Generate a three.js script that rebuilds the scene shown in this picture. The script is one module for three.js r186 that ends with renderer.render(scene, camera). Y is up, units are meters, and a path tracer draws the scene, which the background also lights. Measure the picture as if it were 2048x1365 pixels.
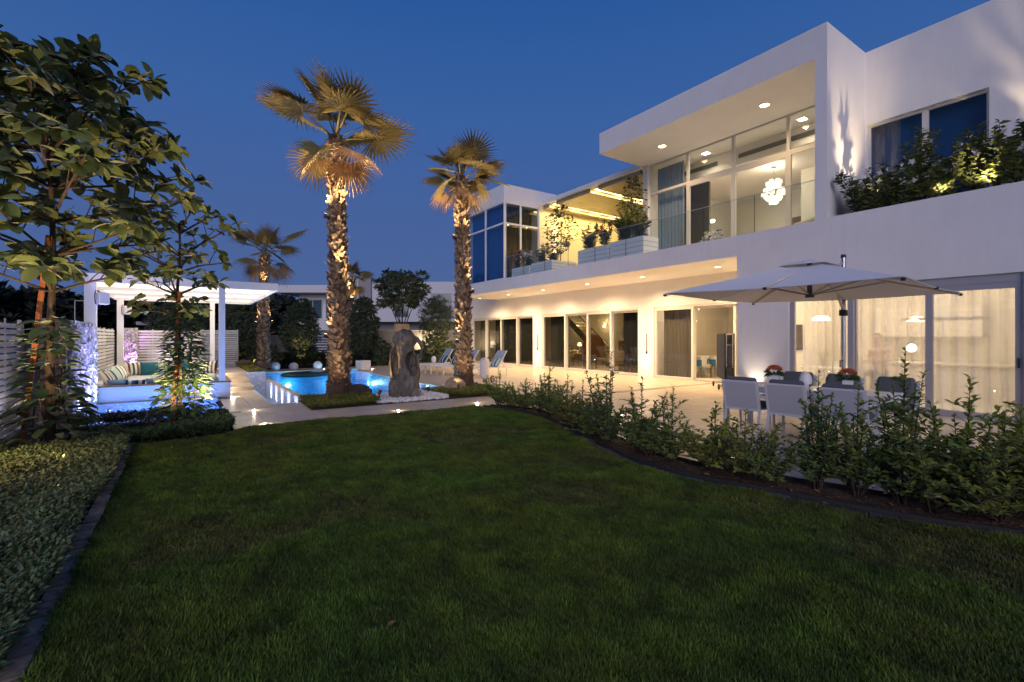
import * as THREE from 'three';
import { RoundedBoxGeometry } from 'three/addons/geometries/RoundedBoxGeometry.js';
import { mergeGeometries, toCreasedNormals } from 'three/addons/utils/BufferGeometryUtils.js';
import { MarchingCubes } from 'three/addons/objects/MarchingCubes.js';
import { RectAreaLightUniformsLib } from 'three/addons/lights/RectAreaLightUniformsLib.js';

// ------------------------------------------------------------------ camera, sky, twilight, exposure
RectAreaLightUniformsLib.init();
const scene = new THREE.Scene();
const camera = new THREE.PerspectiveCamera(71.05, 2048 / 1365, 0.1, 900);
camera.position.set(0, 1.55, 0);
camera.rotation.y = -34.3 * Math.PI / 180;
camera.setViewOffset(2048, 1365, 0, 7.5, 2048, 1365);
camera.updateProjectionMatrix();
const renderer = new THREE.WebGLRenderer({ antialias: true });
renderer.setSize(1024, 682);
renderer.toneMapping = THREE.LinearToneMapping;
renderer.toneMappingExposure = 1.35;
renderer.shadowMap.enabled = true;

{ // blue-hour sky: even round the compass, paler and more violet low down
  const w = 256, h = 128, d = new Float32Array(w * h * 4);
  const lin = v => { v /= 255; return v <= 0.04045 ? v / 12.92 : ((v + 0.055) / 1.055) ** 2.4; };
  const stops = [[-90, 60, 70, 100], [0, 80, 100, 148], [6, 76, 101, 153], [14, 70, 98, 155], [24, 58, 97, 160], [36, 40, 87, 154], [60, 27, 66, 126], [90, 22, 56, 110]];
  for (let j = 0; j < h; j++) {
    const el = (j + 0.5) / h * 180 - 90;
    let k = 0; while (k < stops.length - 2 && el > stops[k + 1][0]) k++;
    const a = stops[k], b = stops[k + 1], t = Math.min(1, Math.max(0, (el - a[0]) / (b[0] - a[0])));
    for (let i = 0; i < w; i++) {
      const o = (j * w + i) * 4;
      for (let c = 0; c < 3; c++) d[o + c] = (lin(a[1 + c]) * (1 - t) + lin(b[1 + c]) * t) / 1.35;
      d[o + 3] = 1;
    }
  }
  const sky = new THREE.DataTexture(d, w, h, THREE.RGBAFormat, THREE.FloatType);
  sky.mapping = THREE.EquirectangularReflectionMapping; sky.magFilter = sky.minFilter = THREE.LinearFilter; sky.needsUpdate = true;
  scene.background = sky; scene.environment = sky;
}
const sun = new THREE.DirectionalLight(new THREE.Color().setRGB(1.0, 0.88, 0.97), 0.92); // afterglow behind the camera, very soft
sun.position.set(-30, 20, 38); sun.target.position.set(6, 0, -12);
sun.castShadow = true; sun.shadow.radius = 70; sun.shadow.mapSize.set(2048, 2048);
Object.assign(sun.shadow.camera, { left: -40, right: 40, top: 40, bottom: -40, near: 1, far: 160 });
scene.add(sun, sun.target);

// ------------------------------------------------------------------ helpers
function rng(seed) { let a = seed >>> 0; return () => { a = (a + 0x6D2B79F5) | 0; let t = Math.imul(a ^ (a >>> 15), 1 | a); t = (t + Math.imul(t ^ (t >>> 7), 61 | t)) ^ t; return ((t ^ (t >>> 14)) >>> 0) / 4294967296; }; }
const PI = Math.PI, V3 = (x, y, z) => new THREE.Vector3(x, y, z), lerp = (a, b, t) => a + (b - a) * t, clamp = (v, a, b) => Math.min(b, Math.max(a, v));
const used = {};
function numbered(n) { const k = used[n] = (used[n] ?? -1) + 1; return k ? `${n}_${String(k).padStart(3, '0')}` : n; }
function shadows(o) { o.castShadow = true; o.receiveShadow = true; return o; }
function thing(name, label, category, [x, y, z] = [0, 0, 0], turn = 0, group, kind) {
  const o = new THREE.Group(); o.name = numbered(name); o.position.set(x, y, z); o.rotation.y = turn;
  o.userData = { label, category }; if (group) o.userData.group = group; if (kind) o.userData.kind = kind;
  scene.add(o); return o;
}
function obj(name, geo, mat, parent) {
  if (Array.isArray(geo)) geo = merge(geo);
  const m = shadows(new THREE.Mesh(geo, mat)); m.name = parent ? name : numbered(name);
  (parent || scene).add(m); return m;
}
function tag(o, label, category, group, kind) { o.userData.label = label; o.userData.category = category; if (group) o.userData.group = group; if (kind) o.userData.kind = kind; return o; }
function struct(name, geo, mat, label, category) { const o = geo ? obj(name, geo, mat) : new THREE.Group(); if (!geo) { o.name = numbered(name); scene.add(o); } o.userData = { kind: 'structure', label, category }; return o; }
function copy(o, [x, y, z], turn, label) { const c = o.clone(); c.name = numbered(o.name.replace(/_\d{3}$/, '')); c.userData = { ...o.userData }; if (label) c.userData.label = label; c.position.set(x, y, z); if (turn !== undefined) c.rotation.y = turn; scene.add(c); return c; }
function merge(list) {
  const l = list.map(g => { g = g.index ? g.toNonIndexed() : g; if (!g.attributes.uv) g.setAttribute('uv', new THREE.BufferAttribute(new Float32Array(g.attributes.position.count * 2), 2)); return g; });
  const names = l.every(g => g.attributes.color);
  for (const g of l) for (const k of Object.keys(g.attributes)) if (!['position', 'normal', 'uv'].includes(k) && !(k === 'color' && names)) g.deleteAttribute(k);
  return l.length === 1 ? l[0] : mergeGeometries(l);
}
// uv in metres from position, along the face's main axis
function muv(g, s = 1) {
  g = g.index ? g.toNonIndexed() : g; const p = g.attributes.position, n = g.attributes.normal, uv = new Float32Array(p.count * 2);
  for (let i = 0; i < p.count; i++) {
    const ax = Math.abs(n.getX(i)), ay = Math.abs(n.getY(i)), az = Math.abs(n.getZ(i));
    const [u, v] = ay >= ax && ay >= az ? [p.getX(i), p.getZ(i)] : ax >= az ? [p.getZ(i), p.getY(i)] : [p.getX(i), p.getY(i)];
    uv[2 * i] = u * s; uv[2 * i + 1] = v * s;
  }
  g.setAttribute('uv', new THREE.BufferAttribute(uv, 2)); return g;
}
// box between two corners
function bb(x0, x1, y0, y1, z0, z1) { const g = new THREE.BoxGeometry(Math.abs(x1 - x0), Math.abs(y1 - y0), Math.abs(z1 - z0)); g.translate((x0 + x1) / 2, (y0 + y1) / 2, (z0 + z1) / 2); return muv(g); }
function rb(w, h, d, r, x = 0, y = 0, z = 0, seg = 2) { const g = new RoundedBoxGeometry(w, h, d, seg, Math.min(r, w / 2.01, h / 2.01, d / 2.01)); g.translate(x, y, z); return muv(g); }
function cyl(r0, r1, h, x = 0, y = 0, z = 0, seg = 16) { const g = new THREE.CylinderGeometry(r1, r0, h, seg); g.translate(x, y + h / 2, z); return g; }
function tube(pts, r, seg = 8, rad = 6, closed = false) { return new THREE.TubeGeometry(new THREE.CatmullRomCurve3(pts.map(p => p.isVector3 ? p : V3(...p)), closed), seg, r, rad, closed); }
function bar(a, b, w, h) { // rectangular bar from a to b
  const A = V3(...a), B = V3(...b), g = new THREE.BoxGeometry(w, h ?? w, A.distanceTo(B)), m = new THREE.Matrix4().lookAt(A, B, Math.abs(B.y - A.y) > 0.98 * A.distanceTo(B) ? V3(1, 0, 0) : V3(0, 1, 0));
  m.setPosition(A.clone().add(B).multiplyScalar(0.5)); g.applyMatrix4(m); return g;
}
function taperTube(pts, radii, rad = 7) { // swept tube with its own radius at each point
  const c = new THREE.CatmullRomCurve3(pts), n = Math.max(4, (pts.length - 1) * 4), f = c.computeFrenetFrames(n, false), pos = [], nor = [], uv = [], idx = [];
  for (let i = 0; i <= n; i++) {
    const t = i / n, p = c.getPoint(t), k = t * (radii.length - 1), r = lerp(radii[Math.floor(k)], radii[Math.min(radii.length - 1, Math.floor(k) + 1)], k % 1);
    for (let j = 0; j <= rad; j++) {
      const a = j / rad * 2 * PI, q = f.normals[i].clone().multiplyScalar(Math.cos(a)).addScaledVector(f.binormals[i], Math.sin(a));
      pos.push(p.x + q.x * r, p.y + q.y * r, p.z + q.z * r); nor.push(q.x, q.y, q.z); uv.push(j / rad * 0.5, t * 3);
    }
  }
  for (let i = 0; i < n; i++) for (let j = 0; j < rad; j++) { const a = i * (rad + 1) + j, b = a + rad + 1; idx.push(a, a + 1, b, b, a + 1, b + 1); }
  return geoOf(pos, uv, idx, nor);
}
function geoOf(pos, uv, idx, nor, col) {
  const g = new THREE.BufferGeometry(); g.setAttribute('position', new THREE.Float32BufferAttribute(pos, 3)); g.setAttribute('uv', new THREE.Float32BufferAttribute(uv ?? new Array(pos.length / 3 * 2).fill(0), 2));
  if (col) g.setAttribute('color', new THREE.Float32BufferAttribute(col, 3));
  if (idx) g.setIndex(idx);
  if (nor) g.setAttribute('normal', new THREE.Float32BufferAttribute(nor, 3)); else g.computeVertexNormals();
  return g;
}
function flat(points, y, holes = []) { // horizontal sheet from [x, z] outline
  const sh = new THREE.Shape(points.map(([x, z]) => new THREE.Vector2(x, -z)));
  for (const h of holes) sh.holes.push(new THREE.Path(h.map(([x, z]) => new THREE.Vector2(x, -z))));
  const g = new THREE.ShapeGeometry(sh); g.rotateX(-PI / 2); g.translate(0, y, 0); return muv(g);
}
// many copies of a small leaf geometry joined into one: list of [position, quaternion, scale, tint]
function scatter(leaf, list) {
  leaf = leaf.index ? leaf.toNonIndexed() : leaf; const n = leaf.attributes.position.count, N = list.length, P = new Float32Array(N * n * 3), Q = new Float32Array(N * n * 3), C = new Float32Array(N * n * 3), v = V3(), U = new Float32Array(N * n * 2);
  let o = 0;
  for (const [p, q, s, c] of list) for (let i = 0; i < n; i++, o++) {
    v.fromBufferAttribute(leaf.attributes.position, i).multiplyScalar(s).applyQuaternion(q).add(p); P.set([v.x, v.y, v.z], o * 3);
    v.fromBufferAttribute(leaf.attributes.normal, i).applyQuaternion(q); Q.set([v.x, v.y, v.z], o * 3); C.set(c, o * 3);
    if (leaf.attributes.uv) U.set([leaf.attributes.uv.getX(i), leaf.attributes.uv.getY(i)], o * 2);
  }
  const g = new THREE.BufferGeometry(); g.setAttribute('position', new THREE.BufferAttribute(P, 3)); g.setAttribute('normal', new THREE.BufferAttribute(Q, 3)); g.setAttribute('color', new THREE.BufferAttribute(C, 3)); g.setAttribute('uv', new THREE.BufferAttribute(U, 2)); return g;
}
function quatTo(dir, roll = 0) { // leaf along +z, face up +y -> along dir
  const z = dir.clone().normalize(), x = V3(0, 1, 0).cross(z); if (x.lengthSq() < 1e-4) x.set(1, 0, 0); x.normalize();
  const y = z.clone().cross(x), q = new THREE.Quaternion().setFromRotationMatrix(new THREE.Matrix4().makeBasis(x, y, z));
  return q.multiply(new THREE.Quaternion().setFromAxisAngle(V3(0, 0, 1), roll));
}
// marching-cubes solid from a signed distance (negative inside) in a box of half-size h about c
function solid(sdf, c, h, res) {
  const mc = new MarchingCubes(res, new THREE.MeshStandardMaterial(), false, false, 200000); mc.isolation = 0; mc.reset();
  for (let k = 0; k < res; k++) for (let j = 0; j < res; j++) for (let i = 0; i < res; i++)
    mc.field[i + res * (j + res * k)] = -sdf(c[0] + (i * 2 / res - 1) * h, c[1] + (j * 2 / res - 1) * h, c[2] + (k * 2 / res - 1) * h);
  mc.update(); const n = mc.count, g = new THREE.BufferGeometry();
  g.setAttribute('position', new THREE.BufferAttribute(mc.positionArray.slice(0, n * 3), 3)); g.setAttribute('normal', new THREE.BufferAttribute(mc.normalArray.slice(0, n * 3), 3));
  g.scale(h, h, h); g.translate(...c); g.setAttribute('uv', new THREE.BufferAttribute(new Float32Array(n * 2), 2)); return g;
}
// ------------------------------------------------------------------ noise and textures
const perm = (() => { const r = rng(11), p = [...Array(256).keys()]; for (let i = 255; i > 0; i--) { const j = Math.floor(r() * (i + 1)); [p[i], p[j]] = [p[j], p[i]]; } return p; })();
const hash3 = (x, y, z) => perm[(perm[(perm[x & 255] + y) & 255] + z) & 255] / 255;
function noise3(x, y, z, w = 256) { // value noise, repeating every w cells
  const X = Math.floor(x), Y = Math.floor(y), Z = Math.floor(z), f = t => t * t * (3 - 2 * t), u = f(x - X), v = f(y - Y), t = f(z - Z), m = a => ((a % w) + w) % w;
  const h = (a, b, c) => hash3(m(X + a), m(Y + b), m(Z + c));
  return lerp(lerp(lerp(h(0, 0, 0), h(1, 0, 0), u), lerp(h(0, 1, 0), h(1, 1, 0), u), v), lerp(lerp(h(0, 0, 1), h(1, 0, 1), u), lerp(h(0, 1, 1), h(1, 1, 1), u), v), t);
}
function fbm(x, y, z, oct = 4, w = 256) { let s = 0, a = 0.5, n = 0; for (let o = 0; o < oct; o++) { s += a * noise3(x, y, z, w); n += a; x *= 2; y *= 2; z *= 2; w *= 2; a *= 0.5; } return s / n; }
function tex(size, fn, srgb = true, rep = 1) { // fn(u, v) -> [r, g, b] 0..1 in sRGB (or data)
  const d = new Uint8Array(size * size * 4);
  for (let j = 0; j < size; j++) for (let i = 0; i < size; i++) { const c = fn(i / size, j / size), o = (j * size + i) * 4; for (let k = 0; k < 3; k++) d[o + k] = clamp(c[k] * 255, 0, 255); d[o + 3] = 255; }
  const t = new THREE.DataTexture(d, size, size); t.wrapS = t.wrapT = THREE.RepeatWrapping; t.magFilter = THREE.LinearFilter; t.minFilter = THREE.LinearMipmapLinearFilter; t.generateMipmaps = true; if (srgb) t.colorSpace = THREE.SRGBColorSpace; t.repeat.set(rep, rep); t.needsUpdate = true; return t;
}
const grey = (fn, size = 256, rep = 1) => tex(size, (u, v) => { const k = fn(u, v); return [k, k, k]; }, false, rep);
const F = (u, v, n, o = 4, z = 0.5) => fbm(u * n, v * n, z, o, n);
const lin = (r, g, b) => new THREE.Color().setRGB(r, g, b);
const std = (c, roughness = 0.7, more = {}) => new THREE.MeshStandardMaterial({ color: Array.isArray(c) ? lin(...c) : c, roughness, ...more });
const phys = (c, roughness, more = {}) => new THREE.MeshPhysicalMaterial({ color: Array.isArray(c) ? lin(...c) : c, roughness, ...more });
const bumpFine = grey((u, v) => F(u, v, 32, 4), 512, 1.3), bumpSoft = grey((u, v) => F(u, v, 6, 4), 256, 0.5);
const mottle = (r, g, b, amt, n = 5, rep = 0.4, size = 256, o = 5) => tex(size, (u, v) => { const k = 1 + amt * (F(u, v, n, o) - 0.5) * 2; return [r * k, g * k, b * k]; }, true, rep);
const side = THREE.DoubleSide;
const M = {
  wall: std([1, 1, 1], 0.85, { map: tex(512, (u, v) => { const k = 1 + 0.05 * (F(u, v, 4, 5) - 0.5) + 0.035 * (fbm(u * 40, v * 5, 0.6, 4, 256) - 0.5); return [0.885 * k, 0.88 * k, 0.872 * k]; }, true, 0.3), bumpMap: bumpFine, bumpScale: 0.0012 }),
  soffit: std([0.8, 0.78, 0.74], 0.9),
  frame: std([0.62, 0.6, 0.56], 0.45),
  frameGrey: std([0.42, 0.41, 0.42], 0.4, { metalness: 0.3 }),
  dark: std([0.02, 0.02, 0.022], 0.5), black: std([0.012, 0.012, 0.013], 0.45), rubber: std([0.02, 0.02, 0.02], 0.8),
  glass: phys([0.94, 0.96, 0.95], 0.0, { transmission: 1, ior: 1.5 }),
  glassDim: phys([0.55, 0.58, 0.55], 0.0, { transmission: 1, ior: 1.7 }),
  glassBlue: phys([0.42, 0.62, 0.8], 0.0, { transmission: 1, ior: 1.6 }),
  glassRail: phys([0.84, 0.9, 0.9], 0.0, { transmission: 1, ior: 1.5 }),
  steel: std([0.55, 0.55, 0.55], 0.25, { metalness: 1 }),
  white: std([0.75, 0.75, 0.75], 0.5), whiteMatt: std([0.78, 0.77, 0.75], 0.8),
  fabricWhite: std([0.62, 0.62, 0.64], 0.9, { side, bumpMap: bumpFine, bumpScale: 0.001 }),
  greyMesh: std([0.46, 0.46, 0.5], 0.8, { bumpMap: bumpFine, bumpScale: 0.001, side }),
  greyCushion: std([0.1, 0.11, 0.125], 0.95, { bumpMap: bumpFine, bumpScale: 0.002 }),
  oak: std([1, 1, 1], 0.6, { map: tex(256, (u, v) => { const g = F(u * 1, v, 8, 4) * 0.3 + 0.25 * Math.sin((u * 20 + F(u, v, 4, 3) * 5) * 6.28) * 0.3 + 0.6; return [0.6 * g, 0.4 * g, 0.22 * g]; }, true, 1) }),
  stake: std([1, 1, 1], 0.75, { map: tex(256, (u, v) => { const g = 0.75 + 0.5 * (fbm(u * 24, v * 4, 0.5, 4, 24) - 0.5); return [0.74 * g, 0.42 * g, 0.2 * g]; }, true, 2) }),
  soil: std([1, 1, 1], 1, { map: tex(512, (u, v) => { const g = 0.55 + 0.9 * (F(u, v, 24, 5) - 0.5) + 0.5 * (F(u, v, 5, 3) - 0.5); return [0.33 * g, 0.235 * g, 0.165 * g]; }, true, 0.8), bumpMap: grey((u, v) => F(u, v, 40, 4), 512, 0.8), bumpScale: 0.02 }),
  lawnSoil: std([1, 1, 1], 1, { map: tex(256, (u, v) => { const g = 0.5 + 0.8 * (F(u, v, 20, 4) - 0.5); return [0.2 * g, 0.21 * g, 0.1 * g]; }, true, 1) }),
};
const emit = (c, k, base = [0.8, 0.8, 0.8]) => new THREE.MeshStandardMaterial({ color: lin(...base), roughness: 0.6, emissive: lin(...c), emissiveIntensity: k });
const WARM = [1, 0.68, 0.33], WARMER = [1, 0.62, 0.26], NEUTRAL = [1, 0.82, 0.6], COOL = [0.75, 0.85, 1], LILAC = [0.4, 0.36, 1], VIOLET = [0.7, 0.3, 1];
function point(p, c, i, radius = 1, parent) { const l = new THREE.PointLight(lin(...c), i, 0, 2); l.position.set(...p); l.castShadow = true; l.shadow.radius = radius; (parent || scene).add(l); return l; }
function spot(p, to, c, i, angle, penumbra = 0.6, radius = 1, parent) { const l = new THREE.SpotLight(lin(...c), i, 0, angle, penumbra, 2); l.position.set(...p); l.target.position.set(...to); l.castShadow = true; l.shadow.radius = radius; (parent || scene).add(l, l.target); return l; }
function area(p, to, w, h, c, i) { const l = new THREE.RectAreaLight(lin(...c), i, w, h); l.position.set(...p); l.lookAt(...to); scene.add(l); return l; }
// ------------------------------------------------------------------ the setting
const curveX = pts => z => { for (let i = 0; i < pts.length - 1; i++) { const [z0, x0] = pts[i], [z1, x1] = pts[i + 1]; if (z <= z1 || i === pts.length - 2) { const t = clamp((z - z0) / (z1 - z0), 0, 1), s = t * t * (3 - 2 * t) * 0.5 + t * 0.5; return lerp(x0, x1, s); } } };
const lawnX = curveX([[-9.3, 5.25], [-8.7, 5.5], [-8.1, 5.6], [-7.3, 5.55], [-6.57, 5.4], [-5.53, 5.02], [-4.77, 4.72], [-4.05, 4.5], [-3.5, 4.45], [-3.0, 4.52], [-2.38, 4.72], [-1.84, 4.84], [-1.4, 4.97], [-0.8, 5.26], [0.4, 5.9], [3, 7.6]]);
const bedX = curveX([[-9.3, 5.5], [-8.7, 5.95], [-8.1, 6.12], [-7.3, 6.12], [-6.57, 5.95], [-5.53, 5.6], [-4.77, 5.32], [-4.05, 5.15], [-3.5, 5.12], [-3.1, 5.25], [-2.6, 5.38], [-1.99, 5.58], [-1.27, 5.83], [-0.9, 6.0], [0.4, 6.7], [3, 8.4]]);
const steps = (a, b, n) => Array.from({ length: n + 1 }, (_, i) => a + (b - a) * i / n);
const POOL = { x0: 2.42, x1: 6.56, z0: -22.3, z1: -12.75 }, BASIN = { x0: 1.67, x1: 2.26, z0: -18.4, z1: -12.3 }, SPA = { x0: -1.62, x1: 0.64, z0: -13.88, z1: -11.35 };
const rectOf = (b, m = 0) => [[b.x0 - m, b.z0 - m], [b.x1 + m, b.z0 - m], [b.x1 + m, b.z1 + m], [b.x0 - m, b.z1 + m]];

struct('ground', flat([[-400, 300], [400, 300], [400, -600], [-400, -600]], -0.06, [[[1.6, -22.4], [6.66, -22.4], [6.66, -12.65], [2.3, -12.65], [2.3, -12.25], [1.6, -12.25]], rectOf(SPA, 0.05)]), M.soil, 'dark sandy ground around the garden', 'ground');

// lawn: soil sheet and blades
const lawnOutline = [[-0.6, 4], ...[[-0.6, -8.7], [0.62, -8.95], [0.9, -9.28], [5.25, -9.3]], ...steps(-9.2, 3, 60).map(z => [lawnX(z), z]), [lawnX(3), 4]];
struct('lawn', flat(lawnOutline, -0.012), M.lawnSoil, 'soil under the short green lawn', 'lawn');
{
  const r = rng(5), blades = [];
  { // one tuft: thin bent blades
    const pos = [], idx = [];
    for (let k = 0; k < 11; k++) {
      const a = r() * 2 * PI, d = r() * 0.035, h = 0.034 + r() * 0.034, w = 0.0026 + r() * 0.0016, lean = 0.008 + r() * 0.034, b = r() * 2 * PI, cx = Math.cos(a) * d, cz = Math.sin(a) * d, ux = Math.cos(b), uz = Math.sin(b), o = pos.length / 3;
      for (const [t, ww] of [[0, 1], [0.55, 0.8], [1, 0]]) { const l = lean * t * t; const y = h * t * (1 - 0.25 * t * lean / 0.04); if (ww) { pos.push(cx + ux * l - uz * w * ww, y, cz + uz * l + ux * w * ww, cx + ux * l + uz * w * ww, y, cz + uz * l - ux * w * ww); } else pos.push(cx + ux * l, y, cz + uz * l); }
      idx.push(o, o + 1, o + 2, o + 2, o + 1, o + 3, o + 2, o + 3, o + 4);
    }
    blades.push(geoOf(pos, null, idx));
  }
  const spots = [], c = new THREE.Color(), m = new THREE.Matrix4(), q = new THREE.Quaternion(), up = V3(0, 1, 0);
  let n = 0; const cand = 540000;
  for (let i = 0; i < cand; i++) {
    const u = r(), z = 1.6 - Math.pow(u, 0.85) * 10.95, x = -0.6 + r() * 7.2, keep = r();
    if (x > lawnX(z) - 0.02 || z < -9.28 || (z < -8.75 && x < 0.65 + (z + 8.9) * -0.5)) continue;
    // out of the frame behind the left and right edges of the view
    const dd = x * 0.5635 - z * 0.826, ll = x * 0.826 + z * 0.5635; if (dd < 0.9 || Math.abs(ll / dd) > 1.75) continue;
    const dist = Math.hypot(x, z); if (keep > clamp(1.2 - dist * 0.08, 0.35, 1)) continue;
    const bare = fbm(x * 0.9 + 7, z * 0.9 + 3, 0.3, 4), dry = fbm(x * 1.3 + 40, z * 1.3, 2.2, 3); if (bare < 0.37 && r() < 0.5) continue;
    spots.push([x, z, dist, bare, dry]); n++;
  }
  const grass = new THREE.InstancedMesh(blades[0], std([1, 1, 1], 0.75, { side }), spots.length); grass.name = numbered('lawn_grass');
  spots.forEach(([x, z, dist, bare, dry], i) => {
    const cl = fbm(x * 5 + 9, z * 5, 3.3, 2), s = (0.54 + r() * 0.52) * (1 + dist * 0.025) * (0.55 + dry * 0.4 + cl * 0.55); q.setFromAxisAngle(up, r() * 2 * PI);
    m.compose(V3(x, -0.012, z), q, V3(s * 1.15, s * (bare < 0.4 ? 0.75 : 1), s * 1.15)); grass.setMatrixAt(i, m);
    const brown = clamp((0.44 - bare) * 7, 0, 0.6) * (0.5 + r() * 0.5) + (r() < 0.07 ? 0.5 : 0), k = (0.6 + r() * 0.8) * (0.3 + 1.4 * cl);
    c.setRGB(lerp(0.054 + dry * 0.055, 0.1, brown) * k, lerp(0.128, 0.072, brown) * k, lerp(0.006, 0.02, brown) * k); grass.setColorAt(i, c);
  });
  shadows(grass); tag(grass, 'short green lawn grass with worn brown patches', 'grass', null, 'stuff'); scene.add(grass);
}
{ // a few fallen leaves on lawn and mulch
  const r = rng(404), pos = []; for (let i = 0; i < 170; i++) { const m = r() < 0.55, z = m ? -6.5 + r() * 6 : -9 + r() * 8.2, x = m ? lerp(lawnX(z) - 0.05, bedX(z) + 0.1, r()) : lerp(-0.4, lawnX(z), Math.pow(r(), 1.5)); pos.push([V3(x, m ? 0.045 : 0.025, z), quatTo(V3(Math.cos(i * 2.4), (r() - 0.5) * 0.3, Math.sin(i * 2.4)), (r() - 0.5) * 0.8), 0.035 + r() * 0.05, r() < 0.5 ? [0.2, 0.13, 0.05] : [0.16, 0.08, 0.035]]); }
  tag(obj('fallen_leaves', scatter(leafGeo(1, 0.5, 0.25, 3, 0.5), pos), std([1, 1, 1], 0.9, { vertexColors: true, side })), 'scattered dry brown leaves on lawn and mulch', 'leaves', null, 'stuff');
}
// kerb of small concrete blocks along the planted border
{
  const r = rng(8), kerb = struct('lawn_kerb', null, null, 'row of small grey concrete edging blocks along the lawn', 'kerb');
  const g = rb(0.105, 0.08, 0.192, 0.008), mats = [0.2, 0.235, 0.17].map((k, i) => std([1, 1, 1], 0.95, { map: mottle(k * 2.9, k * 2.55, k * 2.3, 0.3, 7 + i, 2), bumpMap: bumpFine, bumpScale: 0.003 }));
  for (let z = 1.5; z > -8.8; z -= 0.2) { const b = obj('kerb_block', g, mats[Math.floor(r() * 3)], kerb); b.position.set(-0.655 + (r() - 0.5) * 0.012, -0.012 + (r() - 0.5) * 0.012, z); b.rotation.set((r() - 0.5) * 0.03, (r() - 0.5) * 0.06, (r() - 0.5) * 0.04); }
}
// paving: pale limestone tiles on a mortar bed
const travertine = [0, 1, 2].map(k => std([1, 1, 1], 0.42, {
  map: tex(256, (u, v) => { const a = fbm(u * 3 + k * 7, v * 14 + k * 3, 0.4, 5, 256), b = F(u, v, 5, 4, k + 0.5), g = 0.9 + 0.16 * (a - 0.5) + 0.16 * (b - 0.5); return [0.84 * g, 0.77 * g, 0.675 * g]; }, true, 0.8),
  roughnessMap: grey((u, v) => 0.85 + 0.3 * (F(u, v, 6, 4, k + 0.2) - 0.5), 128, 0.7), bumpMap: bumpSoft, bumpScale: 0.0015,
}));
const mortar = std([0.33, 0.3, 0.26], 0.95);
{
  const r = rng(21), T = 1.2, gap = 0.009, top = 0.0, th = 0.03;
  const pave = struct('terrace_paving', null, null, 'pale limestone terrace of large square tiles beside the villa', 'terrace');
  const full = muv(rb(T - gap, th, T - gap, 0.003, 0, -th / 2, 0, 1));
  obj('mortar_bed', [flat([...steps(-9.3, 3, 50).map(z => [bedX(z) - 0.05, z]).concat([[15.3, 3], [15.3, -9.3]])], -0.02), flat([[0.66, -9.3], [15.3, -9.3], [15.3, -12.3], [0.66, -12.3]], -0.02), flat([[6.62, -12.3], [15.3, -12.3], [15.3, -22.35], [6.62, -22.35]], -0.02), flat([[1.67, -22.35], [15.3, -22.35], [15.3, -25.6], [1.67, -25.6]], -0.02), flat([[0.66, -12.3], [1.67, -12.3], [1.67, -15.9], [0.66, -15.9]], -0.02)], mortar, pave);
  // rectangular areas laid in the house grid, [x0, x1, z0, z1]
  const tile = (x0, x1, z0, z1) => {
    if (x1 - x0 < 0.06 || z1 - z0 < 0.06) return;
    let g; if (x1 - x0 > T - 1e-3 && z1 - z0 > T - 1e-3) { g = full; } else { g = bb(-(x1 - x0 - gap) / 2, (x1 - x0 - gap) / 2, -th, 0, -(z1 - z0 - gap) / 2, (z1 - z0 - gap) / 2); }
    const m = obj('paving_tile', g, travertine[Math.floor(r() * 3)], pave); m.position.set((x0 + x1) / 2, top + (r() - 0.5) * 0.0016, (z0 + z1) / 2);
  };
  const fill = (x0, x1, z0, z1) => { for (let x = Math.floor(x0 / T + 1e-6) * T; x < x1 - 1e-3; x += T) for (let z = Math.floor(z0 / T + 1e-6) * T; z < z1 - 1e-3; z += T) tile(Math.max(x, x0), Math.min(x + T, x1), Math.max(z, z0), Math.min(z + T, z1)); };
  fill(0.66, 2.28, -12.28, -9.3); fill(2.28, 7.2, -10.75, -9.3); fill(6.64, 15, -22.35, -10.8 + 0.0); fill(7.2, 15, -10.8, -9.6); fill(1.67, 15, -25.6, -22.36);
  fill(0.92, 1.66, -15.9, -12.28);
  // tiles along the curved edge of the shrub bed
  for (let z = -9.6; z < 2.4 - 1e-3; z += T) for (let x = 4.8; x < 15; x += T) {
    const x1 = Math.min(x + T, 15), z0 = Math.max(z, -9.3), z1 = z + T, e = steps(z0, z1, 8).map(bedX), mx = Math.max(...e), mn = Math.min(...e);
    if (mn >= x1 - 0.02 || (z === -9.6 && x < 7.19 && x1 <= 7.21 && z1 <= -9.3)) continue;
    if (mx <= x) { tile(x, x1, z0, z1); continue; }
    const left = steps(z0 + gap / 2, z1 - gap / 2, 8).map(zz => [clamp(bedX(zz), x + gap / 2, x1 - gap / 2), zz]);
    const sh = new THREE.Shape([...left, [x1 - gap / 2, z1 - gap / 2], [x1 - gap / 2, z0 + gap / 2]].map(([a, b]) => new THREE.Vector2(a, -b)));
    const g = new THREE.ExtrudeGeometry(sh, { depth: th, bevelEnabled: false }); g.rotateX(-PI / 2); g.translate(0, -th, 0);
    obj('paving_tile', muv(g), travertine[Math.floor(r() * 3)], pave);
  }
  fill(6.64, 7.2, -12.28, -10.8);
}
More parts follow.
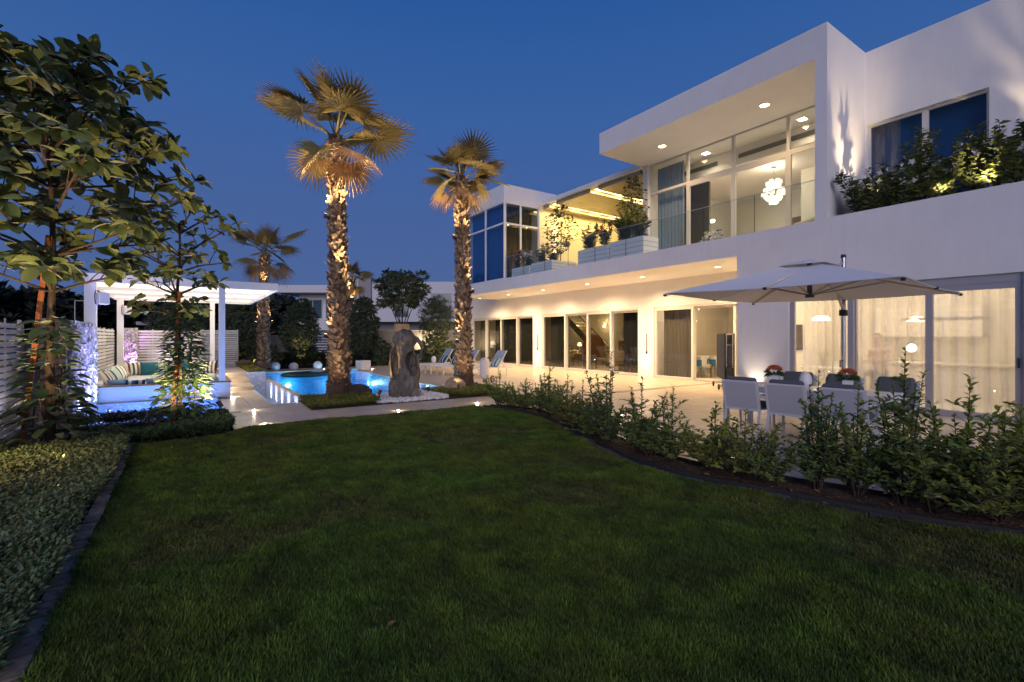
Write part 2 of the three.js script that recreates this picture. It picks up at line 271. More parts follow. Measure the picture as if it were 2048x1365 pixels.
// shrub bed: mulch, dark paver strip on the lawn side and black edging
{
  const zs = steps(-9.1, 3, 80), pos = [], idx = [];
  zs.forEach((z, i) => { const a = lawnX(z) + 0.12, b = bedX(z) - 0.03; for (let k = 0; k <= 6; k++) { const t = k / 6, x = lerp(a, b, t); pos.push(x, 0.005 + 0.03 * Math.sin(t * PI) + 0.025 * (fbm(x * 5, z * 5, 1, 3) - 0.5), z); if (i && k) { const o = (i - 1) * 7 + k - 1; idx.push(o, o + 7, o + 1, o + 1, o + 7, o + 8); } } });
  struct('shrub_bed', muv(geoOf(pos, null, idx)), std([1, 1, 1], 1, { map: tex(512, (u, v) => { const g = 0.55 + 1.1 * (F(u, v, 30, 5) - 0.5) + 0.4 * (F(u, v, 5, 3) - 0.5); return [0.46 * g, 0.33 * g, 0.23 * g]; }, true, 0.9), bumpMap: grey((u, v) => F(u, v, 50, 4), 512, 0.9), bumpScale: 0.025, side }), 'curved bed of brown mulch between lawn and terrace', 'flower bed');
  const edge = (f, off, name, label) => { const p = steps(-9.1, 3, 60).map(z => V3(f(z) + off, 0.02, z)); const g = []; for (let i = 0; i < p.length - 1; i++) g.push(bar([p[i].x, 0.012, p[i].z], [p[i + 1].x, 0.012, p[i + 1].z], 0.022, 0.075)); tag(obj(name, g, M.rubber), label, 'edging'); };
  edge(lawnX, 0.12, 'bed_edging', 'black plastic edging curving along the lawn side of the shrub bed');
  edge(bedX, -0.02, 'bed_edging', 'black plastic edging between shrub bed and pale terrace');
  const r = rng(31), strip = struct('paver_strip', null, null, 'curved strip of dark grey pavers between lawn and shrub bed', 'edging');
  const g = rb(0.115, 0.05, 0.195, 0.006), ms = [0.07, 0.09, 0.055].map((k, i) => std([1, 1, 1], 0.95, { map: mottle(k * 4.2, k * 4, k * 4.1, 0.3, 6 + i, 2) }));
  for (let z = 1.6; z > -9;) { const x = lawnX(z), dx = lawnX(z + 0.05) - lawnX(z - 0.05), a = Math.atan2(dx, 0.1), b = obj('paver', g, ms[Math.floor(r() * 3)], strip); b.position.set(x + 0.05, -0.018 + (r() - 0.5) * 0.006, z); b.rotation.y = a + (r() - 0.5) * 0.04; z -= 0.205 * Math.cos(a); }
}
// left planted border: soil
struct('border_soil', [flat([[-2.35, 4], [-0.72, 4], [-0.72, -8.7], [-2.35, -8.7]], -0.02), flat([[-2.35, -8.7], [-0.6, -8.7], [0.62, -8.95], [0.62, -11.3], [-2.35, -11.3]], -0.021)], M.soil, 'brown soil of the planted border under the trees', 'soil');

// ------------------------------------------------------------------ pool, overflow channel, spa
const mosaic = (r, g, b, n, name) => tex(512, (u, v) => { const a = u * n, c = v * n, fx = a % 1, fy = c % 1, j = fx < 0.08 || fy < 0.08, h = hash3(Math.floor(a), Math.floor(c), 3), k = j ? 0.8 : 0.88 + 0.2 * h; return [r * k, g * k, b * k]; }, true, 1);
const poolTile = std([1, 1, 1], 0.35, { map: mosaic(0.14, 0.62, 0.9, 20) }), paleTile = std([1, 1, 1], 0.35, { map: mosaic(0.74, 0.79, 0.9, 20) }), spaTile = std([1, 1, 1], 0.35, { map: mosaic(0.36, 0.62, 0.95, 20) });
const ripples = (n, k) => grey((u, v) => 0.6 * F(u, v, n, 3, k) + 0.4 * Math.abs(F(u, v, n * 2, 3, k + 2) - 0.5) * 2, 512, 0.35);
const waterOf = (c, rippleMap) => phys(c, 0.02, { transmission: 1, ior: 1.33, bumpMap: rippleMap, bumpScale: 0.012 });
{
  const { x0, x1, z0, z1 } = POOL, b = -1.35, rim = 0.1, p = thing('swimming_pool', 'rectangular swimming pool lit blue from under water', 'pool', [0, 0, 0], 0, null, 'structure');
  obj('floor', bb(x0, x1, b - 0.1, b, z0, z1), poolTile, p);
  obj('wall', bb(x0, x1, b, rim - 0.06, z0 - 0.16, z0 - 0.001), poolTile, p); obj('wall', bb(x0, x1, b, -0.02, z1 + 0.001, z1 + 0.16), poolTile, p); obj('wall', bb(x1 + 0.001, x1 + 0.05, b, 0.0, z0, z1), poolTile, p);
  obj('weir_wall', bb(2.26, x0 - 0.001, b, rim - 0.03, z0 - 0.15, z1 + 0.16), paleTile, p);
  const cop = std([0.42, 0.38, 0.33], 0.5);
  obj('coping', bb(2.258, x0 + 0.0, rim - 0.03, rim - 0.002, z0 - 0.15, z1 + 0.16), cop, p);
  obj('coping', bb(x0 + 0.001, x1 + 0.05, rim - 0.06, rim, z0 - 0.4, z0 - 0.002), travertine[1], p);
  obj('coping', bb(x1 - 0.03, x1 + 0.078, -0.0, 0.012, z0, z1 - 0.3), travertine[0], p);
  struct('pool_water', flat(rectOf({ x0: x0 + 0.002, x1: x1 - 0.002, z0: z0 + 0.002, z1: z1 - 0.002 }), 0.0), waterOf([0.68, 0.96, 1], ripples(7, 1)), 'still blue water of the swimming pool', 'water');
  const lamp = (x, y, z, nx, nz, k) => { const t = thing('pool_light', 'round white underwater light on the pool wall', 'lamp', [x, y, z], Math.atan2(nx, nz), 'underwater pool lights'); const g = new THREE.CylinderGeometry(0.11, 0.12, 0.03, 20); g.rotateX(PI / 2); obj('housing', g, M.white, t); const d = new THREE.CircleGeometry(0.085, 20); d.translate(0, 0, 0.018); obj('lamp_lens', d, emit([0.7, 0.9, 1], 1.2), t); point([x + nx * 0.25, y, z + nz * 0.25], [0.55, 0.85, 1], k, 4); };
  for (const z of [-14.2, -17.4, -20.6]) lamp(x1 - 0.02, -0.45, z, -1, 0, 2.6);
  lamp(3.6, -0.5, z0 + 0.02, 0, 1, 2); lamp(5.4, -0.5, z0 + 0.02, 0, 1, 2); lamp(3.3, -0.5, z1 - 0.02, 0, -1, 2.4); lamp(5.4, -0.5, z1 - 0.02, 0, -1, 2.4);
}
{ // overflow channel beside the walkway
  const { x0, x1, z0, z1 } = BASIN, c = thing('overflow_channel', 'sunken overflow channel with pale mosaic walls beside the walkway', 'channel', [0, 0, 0], 0, null, 'structure');
  obj('floor', bb(x0 - 0.1, 2.259, -0.75, -0.65, z0, z1), paleTile, c); obj('wall', bb(x0 - 0.07, x0, -0.65, 0, z0, z1), paleTile, c); obj('wall', bb(x0, 2.259, -0.65, 0, z1, z1 + 0.05), travertine[2], c);
  struct('channel_water', flat(rectOf({ x0: x0 + 0.002, x1: 2.256, z0: z0 + 0.002, z1: z1 - 0.002 }), -0.5), waterOf([0.86, 0.92, 1], ripples(7, 3)), 'shallow water in the overflow channel', 'water');
  const up = new THREE.CylinderGeometry(0.045, 0.05, 0.04, 14);
  for (const [z, nth] of [[-12.85, 'first'], [-13.9, 'second'], [-14.95, 'third'], [-16.0, 'fourth'], [-17.05, 'fifth']]) { const t = thing('channel_light', nth + ' small white spotlight in the overflow channel, counted from the garden path', 'lamp', [2.1, -0.63, z], 0, 'lights in the overflow channel'); obj('housing', up, M.steel, t); const d = new THREE.CircleGeometry(0.038, 14); d.rotateX(-PI / 2); d.translate(0, 0.022, 0); obj('lamp_lens', d, emit([0.9, 0.92, 1], 5), t); spot([2.12, -0.6, z], [2.24, 0.3, z], [0.86, 0.85, 1], 9, 0.55, 0.8, 1); }
}
{ // spa
  const { x0, x1, z0, z1 } = SPA, s = thing('spa_basin', 'square spa basin with blue mosaic walls in front of the pavilion', 'pool', [0, 0, 0], 0, null, 'structure');
  obj('floor', bb(x0, x1, -0.85, -0.75, z0, z1), spaTile, s); obj('wall', bb(x0, x1, -0.75, 0.06, z0 - 0.1, z0), paleTile, s); obj('wall', bb(x1, x1 + 0.03, -0.75, -0.001, z0, z1), spaTile, s); obj('wall', bb(x0, x1, -0.75, -0.02, z1, z1 + 0.04), spaTile, s); obj('wall', bb(x0 - 0.04, x0, -0.75, -0.3, z0, z1), spaTile, s);
  obj('bench', bb(x0, x1, -0.75, -0.42, z0, z0 + 0.4), spaTile, s);
  obj('coping', rb(0.3, 0.035, 2.55, 0.006, 0.79, -0.004, -12.62), travertine[1], s);
  struct('spa_water', flat(rectOf({ x0: x0 + 0.002, x1: x1 - 0.002, z0: z0 + 0.002, z1: z1 - 0.002 }), -0.13), waterOf([0.85, 0.95, 1], ripples(7, 4)), 'pale blue water of the spa basin', 'water');
  for (const [x, z, k] of [[-1.1, -11.7, 3], [0.3, -11.75, 2.6], [-0.4, -13.3, 1.8]]) { const t = thing('spa_light', 'round blue-white light under the spa water', 'lamp', [x, -0.72, z], 0, 'underwater spa lights'); obj('housing', new THREE.CylinderGeometry(0.08, 0.09, 0.05, 16), M.white, t); const d = new THREE.CircleGeometry(0.065, 16); d.rotateX(-PI / 2); d.translate(0, 0.028, 0); obj('lamp_lens', d, emit([0.75, 0.88, 1], 6), t); point([x, -0.55, z], [0.34, 0.56, 1], k * 1.25, 3); }
}
{ // steps up to the raised back deck beside the pavilion
  const st = struct('garden_steps', null, null, 'three wide pale stone steps beside the pavilion', 'steps');
  [[-15.9, 0.12], [-17.1, 0.24], [-18.4, 0.36]].forEach(([z, h], i) => { obj('tread', bb(0.93, 1.66, h - 0.04, h, i < 2 ? [-17.12, -18.42][i] : -23.4, z + 0.02), travertine[i], st); obj('riser', bb(0.95, 1.655, h - 0.12, h - 0.041, z - 0.1, z), travertine[2], st); });
  obj('deck', bb(-0.2, 0.929, 0.3, 0.36, -23.4, -20.2), travertine[0], st);
  for (const [z, h, at] of [[-14.6, 0, 'below the steps'], [-15.88, 0.0, 'at the lowest step'], [-17.08, 0.12, 'at the middle step'], [-18.38, 0.24, 'at the top step']]) { const t = thing('step_light', 'short warm light strip on the pavilion side ' + at, 'lamp', [0.935, h + 0.06, z + 0.25], PI / 2, 'step lights'); obj('housing', bb(-0.16, 0.16, -0.018, 0.018, -0.012, 0), M.white, t); obj('lamp_lens', bb(-0.14, 0.14, -0.01, 0.01, 0.001, 0.006), emit([1, 0.8, 0.6], 9), t); point([1.0, h + 0.07, z + 0.25], NEUTRAL, 0.28, 2); }
  // planter block closing the channel
  const pl = thing('raised_planter', 'low white mosaic planter at the end of the overflow channel', 'planter', [1.98, 0, -20.4]);
  obj('wall', bb(-0.31, 0.27, -0.6, 0.37, 1.98, 2.06), paleTile, pl); obj('wall', bb(-0.315, -0.25, 0.02, 0.37, -1.8, 1.979), travertine[1], pl); obj('soil', bb(-0.249, 0.27, 0.1, 0.33, -1.8, 1.979), M.soil, pl); obj('wall', bb(0.271, 0.275, 0.05, 0.37, -1.8, 2.06), paleTile, pl);
}
// ------------------------------------------------------------------ the villa
const XF = 15.0, XB = 12.2, SOF = 3.73, SLAB = 4.28;
const villa = thing('villa', 'modern white two-storey villa with glass walls and cantilevered roof box', 'villa');
const part = (n, g, m = M.wall) => obj(n, g, m, villa);
// a glazed panel in the plane x = const (along z) or z = const (along x): frame bars and one pane, as part > sub-parts
function glazing(axis, c, a0, a1, y0, y1, o = {}) {
  const { fw = 0.07, fd = 0.08, mat = M.frame, glass = M.glassDim, name = 'window', bottom = fw, top = fw, handle } = o;
  const B = (u0, u1, v0, v1, d) => axis === 'x' ? bb(c - d / 2, c + d / 2, v0, v1, u0, u1) : bb(u0, u1, v0, v1, c - d / 2, c + d / 2);
  const w = new THREE.Group(); w.name = name; villa.add(w);
  obj('frame', [B(a0, a0 + fw, y0, y1, fd), B(a1 - fw, a1, y0, y1, fd), B(a0 + fw, a1 - fw, y0, y0 + bottom, fd), B(a0 + fw, a1 - fw, y1 - top, y1, fd)], mat, w);
  const g = axis === 'x' ? new THREE.PlaneGeometry(a1 - a0 - 2 * fw, y1 - y0 - bottom - top).rotateY(-PI / 2).translate(c, (y0 + bottom + y1 - top) / 2, (a0 + a1) / 2) : new THREE.PlaneGeometry(a1 - a0 - 2 * fw, y1 - y0 - bottom - top).translate((a0 + a1) / 2, (y0 + bottom + y1 - top) / 2, c);
  obj('pane', g, glass, w);
  if (handle !== undefined) obj('handle', bb(c - fd / 2 - 0.03, c - fd / 2 - 0.002, 1.0, 1.18, handle - 0.012, handle + 0.012), M.dark, w);
  return w;
}
// ground floor, recessed front
part('wall', bb(XF, XF + 0.25, 2.73, SOF, -27.6, -6.93));
for (const [a, b] of [[-27.6, -26.42], [-20.06, -19.29], [-13.01, -12.23], [-8.74, -6.93]]) part('pier', bb(XF, XF + 0.25, 0, 2.73, a, b));
part('end_wall', bb(XF - 0.0, 22, 0, SOF, -27.85, -27.6));
// ground floor, projecting block with the kitchen
part('wall', bb(XB, XB + 0.25, 0, SOF, -7.18, -5.86)); part('wall', bb(XB, XB + 0.25, 2.71, SOF, -5.86, -1.87)); part('wall', bb(XB, XB + 0.25, 0, SOF, -1.87, 4));
part('wall', bb(XB + 0.25, XF + 0.25, 0, SOF, -7.18, -6.93)); part('wall', bb(XB + 0.25, 22, 0, SOF, 3.75, 4));
// slab with balcony fascia, floors and rear walls
part('balcony_slab', bb(XB, 22, SOF, SLAB, -23.3, 4)); part('flat_roof', bb(XF, 22, SOF, SLAB, -27.85, -23.301));
part('floor', bb(XF + 0.25, 22, -0.1, 0.01, -27.6, -6.93), std([0.5, 0.46, 0.4], 0.25)); part('floor', bb(XB + 0.25, 22, -0.1, 0.012, -6.93, 3.75), std([0.6, 0.57, 0.52], 0.25));
const inner = std([0.62, 0.56, 0.46], 0.9), innerWhite = std([0.72, 0.69, 0.62], 0.9);
part('inner_wall', bb(20.6, 20.8, 0.01, SOF, -27.6, -6.93), inner); part('inner_wall', bb(17.4, 17.6, 0.012, SOF, -6.93, 3.75), innerWhite); part('inner_wall', bb(XB + 0.25, 17.4, 0.012, SOF, -6.929, -6.88), innerWhite);
part('inner_wall', bb(XF + 0.25, 20.6, 0.01, SOF, -12.7, -12.55), inner);
// sliding doors of the recessed front
const P2 = (z0, z1, parts, o) => parts.forEach(([a, b], i) => glazing('x', XF + 0.08 + (i % 2) * 0.1, a, b, 0.0, 2.66, { name: 'sliding_door', fw: 0.085, fd: 0.09, ...o }));
part('door_track', [bb(XF + 0.02, XF + 0.24, 2.66, 2.729, -26.41, -20.07), bb(XF + 0.02, XF + 0.24, 2.66, 2.729, -19.28, -13.02), bb(XF + 0.02, XF + 0.24, 2.66, 2.729, -12.22, -8.75)], M.frame);
P2(-26.4, -20.07, [[-26.4, -24.85], [-24.93, -23.15], [-23.23, -21.55], [-21.63, -20.08]]);
P2(-19.28, -13.02, [[-19.27, -17.5], [-17.58, -15.95], [-16.03, -14.5], [-14.58, -13.03]]);
P2(-12.22, -8.75, [[-12.21, -10.5], [-10.58, -8.95]], { glass: M.glass });
// kitchen windows in the block
part('window_head', bb(XB + 0.05, XB + 0.24, 2.55, 2.709, -5.85, -1.88), M.frameGrey);
[[-5.85, -4.5], [-4.58, -3.16], [-3.24, -1.88]].forEach(([a, b], i) => glazing('x', XB + 0.1 + (i % 2) * 0.09, a, b, 0.0, 2.55, { name: 'sliding_door', fw: 0.11, fd: 0.08, bottom: 0.13, mat: M.frameGrey, glass: M.glass, handle: i === 1 ? -3.2 : i === 2 ? -1.94 : undefined }));
// upper floor: roof box with its front fascia, side wall and soffit
part('roof_box', bb(XB, 22, 8.09, 8.83, -12.34, -5.0));
part('side_wall', bb(XB, 14.36, SLAB, 8.09, -5.26, -5.0)); part('side_wall', bb(14.36, 14.9, SLAB, 8.09, -5.26, -5.001));
part('column', bb(14.5, 14.85, SLAB, 8.09, -12.34, -12.1));
// upper right wall with window
part('wall', bb(14.36, 14.6, 6.97, 8.83, -5.0, 4)); part('wall', bb(14.36, 14.6, SLAB, 4.75, -5.0, 4)); part('wall', bb(14.36, 14.6, 4.75, 6.97, -2.72, 4)); part('wall', bb(14.36, 14.6, 4.75, 6.97, -5.0, -4.98));
glazing('x', 14.5, -4.98, -3.83, 4.75, 6.97, { fw: 0.06, glass: M.glassBlue, mat: M.frame }); glazing('x', 14.501, -3.83, -2.72, 4.75, 6.97, { fw: 0.06, glass: M.glassBlue, mat: M.frame });
part('blind', bb(14.75, 14.77, 4.7, 7.0, -5.0, -2.6), std([0.05, 0.1, 0.19], 0.9)); part('inner_wall', bb(14.9, 15, SLAB, 8, -5.0, 4), std([0.1, 0.1, 0.12], 0.9));
part('parapet', bb(XB, XB + 0.16, SLAB, SLAB + 0.03, -5.0, 4)); part('planter_soil', bb(XB + 0.161, 14.359, SLAB, SLAB + 0.02, -4.999, 4), M.soil);
// upper room glazing at x = 14.66
{
  const gx = 14.66, ty = 7.0;
  for (const [a, b] of [[-12.1, -10.44], [-10.44, -8.74], [-8.74, -7.03], [-7.03, -5.27]]) glazing('x', gx, a, b, ty, 8.085, { fw: 0.045, glass: M.glass });
  glazing('x', gx, -12.1, -10.44, SLAB, ty, { fw: 0.045, glass: M.glass }); glazing('x', gx, -10.44, -8.74, SLAB, ty, { fw: 0.075, top: 0.14, glass: M.glass, name: 'balcony_door' }); glazing('x', gx, -8.74, -7.03, SLAB, ty, { fw: 0.075, top: 0.14, glass: M.glass, name: 'balcony_door' }); glazing('x', gx, -7.03, -5.27, SLAB, ty, { fw: 0.075, top: 0.1, glass: M.glass, name: 'balcony_door' });
  part('inner_wall', bb(20.4, 20.6, SLAB, 8.09, -12.3, -5.0), innerWhite); part('inner_wall', bb(14.9, 20.4, SLAB, 8.09, -5.26, -5.02), innerWhite); part('inner_wall', bb(14.9, 20.4, SLAB, 8.09, -12.34, -12.22), innerWhite);
  part('dropped_ceiling', bb(15.9, 20.39, 7.55, 7.62, -12.21, -5.28), innerWhite); part('ceiling_edge', bb(15.75, 15.9, 7.5, 8.08, -12.21, -5.28), innerWhite);
  part('air_grille', bb(15.72, 15.748, 7.72, 7.86, -9.2, -6.6), std([0.12, 0.12, 0.11], 0.7)); part('air_grille', bb(15.72, 15.748, 7.72, 7.86, -11.6, -10.0), std([0.12, 0.12, 0.11], 0.7));
  part('inner_door', bb(20.3, 20.39, SLAB + 0.001, 6.4, -9.6, -7.9), std([0.16, 0.12, 0.09], 0.5)); part('inner_column', bb(18.2, 18.5, SLAB + 0.001, 7.549, -8.3, -7.8), innerWhite);
  part('partition', bb(16.6, 16.7, SLAB, 7.54, -12.2, -10.9), std([0.1, 0.1, 0.085], 0.6));
}
// pleated curtains
function curtain(name, axis, c, a0, a1, y0, y1, mat, pitch = 0.16, depth = 0.05, seed = 1) {
  const r = rng(seed), n = Math.round((a1 - a0) / pitch * 6), pos = [], uv = [], idx = []; let ph = 0;
  for (let i = 0; i <= n; i++) { ph += (0.75 + r() * 0.5) * 2 * PI / 6; const u = lerp(a0, a1, i / n); for (const [k, y] of [[0.75, y0], [1, lerp(y0, y1, 0.5)], [0.55, y1]]) { const d = c + Math.sin(ph) * depth * k + (r() - 0.5) * depth * 0.1; axis === 'x' ? pos.push(d, y, u) : pos.push(u, y, d); uv.push(u, y); } if (i) for (let k = 0; k < 2; k++) { const o = (i - 1) * 3 + k; idx.push(o, o + 3, o + 1, o + 1, o + 3, o + 4); } }
  return obj(name, geoOf(pos, uv, idx), mat, villa);
}
const sheer = new THREE.MeshPhysicalMaterial({ color: lin(0.82, 0.78, 0.72), roughness: 1, transmission: 0.45, thickness: 0, transparent: true, opacity: 0.56, side });
curtain('sheer_curtain', 'x', 12.72, -5.8, -4.75, 0.03, 2.64, sheer, 0.17, 0.1, 3); curtain('sheer_curtain', 'x', 12.74, -4.62, -1.9, 0.03, 2.64, sheer, 0.24, 0.11, 4);
const darkCurtain = std([0.055, 0.055, 0.05], 0.95, { side }), blueCurtain = std([0.2, 0.27, 0.36], 0.95, { side }), boxCurtain = std([0.06, 0.17, 0.34], 0.95, { side });
curtain('curtain', 'x', 15.5, -26.3, -25.1, 0.03, 2.66, std([0.3, 0.26, 0.2], 0.95, { side }), 0.16, 0.05, 5); curtain('curtain', 'x', 15.55, -24.6, -20.1, 0.03, 2.66, darkCurtain, 0.18, 0.05, 6); curtain('curtain', 'x', 15.5, -19.2, -17.75, 0.03, 2.66, darkCurtain, 0.17, 0.05, 7); curtain('curtain', 'x', 15.6, -14.35, -13.0, 0.03, 2.66, std([0.05, 0.045, 0.05], 0.9, { side }), 0.17, 0.05, 8); curtain('curtain', 'x', 15.5, -12.15, -10.9, 0.03, 2.66, std([0.12, 0.105, 0.085], 0.95, { side }), 0.16, 0.05, 9);
curtain('curtain', 'x', 15.0, -12.05, -10.85, SLAB + 0.02, 8.0, blueCurtain, 0.15, 0.05, 10);
// striped red curtain in the dining room
{ const t = tex(64, (u) => { const k = Math.floor(u * 8) % 2; return k ? [0.45, 0.12, 0.07] : [0.55, 0.42, 0.3]; }, true, 1.5); curtain('curtain', 'x', 20.0, -10.6, -9.5, 1.2, 2.72, std([1, 1, 1], 0.95, { map: t, side }), 0.16, 0.04, 12); }
// glass corner room
{
  const y0 = SLAB, yt = 6.88, y1 = 7.87;
  part('roof_box', bb(XB, 15.4, y1, 8.7, -22.3, -18.56)); part('end_wall', bb(XB, 15.4, y0, y1, -22.3, -22.1)); part('inner_wall', bb(14.28, 15.3, y0, y1, -22.1, -18.57)); part('inner_floor', bb(XB + 0.1, 14.27, y0, y0 + 0.02, -22.1, -18.6), std([0.2, 0.18, 0.15], 0.6));
  for (const [a, b] of [[-22.1, -20.25], [-20.25, -18.57]]) { glazing('x', XB + 0.05, a, b, y0, yt, { fw: 0.04, glass: M.glassBlue, mat: M.white }); glazing('x', XB + 0.05, a, b, yt, y1, { fw: 0.04, glass: M.glassBlue, mat: M.white }); }
  for (const [a, b] of [[XB + 0.1, 13.18], [13.18, 14.25]]) { glazing('z', -18.61, a, b, y0, yt, { fw: 0.045, glass: M.glassDim, mat: M.white }); glazing('z', -18.61, a, b, yt, y1, { fw: 0.045, glass: M.glassDim, mat: M.white }); }
  curtain('curtain', 'x', XB + 0.3, -22.0, -18.8, y0 + 0.03, y1 - 0.02, boxCurtain, 0.2, 0.03, 14); curtain('curtain', 'z', -19.1, XB + 0.4, 14.2, y0 + 0.03, y1 - 0.02, std([0.1, 0.1, 0.09], 0.95, { side }), 0.2, 0.03, 15);
}
// covered lounge on the balcony: roof, walls, lit ceiling tray
const creamWall = std([0.72, 0.64, 0.45], 0.9);
{
  part('lounge_roof', bb(14.36, 22, 8.02, 8.2, -18.56, -12.341)); part('lounge_wall', bb(15.301, 20.2, SLAB, 8.02, -18.8, -18.561), creamWall); part('lounge_wall', bb(14.851, 20.2, SLAB, 8.02, -12.45, -12.341), creamWall);
  part('lounge_wall', bb(14.25, 15.3, SLAB, 8.02, -18.56, -18.52), creamWall);
  const panelMat = std([1, 1, 1], 0.3, { map: tex(256, (u, v) => { const g = 0.75 + 0.25 * (fbm(u * 4, v * 9, 0.7, 5, 256) - 0.5); return [0.76 * g, 0.72 * g, 0.6 * g]; }, true, 0.5) });
  part('ceiling_panel', bb(14.5, 19.7, 7.84, 8.0, -17.55, -15.22), panelMat); part('ceiling_panel', bb(14.5, 19.7, 7.84, 8.0, -14.75, -12.46), panelMat); part('ceiling_panel', bb(14.5, 19.7, 7.84, 8.0, -18.5, -18.05), panelMat);
  for (const [z0, z1] of [[-17.82, -17.78], [-15.0, -14.97]]) {
    const t = thing('cove_light', z0 < -16 ? 'yellow light strip along the lounge ceiling over the round-leaved tree' : 'yellow light strip across the middle of the lounge ceiling', 'lamp', [17, 7.96, (z0 + z1) / 2], 0, 'lounge ceiling light strips');
    obj('housing', bb(-2.4, 2.6, 0.0, 0.05, -0.12, 0.12), M.white, t); obj('lamp_strip', bb(-2.4, 2.6, -0.02, -0.002, -0.1, 0.1), emit([1, 0.76, 0.3], 3.2), t);
    area([16.95, 7.93, (z0 + z1) / 2], [16.95, 0, (z0 + z1) / 2], 4.6, 0.2, [1, 0.7, 0.24], 36);
    for (const x of [14.9, 16.2, 17.5, 18.8]) point([x, 7.9, (z0 + z1) / 2 + 0.02], [1, 0.72, 0.26], 1.3, 3);
  }
  // back glazing of the lounge
  for (const [a, b] of [[-18.5, -16.5], [-16.5, -14.5], [-14.5, -12.46]]) glazing('x', 19.8, a, b, SLAB, 7.8, { fw: 0.06, glass: M.glassDim, mat: std([0.5, 0.42, 0.25], 0.5) });
  part('inner_wall', bb(21.5, 21.6, SLAB, 8.02, -18.5, -12.46), std([0.16, 0.14, 0.09], 0.9)); part('lounge_floor', bb(13.6, 21.5, SLAB, SLAB + 0.012, -18.5, -12.46), std([0.4, 0.34, 0.26], 0.4));
  const sc = thing('wall_sconce', 'up-and-down wall light beside the tree in the covered lounge', 'lamp', [15.2, 6.3, -18.5]);
  obj('body', rb(0.16, 0.26, 0.1, 0.02, 0, 0, 0.05), M.whiteMatt, sc); for (const s of [-1, 1]) obj('lamp_lens', bb(-0.06, 0.06, s * 0.131, s * 0.136, 0.02, 0.09), emit(WARM, 12), sc);
  spot([15.2, 6.5, -18.38], [15.2, 8.2, -18.46], WARM, 4, 0.8, 0.8, 1); spot([15.2, 6.1, -18.38], [15.2, 4.2, -18.46], WARM, 4, 0.8, 0.8, 1);
}
// rear closure of the upper floor
part('rear_wall', bb(21.8, 22, SLAB, 8.02, -18.56, 4)); part('rear_wall', bb(21.8, 22, 0.012, SOF, -27.6, 3.75)); part('roof', bb(14.6, 22, 8.0, 8.2, -4.999, 4));
// glass balustrade
{
  const b = thing('balustrade', 'frameless tinted glass balustrade along the balcony edge', 'balustrade', [XB + 0.1, SLAB, -12]);
  const L = 13.3, n = 9, w = L / n, g = new THREE.PlaneGeometry(w - 0.012, 0.99).rotateY(-PI / 2);
  for (let i = 0; i < n; i++) { const m = obj('glass_pane', g, M.glassRail, b); m.position.set(0, 0.5, -6.58 + (i + 0.5) * w); }
  for (let i = 0; i <= n; i++) obj('joint', bb(-0.007, 0.007, 0.005, 0.99, -6.58 + i * w - 0.005, -6.58 + i * w + 0.005), M.dark, b);
  obj('top_rail', bb(-0.012, 0.012, 0.992, 1.005, -6.58, -6.58 + L), M.frameGrey, b); obj('base_channel', bb(-0.025, 0.025, 0, 0.012, -6.58, -6.58 + L), M.frameGrey, b);
}
// recessed downlights
function downlight(x, y, z, label, group, i, r = 0.09, angle = 1.15, c = WARM, lamp = true) {
  const t = thing('downlight', label, 'lamp', [x, y, z], 0, group);
  const ring = new THREE.TorusGeometry(r, 0.016, 8, 24); ring.rotateX(PI / 2); obj('trim_ring', ring, M.white, t);
  const d = new THREE.CircleGeometry(r - 0.008, 20); d.rotateX(PI / 2); d.translate(0, -0.006, 0); obj('lamp_lens', d, emit(c, 14), t);
  if (lamp) spot([x, y - 0.03, z], [x, 0, z], c, i, angle, 0.9, 3);
  return t;
}
[-8.6, -11.55, -14.4, -17.32, -20.2, -23.05].forEach((z, k) => downlight(13.55, SOF - 0.004, z, ['first', 'second', 'third', 'fourth', 'fifth', 'sixth'][k] + ' round soffit downlight over the ground-floor doors, counted from the white block', 'soffit downlights', 52, 0.1, 1.4, [1, 0.69, 0.36]));
downlight(13.45, 8.086, -10.6, 'round warm downlight under the roof box, nearer the planted lounge', 'roof box downlights', 16, 0.13, 1.3); downlight(13.45, 8.086, -7.1, 'round warm downlight under the roof box, above the chandelier room', 'roof box downlights', 16, 0.13, 1.3);
// ground uplights at the piers
function uplight(x, z, label, i, group, c = NEUTRAL, tx = 0.12, ang = 0.62) {
  const t = thing('ground_uplight', label, 'lamp', [x, 0, z], 0, group);
  obj('rim', cyl(0.06, 0.06, 0.012, 0, 0.001, 0, 20), M.steel, t); const d = new THREE.CircleGeometry(0.048, 20); d.rotateX(-PI / 2); d.translate(0, 0.016, 0); obj('lamp_lens', d, emit(c, 10), t);
  spot([x, 0.03, z], [x + tx, 3, z], c, i, ang, 0.9, 1.5); return t;
}
uplight(14.84, -19.68, 'warm uplight at the pier between the curtained room and the staircase room', 5, 'pier uplights'); uplight(14.84, -12.62, 'warm uplight at the pier between staircase room and dining room', 5, 'pier uplights'); uplight(14.84, -26.9, 'warm uplight at the far end pier of the villa', 5, 'pier uplights'); uplight(12.05, -6.65, 'warm uplight at the white block beside the dining table', 5, 'pier uplights');
// small door sensors on the piers
for (const [z, l] of [[-19.62, 'thin metal sensor bar on the pier beside the staircase room'], [-12.55, 'thin metal sensor bar on the pier beside the dining room']]) { const t = thing('wall_sensor', l, 'fitting', [14.995, 0.95, z]); obj('bar', bb(-0.03, -0.001, 0.05, 0.75, -0.012, 0.012), M.steel, t); obj('sensor', rb(0.05, 0.09, 0.06, 0.01, -0.026, 0, 0), M.dark, t); }
